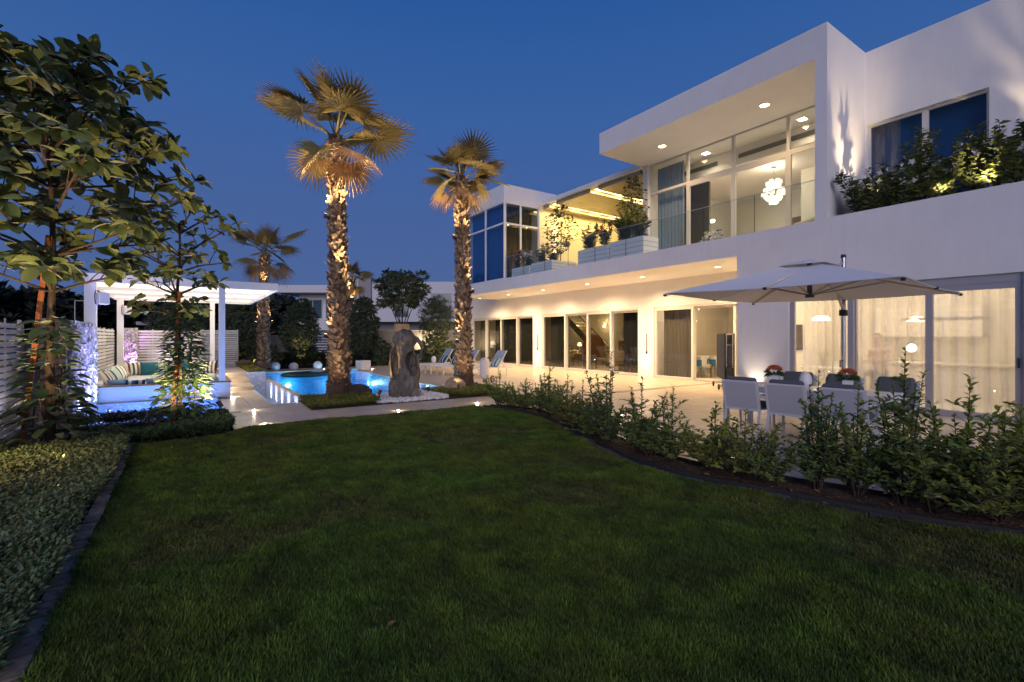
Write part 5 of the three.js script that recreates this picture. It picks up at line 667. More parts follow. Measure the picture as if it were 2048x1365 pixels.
// ------------------------------------------------------------------ plants
function leafGeo(len, width, curl = 0.15, seg = 3, widest = 0.5, round = 0.75) { // one leaf along +z, upper side +y, folded along its midrib
  const pos = [], uv = [], idx = []; for (let i = 0; i <= seg; i++) { const t = i / seg, w = width / 2 * Math.pow(Math.sin(Math.pow(clamp(t, 0.03, 1), Math.log(0.5) / Math.log(widest)) * PI * 0.985 + 0.02), round), y = -curl * t * t * len; pos.push(-w, y + w * 0.28, t * len, 0, y, t * len, w, y + w * 0.28, t * len); uv.push(0, t, 0.5, t, 1, t); if (i) { const o = (i - 1) * 3; idx.push(o, o + 3, o + 1, o + 1, o + 3, o + 4, o + 1, o + 4, o + 2, o + 2, o + 4, o + 5); } } return geoOf(pos, uv, idx);
}
const leafMat = (rough = 0.55) => new THREE.MeshPhysicalMaterial({ color: lin(1, 1, 1), roughness: 1, vertexColors: true, side, transmission: 0.35, thickness: 0 });
const LEAF = leafMat(0.6), LEAFGLOSS = leafMat(0.5), BARK = std([1, 1, 1], 0.9, { map: tex(256, (u, v) => { const g = 0.7 + 0.7 * (fbm(u * 12, v * 5, 0.2, 5, 256) - 0.5); return [0.36 * g, 0.29 * g, 0.23 * g]; }, true, 1), bumpMap: grey((u, v) => fbm(u * 20, v * 6, 0.5, 4, 256), 256), bumpScale: 0.01 });
const tint = (r, c, amt = 0.35) => { const k = 1 + (r() - 0.5) * 2 * amt; return [c[0] * k * (0.9 + r() * 0.3), c[1] * k, c[2] * k * (0.8 + r() * 0.4)]; };
// ---- fan palms
function frondGeo(R, n, spread, droop, split, seed, petiole, tilt = 0) { const ct = Math.cos(tilt), st = Math.sin(tilt); // petiole along +z from 0, fan beyond it
  const r = rng(seed), pos = [], uv = [], idx = [], col = [], P = petiole; let o;
  for (let k = 0; k < n; k++) {
    const a = (k / (n - 1) - 0.5) * spread, da = spread / n * 0.5, len = R * (0.74 + 0.26 * Math.cos(a * 0.75)) * (0.9 + r() * 0.16), c = Math.cos(a), s = Math.sin(a), tw = 0.9 + r() * 0.2; o = pos.length / 3;
    for (const [t, hw] of [[0.02, 1], [split, 1], [split + (1 - split) * 0.55, 0.42], [1, 0.02]]) { const q = t * len, wv = Math.min(Math.tan(da) * Math.min(q, split * len), 0.05) * hw * tw, dr = -droop * Math.pow(t, 2.6) * R * (0.7 + 0.6 * r()), base = P + c * q, lift = 0.05 * Math.cos(a * 2) * q; const x = s * q, fold = wv * 0.95; const shade = 0.85 + 0.3 * r();
      for (const [e, f] of [[-1, fold], [0, 0], [1, fold]]) { { const yy = lift + dr + f, zz = base - P - s * wv * e; pos.push(x + c * wv * e, yy * ct - zz * st, P + yy * st + zz * ct); } uv.push(0, t); const tip = clamp((t - 0.6) * 2, 0, 1); col.push((0.15 + 0.08 * tip) * shade, (0.12 + 0.015 * tip) * shade, (0.035 + 0.012 * tip) * shade); } }
    for (let i = 0; i < 3; i++) { const q = o + i * 3; idx.push(q, q + 3, q + 1, q + 1, q + 3, q + 4, q + 1, q + 4, q + 2, q + 2, q + 4, q + 5); }
  }
  o = pos.length / 3; for (let i = 0; i <= 4; i++) { const t = i / 4, w = lerp(0.035, 0.014, t); for (const [a, b] of [[-w, 0], [0, w * 0.6], [w, 0], [0, -w * 0.5]]) { pos.push(a, b, t * P); uv.push(0, t); col.push(0.14, 0.12, 0.04); } if (i) for (let k = 0; k < 4; k++) { const A = o + (i - 1) * 4 + k, B = o + (i - 1) * 4 + (k + 1) % 4; idx.push(A, A + 4, B, B, A + 4, B + 4); } }
  return geoOf(pos, uv, idx, null, col);
}
const FR = { up: [1, 2, 3].map(s => frondGeo(1, 27, 3.7, 0.04, 0.5, s, 0.3 + 0.15 * s, 0.25)), mid: [4, 5, 6].map(s => frondGeo(1, 28, 3.9, 0.05, 0.52, s, 0.5 + 0.16 * (s - 3), 0.3)), low: [7, 8].map(s => frondGeo(0.95, 24, 3.0, 0.2, 0.45, s, 0.55, 0.3)) };
const frondMat = new THREE.MeshPhysicalMaterial({ color: lin(1, 1, 1), roughness: 1, vertexColors: true, side, transmission: 0.2, thickness: 0 }), dryMat = new THREE.MeshPhysicalMaterial({ color: lin(0.26, 0.16, 0.08), roughness: 1, side, transmission: 0.15, thickness: 0 });
const trunkMat = std([1, 1, 1], 0.95, { map: tex(256, (u, v) => { const g = 0.75 + 0.8 * (fbm(u * 14, v * 10, 0.4, 5, 256) - 0.5); return [0.4 * g, 0.3 * g, 0.235 * g]; }, true, 1), bumpMap: grey((u, v) => fbm(u * 24, v * 12, 0.5, 4, 256), 256), bumpScale: 0.02 });
const bootMats = [[0.16, 0.105, 0.065], [0.22, 0.155, 0.1], [0.12, 0.075, 0.045], [0.27, 0.2, 0.135]].map((c, i) => std([1, 1, 1], 0.9, { side, map: tex(128, (u, v) => { const g = 1 + 0.7 * (fbm(u * 30 + i, v * 5, 0.3, 4, 256) - 0.5), s = k => Math.pow(k, 1 / 2.2); return [s(c[0]) * g, s(c[1]) * g, s(c[2]) * g]; }, true, 1) }));
const bootGeos = [0, 1, 2, 3, 4].map(k => { // old leaf base: a broad strap that hugs the trunk, frays and lifts at its tip
  const r = rng(50 + k), pos = [], uv = [], idx = [], n = 4, L = 0.24 + r() * 0.14, skew = (r() - 0.5) * 0.5, lift = 0.05 + r() * 0.1; for (let i = 0; i <= n; i++) { const t = i / n, w = lerp(0.1, 0.035 + r() * 0.02, Math.pow(t, 0.8)), z = 0.012 + lift * Math.pow(t, 1.8) + (r() - 0.5) * 0.012; for (const e of [-1, 0, 1]) { pos.push(e * w + skew * t * L, t * L + (r() - 0.5) * 0.02, z - (e ? 0.02 * (1 - t) : 0) + (r() - 0.5) * 0.012); uv.push(e * 0.5 + 0.5, t); } if (i) { const o = (i - 1) * 3; idx.push(o, o + 1, o + 3, o + 1, o + 4, o + 3, o + 1, o + 2, o + 4, o + 2, o + 5, o + 4); } } return geoOf(pos, uv, idx); });
function palm(label, base, H, r0, r1, lean, fronds, seed, o = {}) {
  const t = thing('fan_palm', label, 'palm tree', base, 0, 'fan palms'), r = rng(seed), pts = [], N = 8, at = k => V3(lean[0] * k * k, k * H, lean[1] * k * k);
  for (let i = 0; i <= N; i++) pts.push(at(i / N)); obj('trunk', taperTube(pts, steps(0, 1, N).map(k => lerp(r0, r1, Math.pow(k, 0.7)) * (k === 0 ? 1.25 : 1)), 18), trunkMat, t);
  const hl = []; for (let i = 0; i < (o.husk ?? 0); i++) { const k = r() * 0.985, a = r() * 6.283, R = lerp(r0, r1, Math.pow(k, 0.7)), c = at(k), q = new THREE.Quaternion().setFromEuler(new THREE.Euler((r() - 0.3) * 0.3, a, 0, 'YXZ')).multiply(new THREE.Quaternion().setFromAxisAngle(V3(0, 0, 1), (r() - 0.5) * 2.2)), g = 0.6 + r() * 0.8; hl.push([V3(c.x + Math.sin(a) * R * 0.98, c.y - 0.05, c.z + Math.cos(a) * R * 0.98), q, 0.3 + r() * 0.3, [0.2 * g, 0.14 * g, 0.09 * g]]); } if (hl.length) { const hm = obj('husk_fibre', scatter(bootGeos[Math.floor(r() * 5)], hl), std([1, 1, 1], 0.95, { vertexColors: true, side }), t); hm.userData.kind = 'stuff'; }
  const nb = o.boots ?? 150; for (let i = 0; i < nb; i++) { const k = (i + 0.5) / nb * 0.985, a = i * 2.39996 + (r() - 0.5) * 0.5, R = lerp(r0, r1, Math.pow(k, 0.7)), c = at(k), m = obj('leaf_base', bootGeos[Math.floor(r() * 5)], bootMats[Math.floor(r() * 4)], t); m.position.set(c.x + Math.sin(a) * R * 0.97, c.y - 0.06, c.z + Math.cos(a) * R * 0.97); m.rotation.set(0, a, 0); m.rotateX((r() - 0.3) * 0.35); m.rotateZ((r() - 0.5) * 1.1); const s = (0.8 + r() * 0.5) * (o.bootScale ?? 1); m.scale.set(s, s, s * (r() < 0.12 ? 2.6 : 0.45 + r() * 0.5)); }
  const top = at(1); for (const [az, el, R, kind, roll] of fronds) { const set = FR[kind === 'dry' ? 'low' : kind], dry = kind === 'dry' || (kind === 'low' && r() < 0.5), m = obj('frond', set[Math.floor(r() * set.length)], dry ? dryMat : frondMat, t), d = V3(Math.sin(az) * Math.cos(el), Math.sin(el), Math.cos(az) * Math.cos(el)); m.position.copy(top).addScaledVector(V3(d.x, 0, d.z), r1 * 0.7); m.position.y += -0.15 + 0.25 * clamp(el, -0.6, 1); m.quaternion.copy(quatTo(d, roll ?? (r() - 0.5) * 1.4)); m.scale.setScalar(R); }
  if (o.straps) for (const y of o.straps) { const k = y / H, c = at(k), R = lerp(r0, r1, Math.pow(k, 0.7)) + 0.035; obj('strap', new THREE.TorusGeometry(R, 0.012, 6, 26).rotateX(PI / 2).translate(c.x, c.y, c.z), M.black, t); }
  return t;
}
// lamps strapped to palm trunks, aimed up the bark
function trunkLamp(p, out, label, i, aim = 2.2, ang = 0.5, back = 0.55) { // p on the bark, out = outward direction
  const t = thing('trunk_spotlight', label, 'lamp', p, Math.atan2(out[0], out[1]), 'spotlights strapped to palms'), q = V3(out[0], 0, out[1]).normalize(); obj('bracket', bb(-0.02, 0.02, -0.03, 0.03, -0.06, 0.06), M.black, t); const h = new THREE.CylinderGeometry(0.04, 0.03, 0.11, 14); h.rotateX(-0.25); h.translate(0, 0.03, 0.09); obj('lamp_head', h, M.black, t); const l = new THREE.CircleGeometry(0.034, 14).rotateX(-PI / 2); l.rotateX(-0.25); l.translate(0, 0.088, 0.075); obj('lamp_lens', l, emit(WARM, 8), t);
  const s = V3(...p).addScaledVector(q, 0.16); spot([s.x, s.y + 0.12, s.z], [p[0] - q.x * back, p[1] + aim, p[2] - q.z * back], WARM, i, ang, 0.7, 1);
}
const fan = (seed, nUp, nMid, nLow, nDry, R, o = {}) => { const r = rng(seed), l = []; for (let i = 0; i < nUp; i++) l.push([i / nUp * 6.283 + r() * 0.5, 0.95 + r() * 0.5, R * (0.6 + r() * 0.4), 'up']); for (let i = 0; i < nMid; i++) l.push([i / nMid * 6.283 + r() * 0.6, 0.1 + r() * 0.75, R * (0.75 + r() * 0.35), 'mid']); for (let i = 0; i < nLow; i++) l.push([i / nLow * 6.283 + r() * 0.7, -0.2 - r() * 0.4, R * (0.8 + r() * 0.2), 'low']); for (let i = 0; i < nDry; i++) l.push([i / nDry * 6.283 + r() * 0.8, -0.55 - r() * 0.5, R * (0.65 + r() * 0.3), 'dry']); return l; };
palm('tallest fan palm with shaggy trunk standing at the pool corner', [3.28, 0, -12.78], 6.75, 0.27, 0.17, [-0.1, 0.02], fan(3, 6, 10, 4, 3, 1.12), 71, { boots: 230, bootScale: 0.52, husk: 1500, straps: [2.9, 3.9, 1.5] });
palm('fan palm with compact crown between pool and terrace', [6.95, 0, -12.8], 6.4, 0.27, 0.16, [-0.1, 0.02], fan(5, 12, 12, 4, 3, 0.86), 72, { boots: 210, bootScale: 0.52, husk: 1300, straps: [2.4, 1.2] });
palm('shorter fan palm in the planting beside the pavilion', [2.62, 0.3, -21.95], 4.7, 0.24, 0.16, [0.05, 0], fan(8, 6, 8, 4, 4, 1.0), 73, { boots: 150, bootScale: 0.6, husk: 700, straps: [2.1, 3.2] });
palm('distant fan palm mostly hidden behind the tallest palm', [7.9, 0, -28.0], 4.9, 0.2, 0.14, [0, 0], fan(11, 5, 8, 5, 4, 0.75), 74, { boots: 60 });
{ const q = [-0.1, 1]; const L = (x, y, z, ox, oz, i, l, aim, ang, back) => trunkLamp([x, y, z], [ox, oz], l, i, aim, ang, back);
  L(3.22, 3.1, -12.5, -0.2, 1, 15, 'warm spotlight strapped to the tallest palm, facing the lawn', 2.4, 0.42, 0.5); L(3.5, 2.5, -12.62, 0.8, 0.6, 14, 'warm spotlight strapped to the tallest palm, facing the terrace', 2.4, 0.45, 0.5); L(3.0, 1.55, -12.7, -1, 0.2, 7, 'warm spotlight low on the tallest palm, facing the pavilion', 2.2, 0.5, 0.5);
  L(7.05, 2.9, -12.52, 0.4, 1, 13, 'warm spotlight strapped to the second palm, facing the villa', 2.2, 0.42, 0.5); L(6.7, 1.4, -12.68, -0.9, 0.5, 7, 'warm spotlight low on the second palm, facing the pool', 2.2, 0.45, 0.5);
  L(2.6, 3.6, -21.7, 0, 1, 8, 'warm spotlight high on the shorter palm', 1.6, 0.5, 0.5); L(2.4, 2.1, -21.87, -0.9, 0.3, 4, 'warm spotlight on the shorter palm, facing the pavilion', 1.8, 0.5, 0.5); L(2.86, 2.15, -21.87, 0.9, 0.3, 4, 'warm spotlight on the shorter palm, facing the pool', 1.8, 0.5, 0.5);
  // crown lamps strapped under the heads, lighting the fronds
  L(3.3, 4.6, -12.52, 0.3, 1, 26, 'warm crown spotlight on the tallest palm', 2.0, 0.85, -0.45); L(3.0, 4.6, -12.72, -1, 0.3, 24, 'warm crown spotlight on the tallest palm, facing the pavilion', 2.0, 0.85, -0.45); L(6.98, 4.5, -12.56, 0.1, 1, 14, 'warm crown spotlight on the second palm', 1.8, 0.85, -0.4); L(6.66, 4.5, -12.75, -1, 0.3, 16, 'warm crown spotlight on the second palm, facing the pool', 1.8, 0.85, -0.4);
  L(7.9, 3.4, -27.8, 0, 1, 8, 'warm crown spotlight on the distant palm', 1.6, 0.8, 0); }
// ---- big-leaved almond trees
const almondLeaf = [leafGeo(1, 0.58, 0.16, 8, 0.6, 0.6), leafGeo(1, 0.52, 0.3, 8, 0.62, 0.6), leafGeo(1, 0.62, 0.05, 8, 0.58, 0.6)];
const almondMats = [[0.085, 0.13, 0.026], [0.105, 0.145, 0.026], [0.07, 0.115, 0.03], [0.125, 0.15, 0.026], [0.09, 0.11, 0.026]].map(c => new THREE.MeshPhysicalMaterial({ color: lin(...c), roughness: 1, side, transmission: 0.4, thickness: 0, clearcoat: 0.2, clearcoatRoughness: 0.5 }));
function almondTree(label, base, H, tiers, seed, o = {}) {
  const t = thing('almond_tree', label, 'tree', base), r = rng(seed), leaves = [], trunkPts = steps(0, 1, 6).map(k => V3((fbm(k * 3, seed, 0.2, 2) - 0.5) * 0.25 * k + (o.lean?.[0] ?? 0) * k, k * H, (fbm(k * 3, seed, 5.2, 2) - 0.5) * 0.25 * k + (o.lean?.[1] ?? 0) * k)), curve = new THREE.CatmullRomCurve3(trunkPts), R0 = o.r ?? 0.055;
  obj('trunk', taperTube(trunkPts, steps(0, 1, 6).map(k => lerp(R0, 0.016, k)), 9), BARK, t);
  const rosette = (p, d, n, size) => { for (let i = 0; i < n; i++) { const a = i * 2.4 + r() * 0.5, e = -0.2 + r() * 1.05, u = V3(1, 0, 0).cross(d).normalize(), w = d.clone().cross(u), q = u.multiplyScalar(Math.cos(a)).addScaledVector(w, Math.sin(a)).multiplyScalar(Math.cos(e)).addScaledVector(d, Math.sin(e)); q.y -= 0.08; leaves.push([p.clone().addScaledVector(d, -0.02 * r()), quatTo(q, (r() - 0.5) * 1.8), size * (0.6 + r() * 0.55)]); } };
  for (const [h, len, n, up, tw] of tiers) for (let i = 0; i < n; i++) {
    const a = i / n * 6.283 + tw + (r() - 0.5) * 0.5, p0 = curve.getPoint(clamp(h / H, 0, 1)), L = len * (0.75 + r() * 0.45), d = V3(Math.sin(a), up, Math.cos(a)).normalize(), p1 = p0.clone().addScaledVector(d, L * 0.5).add(V3(0, 0.04, 0)), p2 = p0.clone().addScaledVector(d, L).add(V3((r() - 0.5) * 0.2, L * 0.14 * r(), (r() - 0.5) * 0.2));
    obj('branch', taperTube([p0, p1, p2], [0.022 * (o.bs ?? 1), 0.015 * (o.bs ?? 1), 0.008 * (o.bs ?? 1)], 6), BARK, t); const bc = new THREE.CatmullRomCurve3([p0, p1, p2]);
    for (let k = 0; k < (o.twigs ?? 3); k++) { const s = 0.42 + 0.5 * (k + r() * 0.6) / (o.twigs ?? 3), q0 = bc.getPoint(s), sd = V3((r() - 0.5) * 1.6, 0.35 + r() * 0.5, (r() - 0.5) * 1.6).addScaledVector(d, 0.6).normalize(), q1 = q0.clone().addScaledVector(sd, 0.16 + r() * 0.26 * len); obj('twig', taperTube([q0, q0.clone().lerp(q1, 0.5).add(V3(0, 0.02, 0)), q1], [0.009, 0.007, 0.005], 5), BARK, t); rosette(q1, sd.clone().lerp(V3(0, 1, 0), 0.35).normalize(), o.per ?? 8, o.leaf ?? 0.26); }
    rosette(p2, d.clone().lerp(V3(0, 1, 0), 0.45).normalize(), (o.per ?? 8) + 2, (o.leaf ?? 0.26) * 1.05);
  }
  if (o.top !== false) rosette(curve.getPoint(1), V3(0, 1, 0), 10, o.leaf ?? 0.26);
  leaves.sort((a, b) => b[2] - a[2]); leaves.forEach(([p, q, s], i) => { if (i >= 290) return; const m = obj('leaf', almondLeaf[i % 3], almondMats[Math.floor(r() * 5)], t); m.position.copy(p); m.quaternion.copy(q); m.scale.setScalar(s); });
  const rest = leaves.slice(290).map(([p, q, s]) => [p, q, s, tint(r, [0.08, 0.12, 0.028])]); if (rest.length) { const f = obj('foliage', scatter(almondLeaf[1], rest), LEAFGLOSS, t); f.userData.kind = 'stuff'; }
  return t;
}
almondTree('large-leaved staked tree over the planted border by the slatted fence', [-1.5, 0, -8.75], 4.75, [[2.15, 0.95, 4, 0.35, 0.2], [2.65, 1.25, 6, 0.28, 0.9], [3.1, 1.45, 6, 0.24, 0.3], [3.55, 1.4, 7, 0.25, 1.1], [4.0, 1.3, 7, 0.25, 0.7], [4.4, 1.15, 6, 0.3, 0.1], [4.7, 0.8, 5, 0.4, 0.5]], 23, { leaf: 0.255, per: 10, twigs: 5, r: 0.06 });
almondTree('slender staked tree beside the pavilion with sparse whorled branches', [-0.1, 0, -10.35], 3.55, [[1.9, 0.6, 4, 0.15, 0.5], [2.3, 0.75, 5, 0.3, 1.2], [2.7, 0.75, 5, 0.35, 0.4], [3.0, 0.95, 4, 0.5, 0.9], [3.4, 0.6, 4, 0.7, 0.2]], 29, { leaf: 0.18, per: 7, twigs: 2, r: 0.045 });
{ // wooden stakes
  const mk = (l, a, b) => { const t = thing('tree_stake', l, 'stake', [a[0], 0, a[2]]); const g = bar([0, a[1], 0], [b[0] - a[0], b[1], b[2] - a[2]], 0.055, 0.055); obj('post', muv(g), M.stake, t); obj('tie', new THREE.TorusGeometry(0.07, 0.008, 6, 18).rotateX(PI / 2).translate((b[0] - a[0]) * 0.75, b[1] * 0.75, (b[2] - a[2]) * 0.75), M.rubber, t); };
  mk('leaning orange-brown wooden stake tied to the large-leaved tree', [-1.83, -0.02, -9.0], [-1.5, 2.9, -8.68]); mk('upright brown wooden stake tied to the slender tree', [-0.2, -0.02, -10.32], [-0.1, 2.35, -10.2]);
}
// climbing plants round the trunks
function climber(label, base, H, n, size, spread, seed, wide = 0.62) { const t = thing('climbing_plant', label, 'plant', base), r = rng(seed), g = [leafGeo(1, wide, 0.2, 4, 0.42), leafGeo(1, wide * 0.85, 0.35, 4, 0.45)], l = []; for (let k = 0; k < 4; k++) { const a = k * 1.6 + r(), pts = steps(0, 1, 5).map(s => V3(Math.cos(a + s * 3) * (0.07 + spread * 0.4 * (1 - s)), s * H * (0.7 + r() * 0.3), Math.sin(a + s * 3) * (0.07 + spread * 0.4 * (1 - s)))); obj('stem', taperTube(pts, [0.012, 0.01, 0.006], 5), BARK, t); }
  for (let i = 0; i < n; i++) { const k = Math.pow(r(), 1.15), a = r() * 6.283, q = 0.05 + spread * (1 - k * 0.75) * Math.sqrt(r()), p = V3(Math.cos(a) * q, 0.06 + k * H, Math.sin(a) * q), d = V3(Math.cos(a + (r() - 0.5)), 0.35 - r() * 0.75, Math.sin(a + (r() - 0.5))); l.push([p, quatTo(d, (r() - 0.5) * 0.8), size * (0.65 + r() * 0.6), tint(r, [0.05, 0.105, 0.024], 0.3)]); }
  const ms = [[0.05, 0.11, 0.024], [0.065, 0.12, 0.026], [0.04, 0.09, 0.024]].map(c => new THREE.MeshPhysicalMaterial({ color: lin(...c), roughness: 1, side, transmission: 0.4, thickness: 0 })); l.slice(0, 120).forEach(([p, q, s], i) => { const m = obj('leaf', g[i % 2], ms[i % 3], t); m.position.copy(p); m.quaternion.copy(q); m.scale.setScalar(s); }); if (l.length > 120) { const f = obj('foliage', scatter(g[0], l.slice(120)), LEAF, t); f.userData.kind = 'stuff'; } return t; }
climber('leafy climber with broad leaves round the trunk of the large-leaved tree', [-1.48, 0, -8.7], 1.75, 240, 0.21, 0.36, 41); climber('leafy climber lit yellow at the foot of the slender tree', [-0.03, 0, -10.3], 2.0, 1150, 0.145, 0.4, 43, 0.5);
spotFitting([0.5, 0.0, -10.05], [-0.02, 1.0, -10.32], 'garden spotlight lighting the slender tree beside the pavilion', 'garden spotlights', WARM, 18, 1.0, { h: 0.3 }); spotFitting([-0.5, 0.0, -9.72], [-0.06, 1.1, -10.3], 'garden spotlight in the low hedge aimed at the climber', 'garden spotlights', WARM, 11, 1.0, { h: 0.22 }); spotFitting([-1.15, 0.0, -7.35], [-1.5, 2.6, -8.6], 'garden spotlight lighting the large-leaved tree', 'garden spotlights', WARM, 65, 0.85, { h: 0.02 }); spotFitting([-0.95, 0.0, -6.0], [-1.2, 3.6, -8.2], 'garden spotlight in the ground cover aimed at the high branches', 'garden spotlights', WARM, 55, 0.7, { h: 0.02 }); { const t = thing('fence_lamp', 'small black wall lamp on the slatted fence above the planted border', 'lamp', [-2.235, 1.3, -7.5], PI / 2); obj('bracket', rb(0.06, 0.1, 0.03, 0.008, 0, 0, 0.015), M.black, t); obj('lamp_head', rb(0.16, 0.05, 0.12, 0.012, 0, 0.02, 0.09), M.black, t); obj('lamp_lens', bb(-0.06, 0.06, -0.012, -0.006, 0.05, 0.13), emit(WARM, 4), t); spot([-2.14, 1.26, -7.5], [-1.75, 0, -7.2], WARM, 7, 1.15, 1, 3); };
// ---- shrubs of the curved bed
function shrub(label, x, z, h, w, leaf, n, seed, col = [0.05, 0.095, 0.02]) { // arching shoots with leaves set along them
  const t = thing('bed_shrub', label, 'shrub', [x, 0.02, z], 0, 'shrubs in the curved bed'), r = rng(seed), l = [], g = leafGeo(1, 0.5, 0.22, 3, 0.45); leaf *= 1.0; col = [col[0] * 3.1, col[1] * 2.5, col[2] * 0.6]; h *= z > -3 ? 1.2 : 1.08;
  const leafy = (c, L, s0) => { const m = Math.max(4, Math.round(L * (1 - s0) / (leaf * 0.17))); for (let i = 0; i <= m; i++) { const s = lerp(s0, 1, i / m), p = c.getPoint(s), tg = c.getTangent(s), a = i * 2.4 + r() * 0.8, d = V3(Math.cos(a), 0.1 + r() * 0.5, Math.sin(a)).addScaledVector(tg, 0.25 + 0.5 * s); l.push([p, quatTo(d, (r() - 0.5) * 1.4), leaf * (0.55 + r() * 0.6) * (1.1 - 0.35 * s), tint(r, col, 0.35)]); } };
  const ns = 9 + Math.floor(r() * 5); for (let k = 0; k < ns; k++) { const a = k / ns * 6.283 + r() * 0.8, hh = h * (k === 0 ? 1 : 0.35 + r() * 0.55), sp = w * (k === 0 ? 0.1 : 0.4 + r() * 1.0), tip = V3(Math.cos(a) * sp, hh, Math.sin(a) * sp), pts = [V3(Math.cos(a) * 0.03, 0, Math.sin(a) * 0.03), V3(Math.cos(a) * sp * 0.5, hh * 0.4, Math.sin(a) * sp * 0.5), tip], c = new THREE.CatmullRomCurve3(pts), L = c.getLength(); obj('stem', taperTube(pts, [0.01, 0.006, 0.002], 5), BARK, t); leafy(c, L, 0.3);
    const nb = 4 + Math.floor(n / 150 + r() * 3); for (let i = 0; i < nb; i++) { const s = 0.12 + 0.75 * (i + r()) / nb, p = c.getPoint(s), b = r() * 6.283, bl = (0.1 + 0.3 * w + 0.16 * r()) * (1.15 - s * 0.8), q = p.clone().add(V3(Math.cos(b) * bl, bl * (0.2 + 0.6 * r()), Math.sin(b) * bl)), pp = [p, p.clone().lerp(q, 0.5).add(V3(0, 0.015, 0)), q], bc = new THREE.CatmullRomCurve3(pp); obj('twig', taperTube(pp, [0.004, 0.003, 0.0015], 4), BARK, t); leafy(bc, bl, 0.12); } }
  obj('foliage', scatter(g, l), LEAF, t); return t;
}
{ const S = [['bushy shrub at the far tip of the curved bed by the path', 5.75, -8.95, 0.72, 0.3, 0.055, 520], ['rounded shrub second from the path end of the curved bed', 5.85, -8.1, 0.62, 0.3, 0.055, 520], ['dense shrub with two upright shoots at the bend of the bed', 5.75, -7.2, 1.0, 0.36, 0.06, 760], ['dense olive-green shrub at the bend of the bed', 5.6, -6.5, 0.8, 0.36, 0.06, 720], ['thin yellowish shrub beside the dense olive-green shrub', 5.28, -5.75, 0.78, 0.3, 0.055, 520, [0.075, 0.09, 0.022]], ['tall dark shrub with pointed top in front of the dining room', 4.98, -4.85, 1.22, 0.34, 0.075, 700, [0.036, 0.075, 0.026]], ['open dark shrub beside the tall pointed shrub', 5.0, -4.3, 0.92, 0.33, 0.07, 560, [0.04, 0.078, 0.024]], ['airy shrub in front of the first terrace chair', 4.92, -3.75, 0.86, 0.3, 0.065, 420], ['yellow-green shrub in front of the middle terrace chairs', 4.95, -3.2, 0.72, 0.34, 0.075, 560, [0.085, 0.12, 0.02]], ['small low shrub on the mulch beside the yellow-green shrub', 5.05, -2.62, 0.45, 0.28, 0.06, 330], ['tall narrow shrub in front of the last terrace chair', 5.2, -2.22, 0.98, 0.22, 0.07, 420, [0.042, 0.085, 0.024]], ['slender open shrub beside the tall narrow shrub', 5.3, -1.92, 0.88, 0.26, 0.075, 380], ['tallest leafy shrub in front of the kitchen windows', 5.4, -1.6, 1.2, 0.32, 0.08, 620, [0.05, 0.09, 0.022]], ['broad leafy shrub in front of the kitchen windows', 5.55, -1.2, 0.98, 0.42, 0.09, 640, [0.06, 0.1, 0.02]], ['yellow-lit broad-leaved shrub at the near end of the bed', 5.75, -0.82, 0.98, 0.45, 0.095, 600, [0.08, 0.115, 0.018]], ['leafy shrub overhanging the terrace at the near end of the bed', 6.1, -0.5, 1.05, 0.4, 0.095, 480, [0.085, 0.12, 0.018]]];
  S.push(['low filler shrub between the first bed shrubs', 5.82, -8.55, 0.5, 0.32, 0.055, 400], ['low filler shrub behind the shrub with upright shoots', 5.9, -7.65, 0.6, 0.34, 0.055, 420], ['low filler shrub before the olive-green shrub', 5.5, -6.15, 0.55, 0.3, 0.055, 400, [0.075, 0.09, 0.022]], ['spreading shrub before the tall pointed shrub', 5.1, -5.3, 0.6, 0.34, 0.065, 420], ['spreading shrub between the open dark shrub and the airy shrub', 4.9, -4.05, 0.55, 0.32, 0.065, 420], ['spreading shrub beside the small low shrub', 5.05, -2.9, 0.6, 0.34, 0.07, 420, [0.07, 0.1, 0.02]], ['bushy shrub filling the bed before the kitchen windows', 5.35, -1.38, 0.75, 0.42, 0.085, 460, [0.06, 0.1, 0.02]], ['bushy shrub filling the near end of the bed', 5.6, -1.0, 0.75, 0.45, 0.09, 480, [0.07, 0.105, 0.02]]);
  S.forEach(([l, x, z, h, w, lf, n, c], i) => shrub(l, x, z, h, w, lf, n, 200 + i, c)); }
spotFitting([6.02, 0.0, -1.0], [5.7, 0.9, -0.8], 'small garden spotlight among the near shrubs', 'garden spotlights', WARM, 3, 0.9, { h: 0.03 });
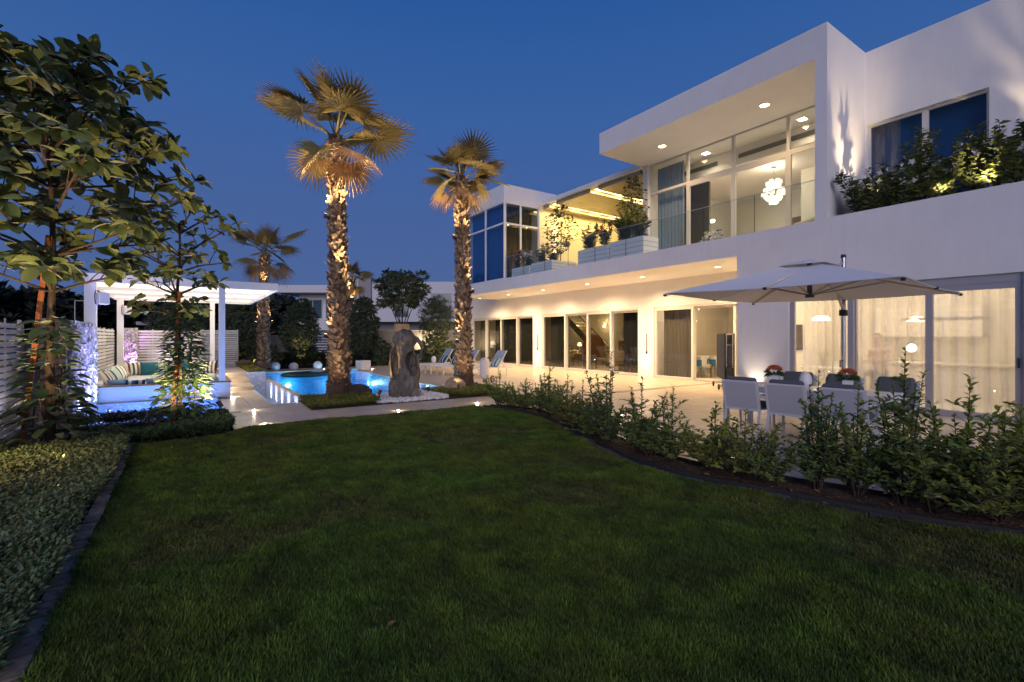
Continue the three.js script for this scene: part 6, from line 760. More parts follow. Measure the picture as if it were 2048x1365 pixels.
// ---- low planting: sprigs by the thousand
function sprigGeo(n, leafLen, h, seed, wide = 0.45) { const r = rng(seed), g = leafGeo(1, wide, 0.2, 2, 0.5), l = []; for (let i = 0; i < n; i++) { const a = r() * 6.283, k = r(); l.push([V3(Math.cos(a) * 0.03 * r(), k * h, Math.sin(a) * 0.03 * r()), quatTo(V3(Math.cos(a), 0.2 + k * 0.8, Math.sin(a)), r() - 0.5), leafLen * (0.7 + r() * 0.5), [0.8 + r() * 0.4, 0.8 + r() * 0.4, 0.8 + r() * 0.4]]); } return scatter(g, l); }
function cover(name, label, outline, y, height, n, sprig, cols, seed, cat = 'ground cover') { // outline [x, z]; bumpy mass of sprigs
  const r = rng(seed), xs = outline.map(p => p[0]), zs = outline.map(p => p[1]), x0 = Math.min(...xs), x1 = Math.max(...xs), z0 = Math.min(...zs), z1 = Math.max(...zs), inside = (x, z) => { let c = false; for (let i = 0, j = outline.length - 1; i < outline.length; j = i++) { const [xi, zi] = outline[i], [xj, zj] = outline[j]; if ((zi > z) !== (zj > z) && x < (xj - xi) * (z - zi) / (zj - zi) + xi) c = !c; } return c; };
  const P = []; for (let i = 0; i < n * 4 && P.length < n; i++) { const x = lerp(x0, x1, r()), z = lerp(z0, z1, r()); if (inside(x, z)) P.push([x, z]); }
  const m = new THREE.InstancedMesh(sprig, std([1, 1, 1], 0.65, { vertexColors: true, side }), P.length), mt = new THREE.Matrix4(), q = new THREE.Quaternion(), e = new THREE.Euler(), c = new THREE.Color(); m.name = numbered(name);
  P.forEach(([x, z], i) => { const b = fbm(x * 2.2 + seed, z * 2.2, 0.7, 3), top = height * clamp(0.25 + 1.3 * (b - 0.2), 0.15, 1.15), s = 0.75 + r() * 0.6; e.set((r() - 0.5) * 0.9, r() * 6.283, (r() - 0.5) * 0.9); q.setFromEuler(e); mt.compose(V3(x, y + top * Math.sqrt(r()) * 0.8, z), q, V3(s, s, s)); m.setMatrixAt(i, mt); const k = cols[Math.floor(r() * cols.length)], f = 0.7 + r() * 0.6; c.setRGB(k[0] * f, k[1] * f, k[2] * f); m.setColorAt(i, c); });
  shadows(m); tag(m, label, cat, null, 'stuff'); scene.add(m); return m;
}
const sprigS = sprigGeo(8, 0.032, 0.05, 1), sprigT = sprigGeo(9, 0.03, 0.06, 4, 0.5), sprigM = sprigGeo(7, 0.055, 0.08, 2), sprigL = sprigGeo(8, 0.075, 0.1, 3, 0.3);
const G1 = [[0.13, 0.17, 0.06], [0.1, 0.14, 0.05], [0.15, 0.18, 0.06], [0.18, 0.2, 0.1]], G1D = [[0.08, 0.115, 0.035], [0.1, 0.13, 0.04], [0.06, 0.095, 0.03]], GY = [[0.14, 0.15, 0.02], [0.18, 0.17, 0.022], [0.1, 0.13, 0.02]], GD = [[0.03, 0.055, 0.022], [0.04, 0.065, 0.026], [0.024, 0.045, 0.02]];
cover('border_ground_cover', 'low small-leaved ground cover filling the planted border along the kerb', [[-2.2, -3.2], [-0.7, -3.0], [-0.68, -4.5], [-0.74, -5.3], [-0.66, -6.2], [-0.68, -8.6], [-2.2, -8.7]], 0.0, 0.24, 26000, sprigT, G1, 61);
cover('low_hedge', 'low clipped hedge curving from the kerb to the path', [[-1.2, -8.55], [-0.72, -8.75], [0.55, -9.0], [0.68, -9.6], [0.6, -10.9], [0.35, -11.0], [0.25, -9.7], [-0.5, -9.35], [-1.2, -9.3]], 0.0, 0.22, 12000, sprigT, G1D, 62, 'hedge');
cover('spa_edge_planting', 'dark spiky low plants between soil and spa basin', [[-1.6, -10.75], [0.2, -10.75], [0.25, -11.25], [-1.6, -11.25]], 0.0, 0.24, 650, sprigL, [[0.025, 0.04, 0.03], [0.035, 0.045, 0.035]], 63);
cover('palm_ground_cover', 'yellow-green ground cover round the foot of the tallest palm', [[2.3, -12.6], [2.2, -10.85], [3.75, -10.95], [3.9, -11.9], [3.9, -12.65]], 0.0, 0.16, 3600, sprigS, GY, 64); cover('palm_ground_cover', 'yellow-green ground cover round the foot of the second palm', [[5.5, -12.7], [5.7, -11.2], [5.95, -10.85], [7.15, -10.9], [7.5, -12.2], [7.3, -13.4], [6.7, -13.4], [6.6, -12.75]], 0.0, 0.17, 3400, sprigS, GY, 65); cover('planter_ground_cover', 'yellow-green ground cover round the shorter palm', [[1.75, -22.3], [3.2, -22.6], [3.2, -23.6], [1.75, -23.6]], 0.34, 0.16, 1300, sprigS, GY, 66); cover('planter_ground_cover', 'yellow-green ground cover on top of the low mosaic planter', [[1.75, -22.2], [2.23, -22.2], [2.23, -18.6], [1.75, -18.6]], 0.32, 0.12, 1500, sprigS, GY, 69); cover('deck_ground_cover', 'small yellow-green ground cover patch beside the white cube', [[5.6, -23.2], [6.4, -23.2], [6.4, -23.7], [5.6, -23.7]], 0.0, 0.12, 500, sprigS, GY, 67);
struct('palm_soil', [flat([[2.26, -12.6], [2.2, -10.77], [7.19, -10.77], [7.5, -12.2], [7.3, -13.4], [6.63, -13.4], [6.63, -12.62]], 0.003), flat([[1.7, -22.3], [3.3, -22.72], [3.3, -23.7], [1.7, -23.7]], 0.3)], M.soil, 'soil of the planting strip in front of the pool', 'soil');
spotFitting([2.75, 0.02, -11.6], [3.2, 1.6, -12.6], 'garden spotlight at the foot of the tallest palm', 'garden spotlights', WARM, 5, 0.8, { h: 0.1 }); spotFitting([6.25, 0.02, -11.8], [6.85, 1.4, -12.7], 'garden spotlight at the foot of the second palm', 'garden spotlights', WARM, 5, 0.8, { h: 0.1 });
// boulders and pebbles
const rockMat = (c, n) => std([1, 1, 1], 0.9, { map: mottle(...c, 0.35, 5 + n, 1.2), bumpMap: bumpFine, bumpScale: 0.02 });
function boulder(label, p, s, c, seed) { const g = new THREE.IcosahedronGeometry(1, 4), a = g.attributes.position, v = V3(); for (let i = 0; i < a.count; i++) { v.fromBufferAttribute(a, i); const k = 0.72 + 0.55 * fbm(v.x * 1.3 + seed, v.y * 1.3 + 4, v.z * 1.3 + 2, 4); v.multiplyScalar(k); a.setXYZ(i, v.x * s[0], v.y * s[1], v.z * s[2]); } g.computeVertexNormals(); const m = tag(obj('boulder', muv(toCreasedNormals(g, 0.6)), rockMat(c, seed)), label, 'rock'); m.position.set(...p); return m; }
boulder('dark boulder at the foot of the tallest palm', [3.72, 0.12, -12.45], [0.3, 0.24, 0.26], [0.26, 0.22, 0.19], 3); boulder('pale boulder at the foot of the second palm', [6.42, 0.14, -12.35], [0.32, 0.26, 0.28], [0.62, 0.54, 0.44], 8); boulder('reddish boulder beside the shorter palm', [2.0, 0.42, -22.9], [0.3, 0.2, 0.25], [0.5, 0.38, 0.33], 12);
{ const r = rng(91), g = new THREE.IcosahedronGeometry(1, 1), out = [[3.85, -11.9], [3.7, -11.0], [4.2, -10.8], [5.5, -10.9], [5.7, -11.4], [5.5, -12.5], [4.0, -12.5]], inside = (x, z) => { let c = false; for (let i = 0, j = out.length - 1; i < out.length; j = i++) { const [xi, zi] = out[i], [xj, zj] = out[j]; if ((zi > z) !== (zj > z) && x < (xj - xi) * (z - zi) / (zj - zi) + xi) c = !c; } return c; }, P = []; while (P.length < 3800) { const x = lerp(3.6, 5.8, r()), z = lerp(-12.5, -10.75, r()); if (inside(x, z)) P.push([x, z]); }
  const m = new THREE.InstancedMesh(g, std([1, 1, 1], 0.75), P.length), q = new THREE.Quaternion(), mt = new THREE.Matrix4(), c = new THREE.Color(); m.name = numbered('white_pebbles'); P.forEach(([x, z], i) => { q.setFromEuler(new THREE.Euler(r() * 6, r() * 6, r() * 6)); const s = 0.016 + r() * 0.02; mt.compose(V3(x, 0.008 + s * 0.6 + r() * 0.02, z), q, V3(s * 1.2, s * 0.75, s)); m.setMatrixAt(i, mt); const k = 0.45 + r() * 0.35; c.setRGB(k, k * 0.97, k * 0.93); m.setColorAt(i, c); }); shadows(m); tag(m, 'bed of small white pebbles round the stone sculpture', 'pebbles', null, 'stuff'); scene.add(m); }
// ---- sculpture
{
  const E = (x, y, z, cx, cy, cz, rx, ry, rz) => { const a = (x - cx) / rx, b = (y - cy) / ry, c = (z - cz) / rz, k = Math.sqrt(a * a + b * b + c * c); return (k - 1) * Math.min(rx, ry, rz); }, cap = (x, y, z, a, b, r) => { const px = x - a[0], py = y - a[1], pz = z - a[2], bx = b[0] - a[0], by = b[1] - a[1], bz = b[2] - a[2], t = clamp((px * bx + py * by + pz * bz) / (bx * bx + by * by + bz * bz), 0, 1); return Math.hypot(px - bx * t, py - by * t, (pz - bz * t)) - lerp(r[0], r[1], t); }, sm = (a, b, k) => { const h = clamp(0.5 + 0.5 * (b - a) / k, 0, 1); return lerp(b, a, h) - k * h * (1 - h); }, box = (x, y, z, cx, cy, cz, hx, hy, hz, r) => { const a = Math.abs(x - cx) - hx + r, b = Math.abs(y - cy) - hy + r, c = Math.abs(z - cz) - hz + r; return Math.hypot(Math.max(a, 0), Math.max(b, 0), Math.max(c, 0)) + Math.min(Math.max(a, b, c), 0) - r; };
  const sdf = (x, y, z) => { 
    let d = box(x, y, z, 0.0, 0.6, -0.02, 0.44 - 0.04 * y, 0.7, 0.27, 0.12); d = sm(d, E(x, y, z, -0.05, 1.5, 0.06, 0.3, 0.3, 0.26), 0.1); d = sm(d, cap(x, y, z, [-0.06, 0.6, 0.17], [-0.05, 1.45, 0.12], [0.12, 0.15]), 0.06); d = sm(d, cap(x, y, z, [0.05, 1.58, 0.03], [0.44, 1.42, -0.02], [0.2, 0.11]), 0.08); d = sm(d, cap(x, y, z, [0.46, 1.42, -0.02], [0.42, 1.1, -0.02], [0.08, 0.06]), 0.05);
    const cut = (v) => { d = -sm(-d, v, 0.03); }; cut(E(x, y, z, -0.28, 0.98, 0.3, 0.125, 0.44, 0.45)); cut(E(x, y, z, 0.23, 0.98, 0.32, 0.17, 0.42, 0.46)); cut(E(x, y, z, 0.36, 1.3, 0.0, 0.1, 0.17, 0.7)); cut(E(x, y, z, -0.36, 1.4, 0.0, 0.1, 0.1, 0.7)); if (Math.abs(d) > 0.16) return d; return d + (fbm(x * 5 + 20, y * 3.2, z * 5 + 9, 4) - 0.5) * 0.16 + (fbm(x * 15 + 5, y * 5, z * 15, 3) - 0.5) * 0.06; };
  const g = solid(sdf, [0, 0.95, 0], 1.05, 128); const col = [], p = g.attributes.position; for (let i = 0; i < p.count; i++) { const k = 0.55 + 0.9 * fbm(p.getX(i) * 6, p.getY(i) * 1.8, p.getZ(i) * 6, 5), s = fbm(p.getX(i) * 22, p.getY(i) * 5, p.getZ(i) * 22, 3); const q = k * (0.7 + 0.6 * s); col.push(0.115 * q * q, 0.096 * q * q, 0.076 * q * q); } g.setAttribute('color', new THREE.Float32BufferAttribute(col, 3));
  const m = tag(obj('stone_sculpture', g, std([1, 1, 1], 0.6, { vertexColors: true })), 'dark weathered stone sculpture with hollowed niches on white pebbles', 'sculpture'); m.position.set(4.58, -0.02, -11.55); m.rotation.y = -0.4; m.scale.set(0.86, 0.98, 0.88);
  spotFitting([3.95, 0.02, -11.6], [4.45, 1.5, -11.6], 'black garden spotlight beside the sculpture, facing the tallest palm', 'garden spotlights', WARM, 6, 0.6); spotFitting([5.4, 0.02, -11.95], [4.8, 1.35, -11.6], 'black garden spotlight behind the sculpture, facing the second palm', 'garden spotlights', WARM, 14, 0.5); spotFitting([4.75, 0.02, -12.3], [4.72, 1.5, -11.6], 'black garden spotlight hidden behind the sculpture', 'garden spotlights', WARM, 12, 0.55);
}
// ------------------------------------------------------------------ balcony planting
function planterBox(label, x0, x1, z0, z1, y0, h) { const t = thing('planter_box', label, 'planter', [(x0 + x1) / 2, y0, (z0 + z1) / 2], 0, 'balcony planters'), w = x1 - x0, d = z1 - z0, n = 4; for (let k = 0; k < n; k++) for (const [a, b, c, e] of [[w, 0.03, 0, d / 2], [w, 0.03, 0, -d / 2], [0.03, d, w / 2, 0], [0.03, d, -w / 2, 0]]) obj('board', rb(a, h / n - 0.012, b, 0.006, c, (k + 0.5) * h / n, e), M.white, t); obj('soil', bb(-w / 2 + 0.02, w / 2 - 0.02, 0.02, h - 0.06, -d / 2 + 0.02, d / 2 - 0.02), M.soil, t); return t; }
planterBox('white slatted planter box at the glass corner room', 12.55, 13.1, -18.4, -17.05, SLAB, 0.46); planterBox('white slatted planter box under the round-leaved balcony tree', 12.55, 13.9, -16.9, -15.45, SLAB, 0.5); planterBox('white slatted planter box between the tree and the roof column', 12.55, 13.2, -13.85, -12.25, SLAB, 0.62); planterBox('white slatted planter box in front of the roof column', 12.55, 13.3, -12.15, -10.65, SLAB, 0.66);
function bush(name, label, cat, p, h, w, leaf, n, seed, col, o = {}) { // loose leafy plant with stems, optional flowers
  const t = thing(name, label, cat, p, 0, o.group), r = rng(seed), l = [], fl = [], g = leafGeo(1, o.wide ?? 0.5, 0.2, o.seg ?? 2, 0.48), ns = o.stems ?? 6; for (let k = 0; k < ns; k++) { const a = k / ns * 6.283 + r(), hh = h * (0.55 + r() * 0.45), sp = w * (0.3 + r() * 0.7), tip = V3(Math.cos(a) * sp, hh, Math.sin(a) * sp * (o.flat ?? 1)), pts = [V3(0, 0, 0), V3(tip.x * 0.4, hh * 0.5, tip.z * 0.4), tip], c = new THREE.CatmullRomCurve3(pts); obj('stem', taperTube(pts, [0.012, 0.008, 0.004], 4), BARK, t); for (let i = 0; i < n / ns; i++) { const s = 0.15 + 0.85 * r(), q = c.getPoint(s), b = r() * 6.283, ex = w * 0.4 * r() * (1.1 - s); q.x += Math.cos(b) * ex; q.z += Math.sin(b) * ex; q.y += (r() - 0.4) * 0.12 * h; l.push([q, quatTo(V3(Math.cos(b), (o.up ?? 0.1) + r() * 0.6, Math.sin(b)), (r() - 0.5) * 1.2), leaf * (0.6 + r() * 0.6), tint(r, col, 0.4)]); if (o.flower && r() < o.flower) fl.push([c.getPoint(0.75 + 0.25 * r()).add(V3((r() - 0.5) * 0.15, (r() - 0.3) * 0.1, (r() - 0.5) * 0.15)), quatTo(V3(r() - 0.5, 0.6, r() - 0.5), r() * 6), 0.05 + r() * 0.03, o.fc]); } }
  obj('foliage', scatter(g, l), LEAF, t); if (fl.length) { const f = []; for (const q of fl) for (let k = 0; k < 4; k++) f.push([q[0], q[1].clone().multiply(new THREE.Quaternion().setFromAxisAngle(V3(0, 1, 0), k * 1.57)), q[2], q[3]]); obj('flowers', scatter(leafGeo(1, 0.8, 0.1, 2, 0.6), f), std([1, 1, 1], 0.8, { vertexColors: true, side }), t); } return t; }
{ const pink = [0.55, 0.08, 0.16], wht = [0.7, 0.66, 0.66], B = (l, x, y, z, h, w, n, s, o = {}) => bush('balcony_plant', l, 'plant', [x, y, z], h, w, o.leaf ?? 0.1, n * 2.3, s, o.col ?? [0.085, 0.13, 0.024], { group: 'plants in the balcony planters', ...o });
  B('red-flowered plant at the corner of the glass room', 12.75, SLAB + 0.4, -18.15, 0.95, 0.35, 300, 301, { flower: 0.05, fc: [0.5, 0.015, 0.03] }); B('pale-flowered plant in the planter at the glass room', 12.8, SLAB + 0.4, -17.4, 0.8, 0.4, 330, 302, { flower: 0.08, fc: wht }); B('dark leafy plant beside the round-leaved balcony tree', 12.85, SLAB + 0.44, -16.5, 1.0, 0.45, 420, 303); B('low trailing plant under the balcony tree', 12.9, SLAB + 0.44, -15.8, 0.7, 0.4, 350, 304); B('dark spiky plant at the start of the long planter', 12.85, SLAB + 0.56, -13.5, 1.0, 0.4, 420, 305, { wide: 0.22, leaf: 0.2, flower: 0.012, fc: pink }); B('pink-flowered plant in the planter before the roof column', 12.85, SLAB + 0.56, -12.7, 1.1, 0.45, 450, 306, { flower: 0.02, fc: pink }); B('dense leafy plant in the planter below the roof column', 12.9, SLAB + 0.6, -11.8, 1.0, 0.45, 520, 307); B('leafy plant with yellow flowers leaning past the roof column', 12.9, SLAB + 0.6, -11.05, 0.95, 0.5, 420, 308, { flower: 0.03, fc: [0.5, 0.3, 0.05] }); B('spiky sword-leaved plant against the roof column', 13.3, SLAB + 0.6, -12.0, 1.1, 0.3, 60, 309, { wide: 0.1, leaf: 0.75, up: 1.2, stems: 3 });
  // two small trees with round leaves
  const rt = (l, p, h, w, n, s, h0) => { const t = thing('balcony_tree', l, 'tree', p), r = rng(s), L = []; obj('trunk', taperTube([V3(0, 0, 0), V3(0.03, h * 0.4, 0.02), V3(0, h * 0.9, 0)], [0.028, 0.02, 0.01], 7), std([0.25, 0.13, 0.06], 0.9), t); for (let k = 0; k < 7; k++) { const a = k * 1.1, y = h0 + (h - h0) * k / 7; obj('branch', taperTube([V3(0, y, 0), V3(Math.cos(a) * w * 0.4, y + 0.12, Math.sin(a) * w * 0.4), V3(Math.cos(a) * w * 0.75, y + 0.3, Math.sin(a) * w * 0.75)], [0.012, 0.008, 0.004], 5), BARK, t); } for (let i = 0; i < n; i++) { const k = r(), y = lerp(h0, h, k), q = w * Math.sin(clamp(k * 0.9 + 0.1, 0, 1) * PI) * Math.sqrt(r()), a = r() * 6.283, p2 = V3(Math.cos(a) * q, y + (r() - 0.5) * 0.1, Math.sin(a) * q); if (fbm(p2.x * 3 + s, p2.y * 3, p2.z * 3, 2) < 0.42) continue; L.push([p2, quatTo(V3(Math.cos(a), -0.5 + r() * 0.6, Math.sin(a)), r() - 0.5), 0.09 + r() * 0.05, tint(r, [0.05, 0.085, 0.018], 0.4)]); } obj('crown', scatter(leafGeo(1, 0.85, 0.15, 3, 0.45), L), LEAF, t); };
  rt('small round-leaved tree in the balcony planter', [13.3, SLAB + 0.44, -15.8], 2.65, 0.75, 900, 321, 0.55); rt('slim round-leaved tree against the roof column on the balcony', [13.85, SLAB + 0.02, -12.25], 3.4, 0.55, 700, 322, 1.3);
  // planted parapet on the upper right: uplit bougainvillea
  const bg = (l, x, z, h, w, n, s, c) => bush('parapet_shrub', l, 'shrub', [x, SLAB + 0.02, z], h * 1.1, w * 1.15, 0.11, n * 1.9, s, (c ?? [0.065, 0.1, 0.02]).map((v, k) => v * [1.9, 1.8, 1.1][k]), { group: 'shrubs along the upper parapet', stems: 8, flower: 0.012, fc: [0.65, 0.6, 0.58], seg: 3 });
  bg('arching shrub at the corner of the upper side wall', 12.55, -4.5, 0.95, 0.4, 420, 331, [0.035, 0.065, 0.02]); bg('dark shrub before the upper side wall', 12.75, -3.95, 1.0, 0.42, 480, 332, [0.035, 0.065, 0.02]); bg('tall flowering shrub before the upper window, toward the side wall', 13.0, -3.5, 1.55, 0.4, 520, 333); bg('low flowering shrub before the middle of the upper window', 12.75, -3.05, 1.0, 0.42, 500, 334); bg('yellow-lit shrub under the upper window mullion', 12.9, -2.65, 1.35, 0.42, 560, 335, [0.065, 0.095, 0.016]); bg('yellow-lit shrub beside the end of the upper window', 12.75, -2.3, 1.15, 0.42, 540, 336, [0.065, 0.095, 0.016]); bg('leafy shrub in front of the plain upper wall', 12.8, -1.9, 1.35, 0.42, 560, 337); bg('tall leafy shrub at the outer end of the upper parapet', 12.8, -1.5, 1.6, 0.45, 560, 338, [0.045, 0.08, 0.018]);
  bg('small shrub close against the upper side wall', 13.2, -4.55, 0.85, 0.35, 200, 339); bg('leafy shrub close against the plain upper wall', 13.8, -1.7, 1.1, 0.4, 300, 340);
  bg('low trailing shrub spilling over the parapet near the side wall', 12.45, -4.2, 0.6, 0.42, 330, 351); bg('low trailing shrub spilling over the parapet below the window mullion', 12.45, -3.7, 0.65, 0.42, 330, 352); bg('low trailing shrub spilling over the parapet below the window', 12.45, -3.3, 0.7, 0.42, 330, 353); bg('low trailing shrub spilling over the parapet beyond the window', 12.45, -2.0, 0.75, 0.42, 330, 354);
  for (const [x, z, tx, ty, tz, i, an, l] of [[13.1, -3.9, 13.3, 6.6, -5.0, 30, 0.5, 'planter spotlight aimed at the upper side wall'], [13.5, -1.35, 14.36, 6.9, -1.9, 30, 0.6, 'planter spotlight aimed at the plain upper wall'], [12.45, -2.4, 13.1, 5.8, -2.5, 3.5, 1.0, 'planter spotlight among the yellow-lit parapet shrubs'], [12.45, -3.1, 13.1, 5.6, -3.1, 3.5, 1.0, 'planter spotlight below the upper window'], [12.45, -1.95, 13.0, 5.8, -1.7, 3.5, 1.0, 'planter spotlight under the outer parapet shrubs']]) spotFitting([x, SLAB + 0.02, z], [tx, ty, tz], l, 'parapet spotlights', [1, 0.74, 0.46], i, an, { h: 0.03 });
  // white orchid bouquet behind the upper glass
  bush('orchid_bouquet', 'large bouquet of white flowers behind the upper glass door', 'plant', [15.4, SLAB + 0.1, -10.0], 0.95, 0.45, 0.16, 160, 341, [0.04, 0.075, 0.02], { stems: 9, flower: 0.9, fc: [0.72, 0.7, 0.66] });
  bush('kitchen_plant', 'leafy yellow-green plant on the breakfast table', 'plant', [13.8, 0.766, -5.75], 0.55, 0.22, 0.08, 120, 342, [0.08, 0.12, 0.02]);
}
// ------------------------------------------------------------------ back garden
function crownTree(label, p, o) { // trunk, limbs and a crown of leaf clumps
  const { h, w, d = w, trunk = 0.05, clear = 0.8, n: n0 = 4200, leaf: leaf0 = 0.11, col, seed, clumps = 46, wide = 0.55, shape = 'round' } = o, n = Math.round(n0 * 1.5), leaf = leaf0 * 1.5, t = thing(o.name ?? 'garden_tree', label, o.cat ?? 'tree', p), r = rng(seed), L = [], top = h - clear;
  obj('trunk', taperTube([V3(0, 0, 0), V3(0.06, clear * 0.6, 0.03), V3(0.0, clear + top * 0.3, 0.0)], [trunk, trunk * 0.8, trunk * 0.5], 8), BARK, t); const C = [];
  for (let k = 0; k < clumps; k++) { const a = k * 2.39996, u = (k + 0.5) / clumps, el = shape === 'umbrella' ? 0.35 + 0.65 * u : u, y = clear + top * el, q = (shape === 'umbrella' ? (0.45 + 0.55 * Math.sin(u * PI * 0.8 + 0.3)) : Math.pow(Math.sin(clamp(u * 0.92 + 0.06, 0, 1) * PI), 0.6)) * (0.6 + 0.4 * r()); C.push([V3(Math.cos(a) * w * q, y + (r() - 0.5) * top * 0.12, Math.sin(a) * d * q), (0.24 + r() * 0.16) * Math.min(w, top * 0.6) * (o.clump ?? 1)]); }
  for (let k = 0; k < 7; k++) { const c = C[Math.floor((k + 0.5) / 7 * clumps)][0], b = V3(0.02, clear * (0.7 + 0.3 * r()), 0); obj('limb', taperTube([b, b.clone().lerp(c, 0.5).add(V3(0, 0.1, 0)), c], [trunk * 0.5, trunk * 0.35, trunk * 0.15], 5), BARK, t); }
  for (let i = 0; i < n; i++) { const [c, R] = C[Math.floor(r() * clumps)], v = V3(r() - 0.5, r() - 0.5, r() - 0.5).normalize().multiplyScalar(R * (0.55 + 0.5 * r())), p2 = c.clone().add(V3(v.x, v.y * 0.75, v.z)); L.push([p2, quatTo(v.clone().normalize().add(V3((r() - 0.5) * 0.9, -0.1 + r() * 0.4, (r() - 0.5) * 0.9)), (r() - 0.5) * 1.2), leaf * (0.65 + r() * 0.6), tint(r, col, 0.4)]); }
  obj('crown', scatter(leafGeo(1, wide, 0.2, 2, 0.5), L), LEAF, t); return t;
}
const DG = [0.05, 0.085, 0.026], MG = [0.07, 0.11, 0.028];
crownTree('round dark bushy tree behind the pavilion post', [2.35, 0, -26.9], { h: 3.5, w: 0.85, clear: 0.5, n: 5200, col: DG, seed: 401, clumps: 60 }); crownTree('round dark tree lit yellow at its foot behind the pool', [4.95, 0, -27.0], { h: 3.3, w: 0.85, clear: 0.5, n: 5600, col: DG, seed: 402, clumps: 64 }); crownTree('dense dark tree beside the tallest palm', [8.15, 0, -26.6], { h: 3.6, w: 0.75, clear: 0.4, n: 5200, col: DG, seed: 403, clumps: 60 });
crownTree('umbrella-shaped tree with bare branching trunk behind the sculpture', [10.25, 0, -26.3], { h: 5.25, w: 1.45, clear: 2.3, n: 2600, clump: 0.62, leaf: 0.15, col: [0.045, 0.08, 0.02], seed: 404, shape: 'umbrella', clumps: 34, trunk: 0.07 }); crownTree('feathery multi-stemmed tree beside the garden wall lamp', [12.2, 0, -25.9], { h: 3.8, w: 0.95, clear: 1.3, n: 5200, leaf: 0.1, wide: 0.3, col: MG, seed: 405, clumps: 50 });
crownTree('dark leafy tree behind the cushioned back bench', [-0.2, 0, -26.5], { h: 3.0, w: 1.1, clear: 0.9, n: 3600, col: DG, seed: 406, leaf: 0.13 });
cover('back_hedge', 'dark low hedge along the back of the garden', [[1.0, -26.2], [14.4, -26.0], [14.4, -27.2], [1.0, -27.4]], 0.0, 0.95, 15000, sprigGeo(8, 0.1, 0.16, 9, 0.5), GD, 71, 'hedge');
crownTree('young leafy shrub beside the beige wall panel', [8.95, 0, -25.75], { name: 'garden_shrub', cat: 'shrub', h: 1.25, w: 0.5, clear: 0.1, n: 900, col: MG, seed: 407, clumps: 16 }); crownTree('leafy shrub behind the sun loungers', [11.6, 0, -24.9], { name: 'garden_shrub', cat: 'shrub', h: 1.35, w: 0.9, clear: 0.1, n: 1700, col: MG, seed: 408, clumps: 24 }); crownTree('leafy shrub beside the end pier of the villa', [13.4, 0, -25.6], { name: 'garden_shrub', cat: 'shrub', h: 1.2, w: 0.7, clear: 0.1, n: 1300, col: MG, seed: 409, clumps: 20 }); crownTree('low shrub lit yellow behind the shorter palm', [3.2, 0, -25.8], { name: 'garden_shrub', cat: 'shrub', h: 1.0, w: 0.7, clear: 0.1, n: 1200, col: [0.05, 0.085, 0.02], seed: 410, clumps: 18 });
spotFitting([4.75, 0.0, -25.6], [4.95, 2.0, -27], 'garden spotlight lighting the round tree behind the pool', 'garden spotlights', WARMER, 16, 0.5); spotFitting([2.6, 0.0, -25.3], [2.35, 1.2, -26.9], 'garden spotlight lighting the bushy tree behind the pavilion', 'garden spotlights', WARMER, 6, 0.6);
struct('back_bed_soil', flat([[-2, -25.6], [15, -25.6], [15, -28.8], [-2, -28.8]], -0.015), M.soil, 'soil of the planting along the back fence', 'soil');
// walls and beige panel
{ const w = thing('garden_wall', 'plain rendered garden wall at the back, lit by a wall lamp', 'wall', [12.2, 0, -28.6]); obj('wall', bb(-2.8, 3.2, 0, 1.95, -0.1, 0.1), std([1, 1, 1], 0.9, { map: mottle(0.74, 0.7, 0.64, 0.06, 5, 0.5) }), w); obj('coping', bb(-2.82, 3.22, 1.95, 2.0, -0.13, 0.13), M.whiteMatt, w);
  const w2 = thing('garden_wall', 'plain rendered garden wall behind the shorter palm', 'wall', [2.6, 0, -28.6]); obj('wall', bb(-3.4, 1.98, 0, 1.6, -0.1, 0.1), std([1, 1, 1], 0.9, { map: mottle(0.74, 0.7, 0.64, 0.06, 5, 0.5) }), w2); obj('coping', bb(-3.42, 2.0, 1.6, 1.65, -0.13, 0.13), M.whiteMatt, w2);
  const l = thing('garden_wall_lamp', 'round white lamp on the back garden wall', 'lamp', [12.75, 1.15, -28.45]); obj('back_plate', cyl(0.09, 0.09, 0.03, 0, 0, 0, 16).rotateX(PI / 2), M.white, l); obj('lamp_globe', new THREE.SphereGeometry(0.16, 20, 14).translate(0, 0, 0.2), emit([1, 0.82, 0.58], 5), l); point([12.75, 1.15, -28.25], [1, 0.78, 0.5], 7, 6);
  const p = thing('wall_panel', 'upright beige stone panel with small spout behind the sculpture', 'panel', [9.9, 0, -25.35], 0.6); obj('slab', rb(1.25, 2.3, 0.14, 0.012, 0, 1.15, 0), std([1, 1, 1], 0.85, { map: mottle(0.64, 0.57, 0.48, 0.1, 4, 0.8), bumpMap: bumpFine, bumpScale: 0.003 }), p); obj('spout', rb(0.3, 0.02, 0.1, 0.006, 0, 2.0, 0.11), M.steel, p);
  const tp = thing('tapered_planter', 'tall tapered white planter between the back trees', 'planter', [8.75, 0, -27.2]); obj('pot', new THREE.CylinderGeometry(0.42, 0.26, 1.0, 4).rotateY(PI / 4).translate(0, 1.35, 0), std([0.7, 0.69, 0.66], 0.6, { flatShading: true }), tp); obj('stand', bb(-0.2, 0.2, 0, 0.85, -0.2, 0.2), M.whiteMatt, tp); }
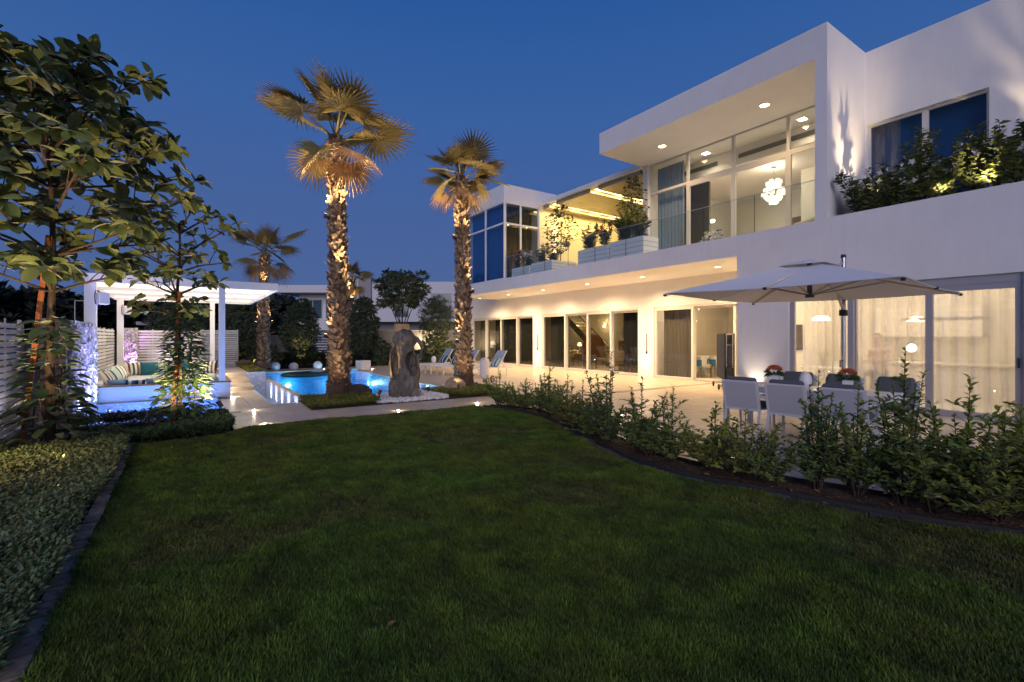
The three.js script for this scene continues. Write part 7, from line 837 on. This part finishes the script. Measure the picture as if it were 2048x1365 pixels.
// neighbouring house
{ const n = thing('neighbour_house', 'white two-storey neighbouring house with flat overhanging roof', 'house', [12.76, 0, -45.77]), w = std([0.66, 0.65, 0.66], 0.9), gy = std([0.3, 0.29, 0.29], 0.9), gl = phys([0.05, 0.09, 0.1], 0.05), P = (nm, g, m) => obj(nm, g, m, n);
  n.rotation.y = -0.6; // its front faces the garden
  P('wall', bb(-4.8, -0.4, 0, 5.6, -6, 0), w); P('roof', bb(-6.4, -0.39, 5.62, 6.3, -7, 1.6), w); P('tower', bb(-0.39, 2.1, 0, 7.15, -6, 0.5), gy); P('wall', bb(2.11, 10.5, 3.0, 6.75, -6, 0.2), w); P('wall', bb(2.11, 10.5, 0, 2.99, -6, -1.2), gy); P('balcony_front', bb(-4.6, -0.5, 2.2, 3.25, 0.01, 0.9), w);
  const win = (x0, x1, y0, y1, z) => { const g = new THREE.Group(); g.name = 'window'; n.add(g); obj('frame', [bb(x0, x0 + 0.06, y0, y1, z, z + 0.06), bb(x1 - 0.06, x1, y0, y1, z, z + 0.06), bb(x0 + 0.06, x1 - 0.06, y0, y0 + 0.06, z, z + 0.06), bb(x0 + 0.06, x1 - 0.06, y1 - 0.06, y1, z, z + 0.06), bb((x0 + x1) / 2 - 0.03, (x0 + x1) / 2 + 0.03, y0 + 0.06, y1 - 0.06, z, z + 0.06)], std([0.5, 0.5, 0.5], 0.5), g); obj('pane', bb(x0 + 0.05, x1 - 0.05, y0 + 0.05, y1 - 0.05, z + 0.005, z + 0.03), gl, g); }; win(-4.4, -2.6, 3.3, 5.1, 0.0); win(-2.3, -0.7, 3.3, 5.1, 0.0); win(4.2, 5.6, 3.4, 5.0, 0.2); win(7.6, 9.6, 3.2, 5.7, 0.2); win(2.6, 3.4, 1.2, 2.1, -1.2); win(5.4, 6.2, 1.2, 2.1, -1.2); win(-1.8, -1.1, 1.0, 1.9, 0.0);
  P('drainpipe', cyl(0.06, 0.06, 5, 0.9, 1.9, 0.56, 10), w); }
{ const h = thing('garden_kiosk', 'small flat-roofed stone kiosk beyond the pavilion', 'kiosk', [-1.2, 0, -38]); obj('wall', bb(-0.8, 0.9, 0, 2.3, -1, 1), std([0.3, 0.28, 0.27], 0.9), h); obj('roof', bb(-1.3, 1.6, 2.3, 2.5, -1.4, 1.5), std([0.4, 0.38, 0.36], 0.9), h); }
// far wooded rise
{ const r = rng(77), g = sprigGeo(9, 1.1, 1.3, 21, 0.6), N = 5200, m = new THREE.InstancedMesh(g, std([1, 1, 1], 0.9, { vertexColors: true, side }), N), q = new THREE.Quaternion(), mt = new THREE.Matrix4(), c = new THREE.Color(); m.name = numbered('far_trees'); for (let i = 0; i < N; i++) { const a = -0.75 + r() * 1.25, d = 95 + r() * 18, x = Math.sin(a) * d, z = -Math.cos(a) * d, top = 4.2 + 6.5 * fbm(a * 7 + 3, 0.4, 0.2, 3); q.setFromEuler(new THREE.Euler((r() - 0.5), r() * 6.283, (r() - 0.5))); mt.compose(V3(x, Math.sqrt(r()) * top - 0.8, z), q, V3(1, 1, 1).multiplyScalar(0.8 + r() * 0.9)); m.setMatrixAt(i, mt); const k = 0.6 + r() * 0.5; c.setRGB(0.022 * k, 0.034 * k, 0.022 * k); m.setColorAt(i, c); } shadows(m); tag(m, 'dark band of distant trees on the horizon', 'trees', null, 'stuff'); scene.add(m);
  const pts = [], idx = []; for (let i = 0; i <= 40; i++) { const a = -0.85 + i / 40 * 1.45, y = 2.2 + 4.2 * fbm(a * 7 + 3, 0.4, 0.2, 3); for (const [d, yy] of [[92, -0.5], [106, y], [130, y], [150, -0.5]]) pts.push(Math.sin(a) * d, yy, -Math.cos(a) * d); if (i) for (let k = 0; k < 3; k++) { const o = (i - 1) * 4 + k; idx.push(o, o + 1, o + 4, o + 1, o + 5, o + 4); } } struct('far_rise', geoOf(pts, null, idx), std([0.03, 0.035, 0.03], 1, { side }), 'low dark rise under the distant trees', 'hill');
  const lp = thing('street_lamp', 'thin distant street lamp before the wooded rise', 'street lamp', [-8.6, 0, -60]); obj('pole', cyl(0.07, 0.05, 5, 0, 0, 0, 8), M.frameGrey, lp); obj('lamp_arm', bb(0, 0.7, 4.95, 5.02, -0.04, 0.04), M.frameGrey, lp); }
renderer.render(scene, camera);
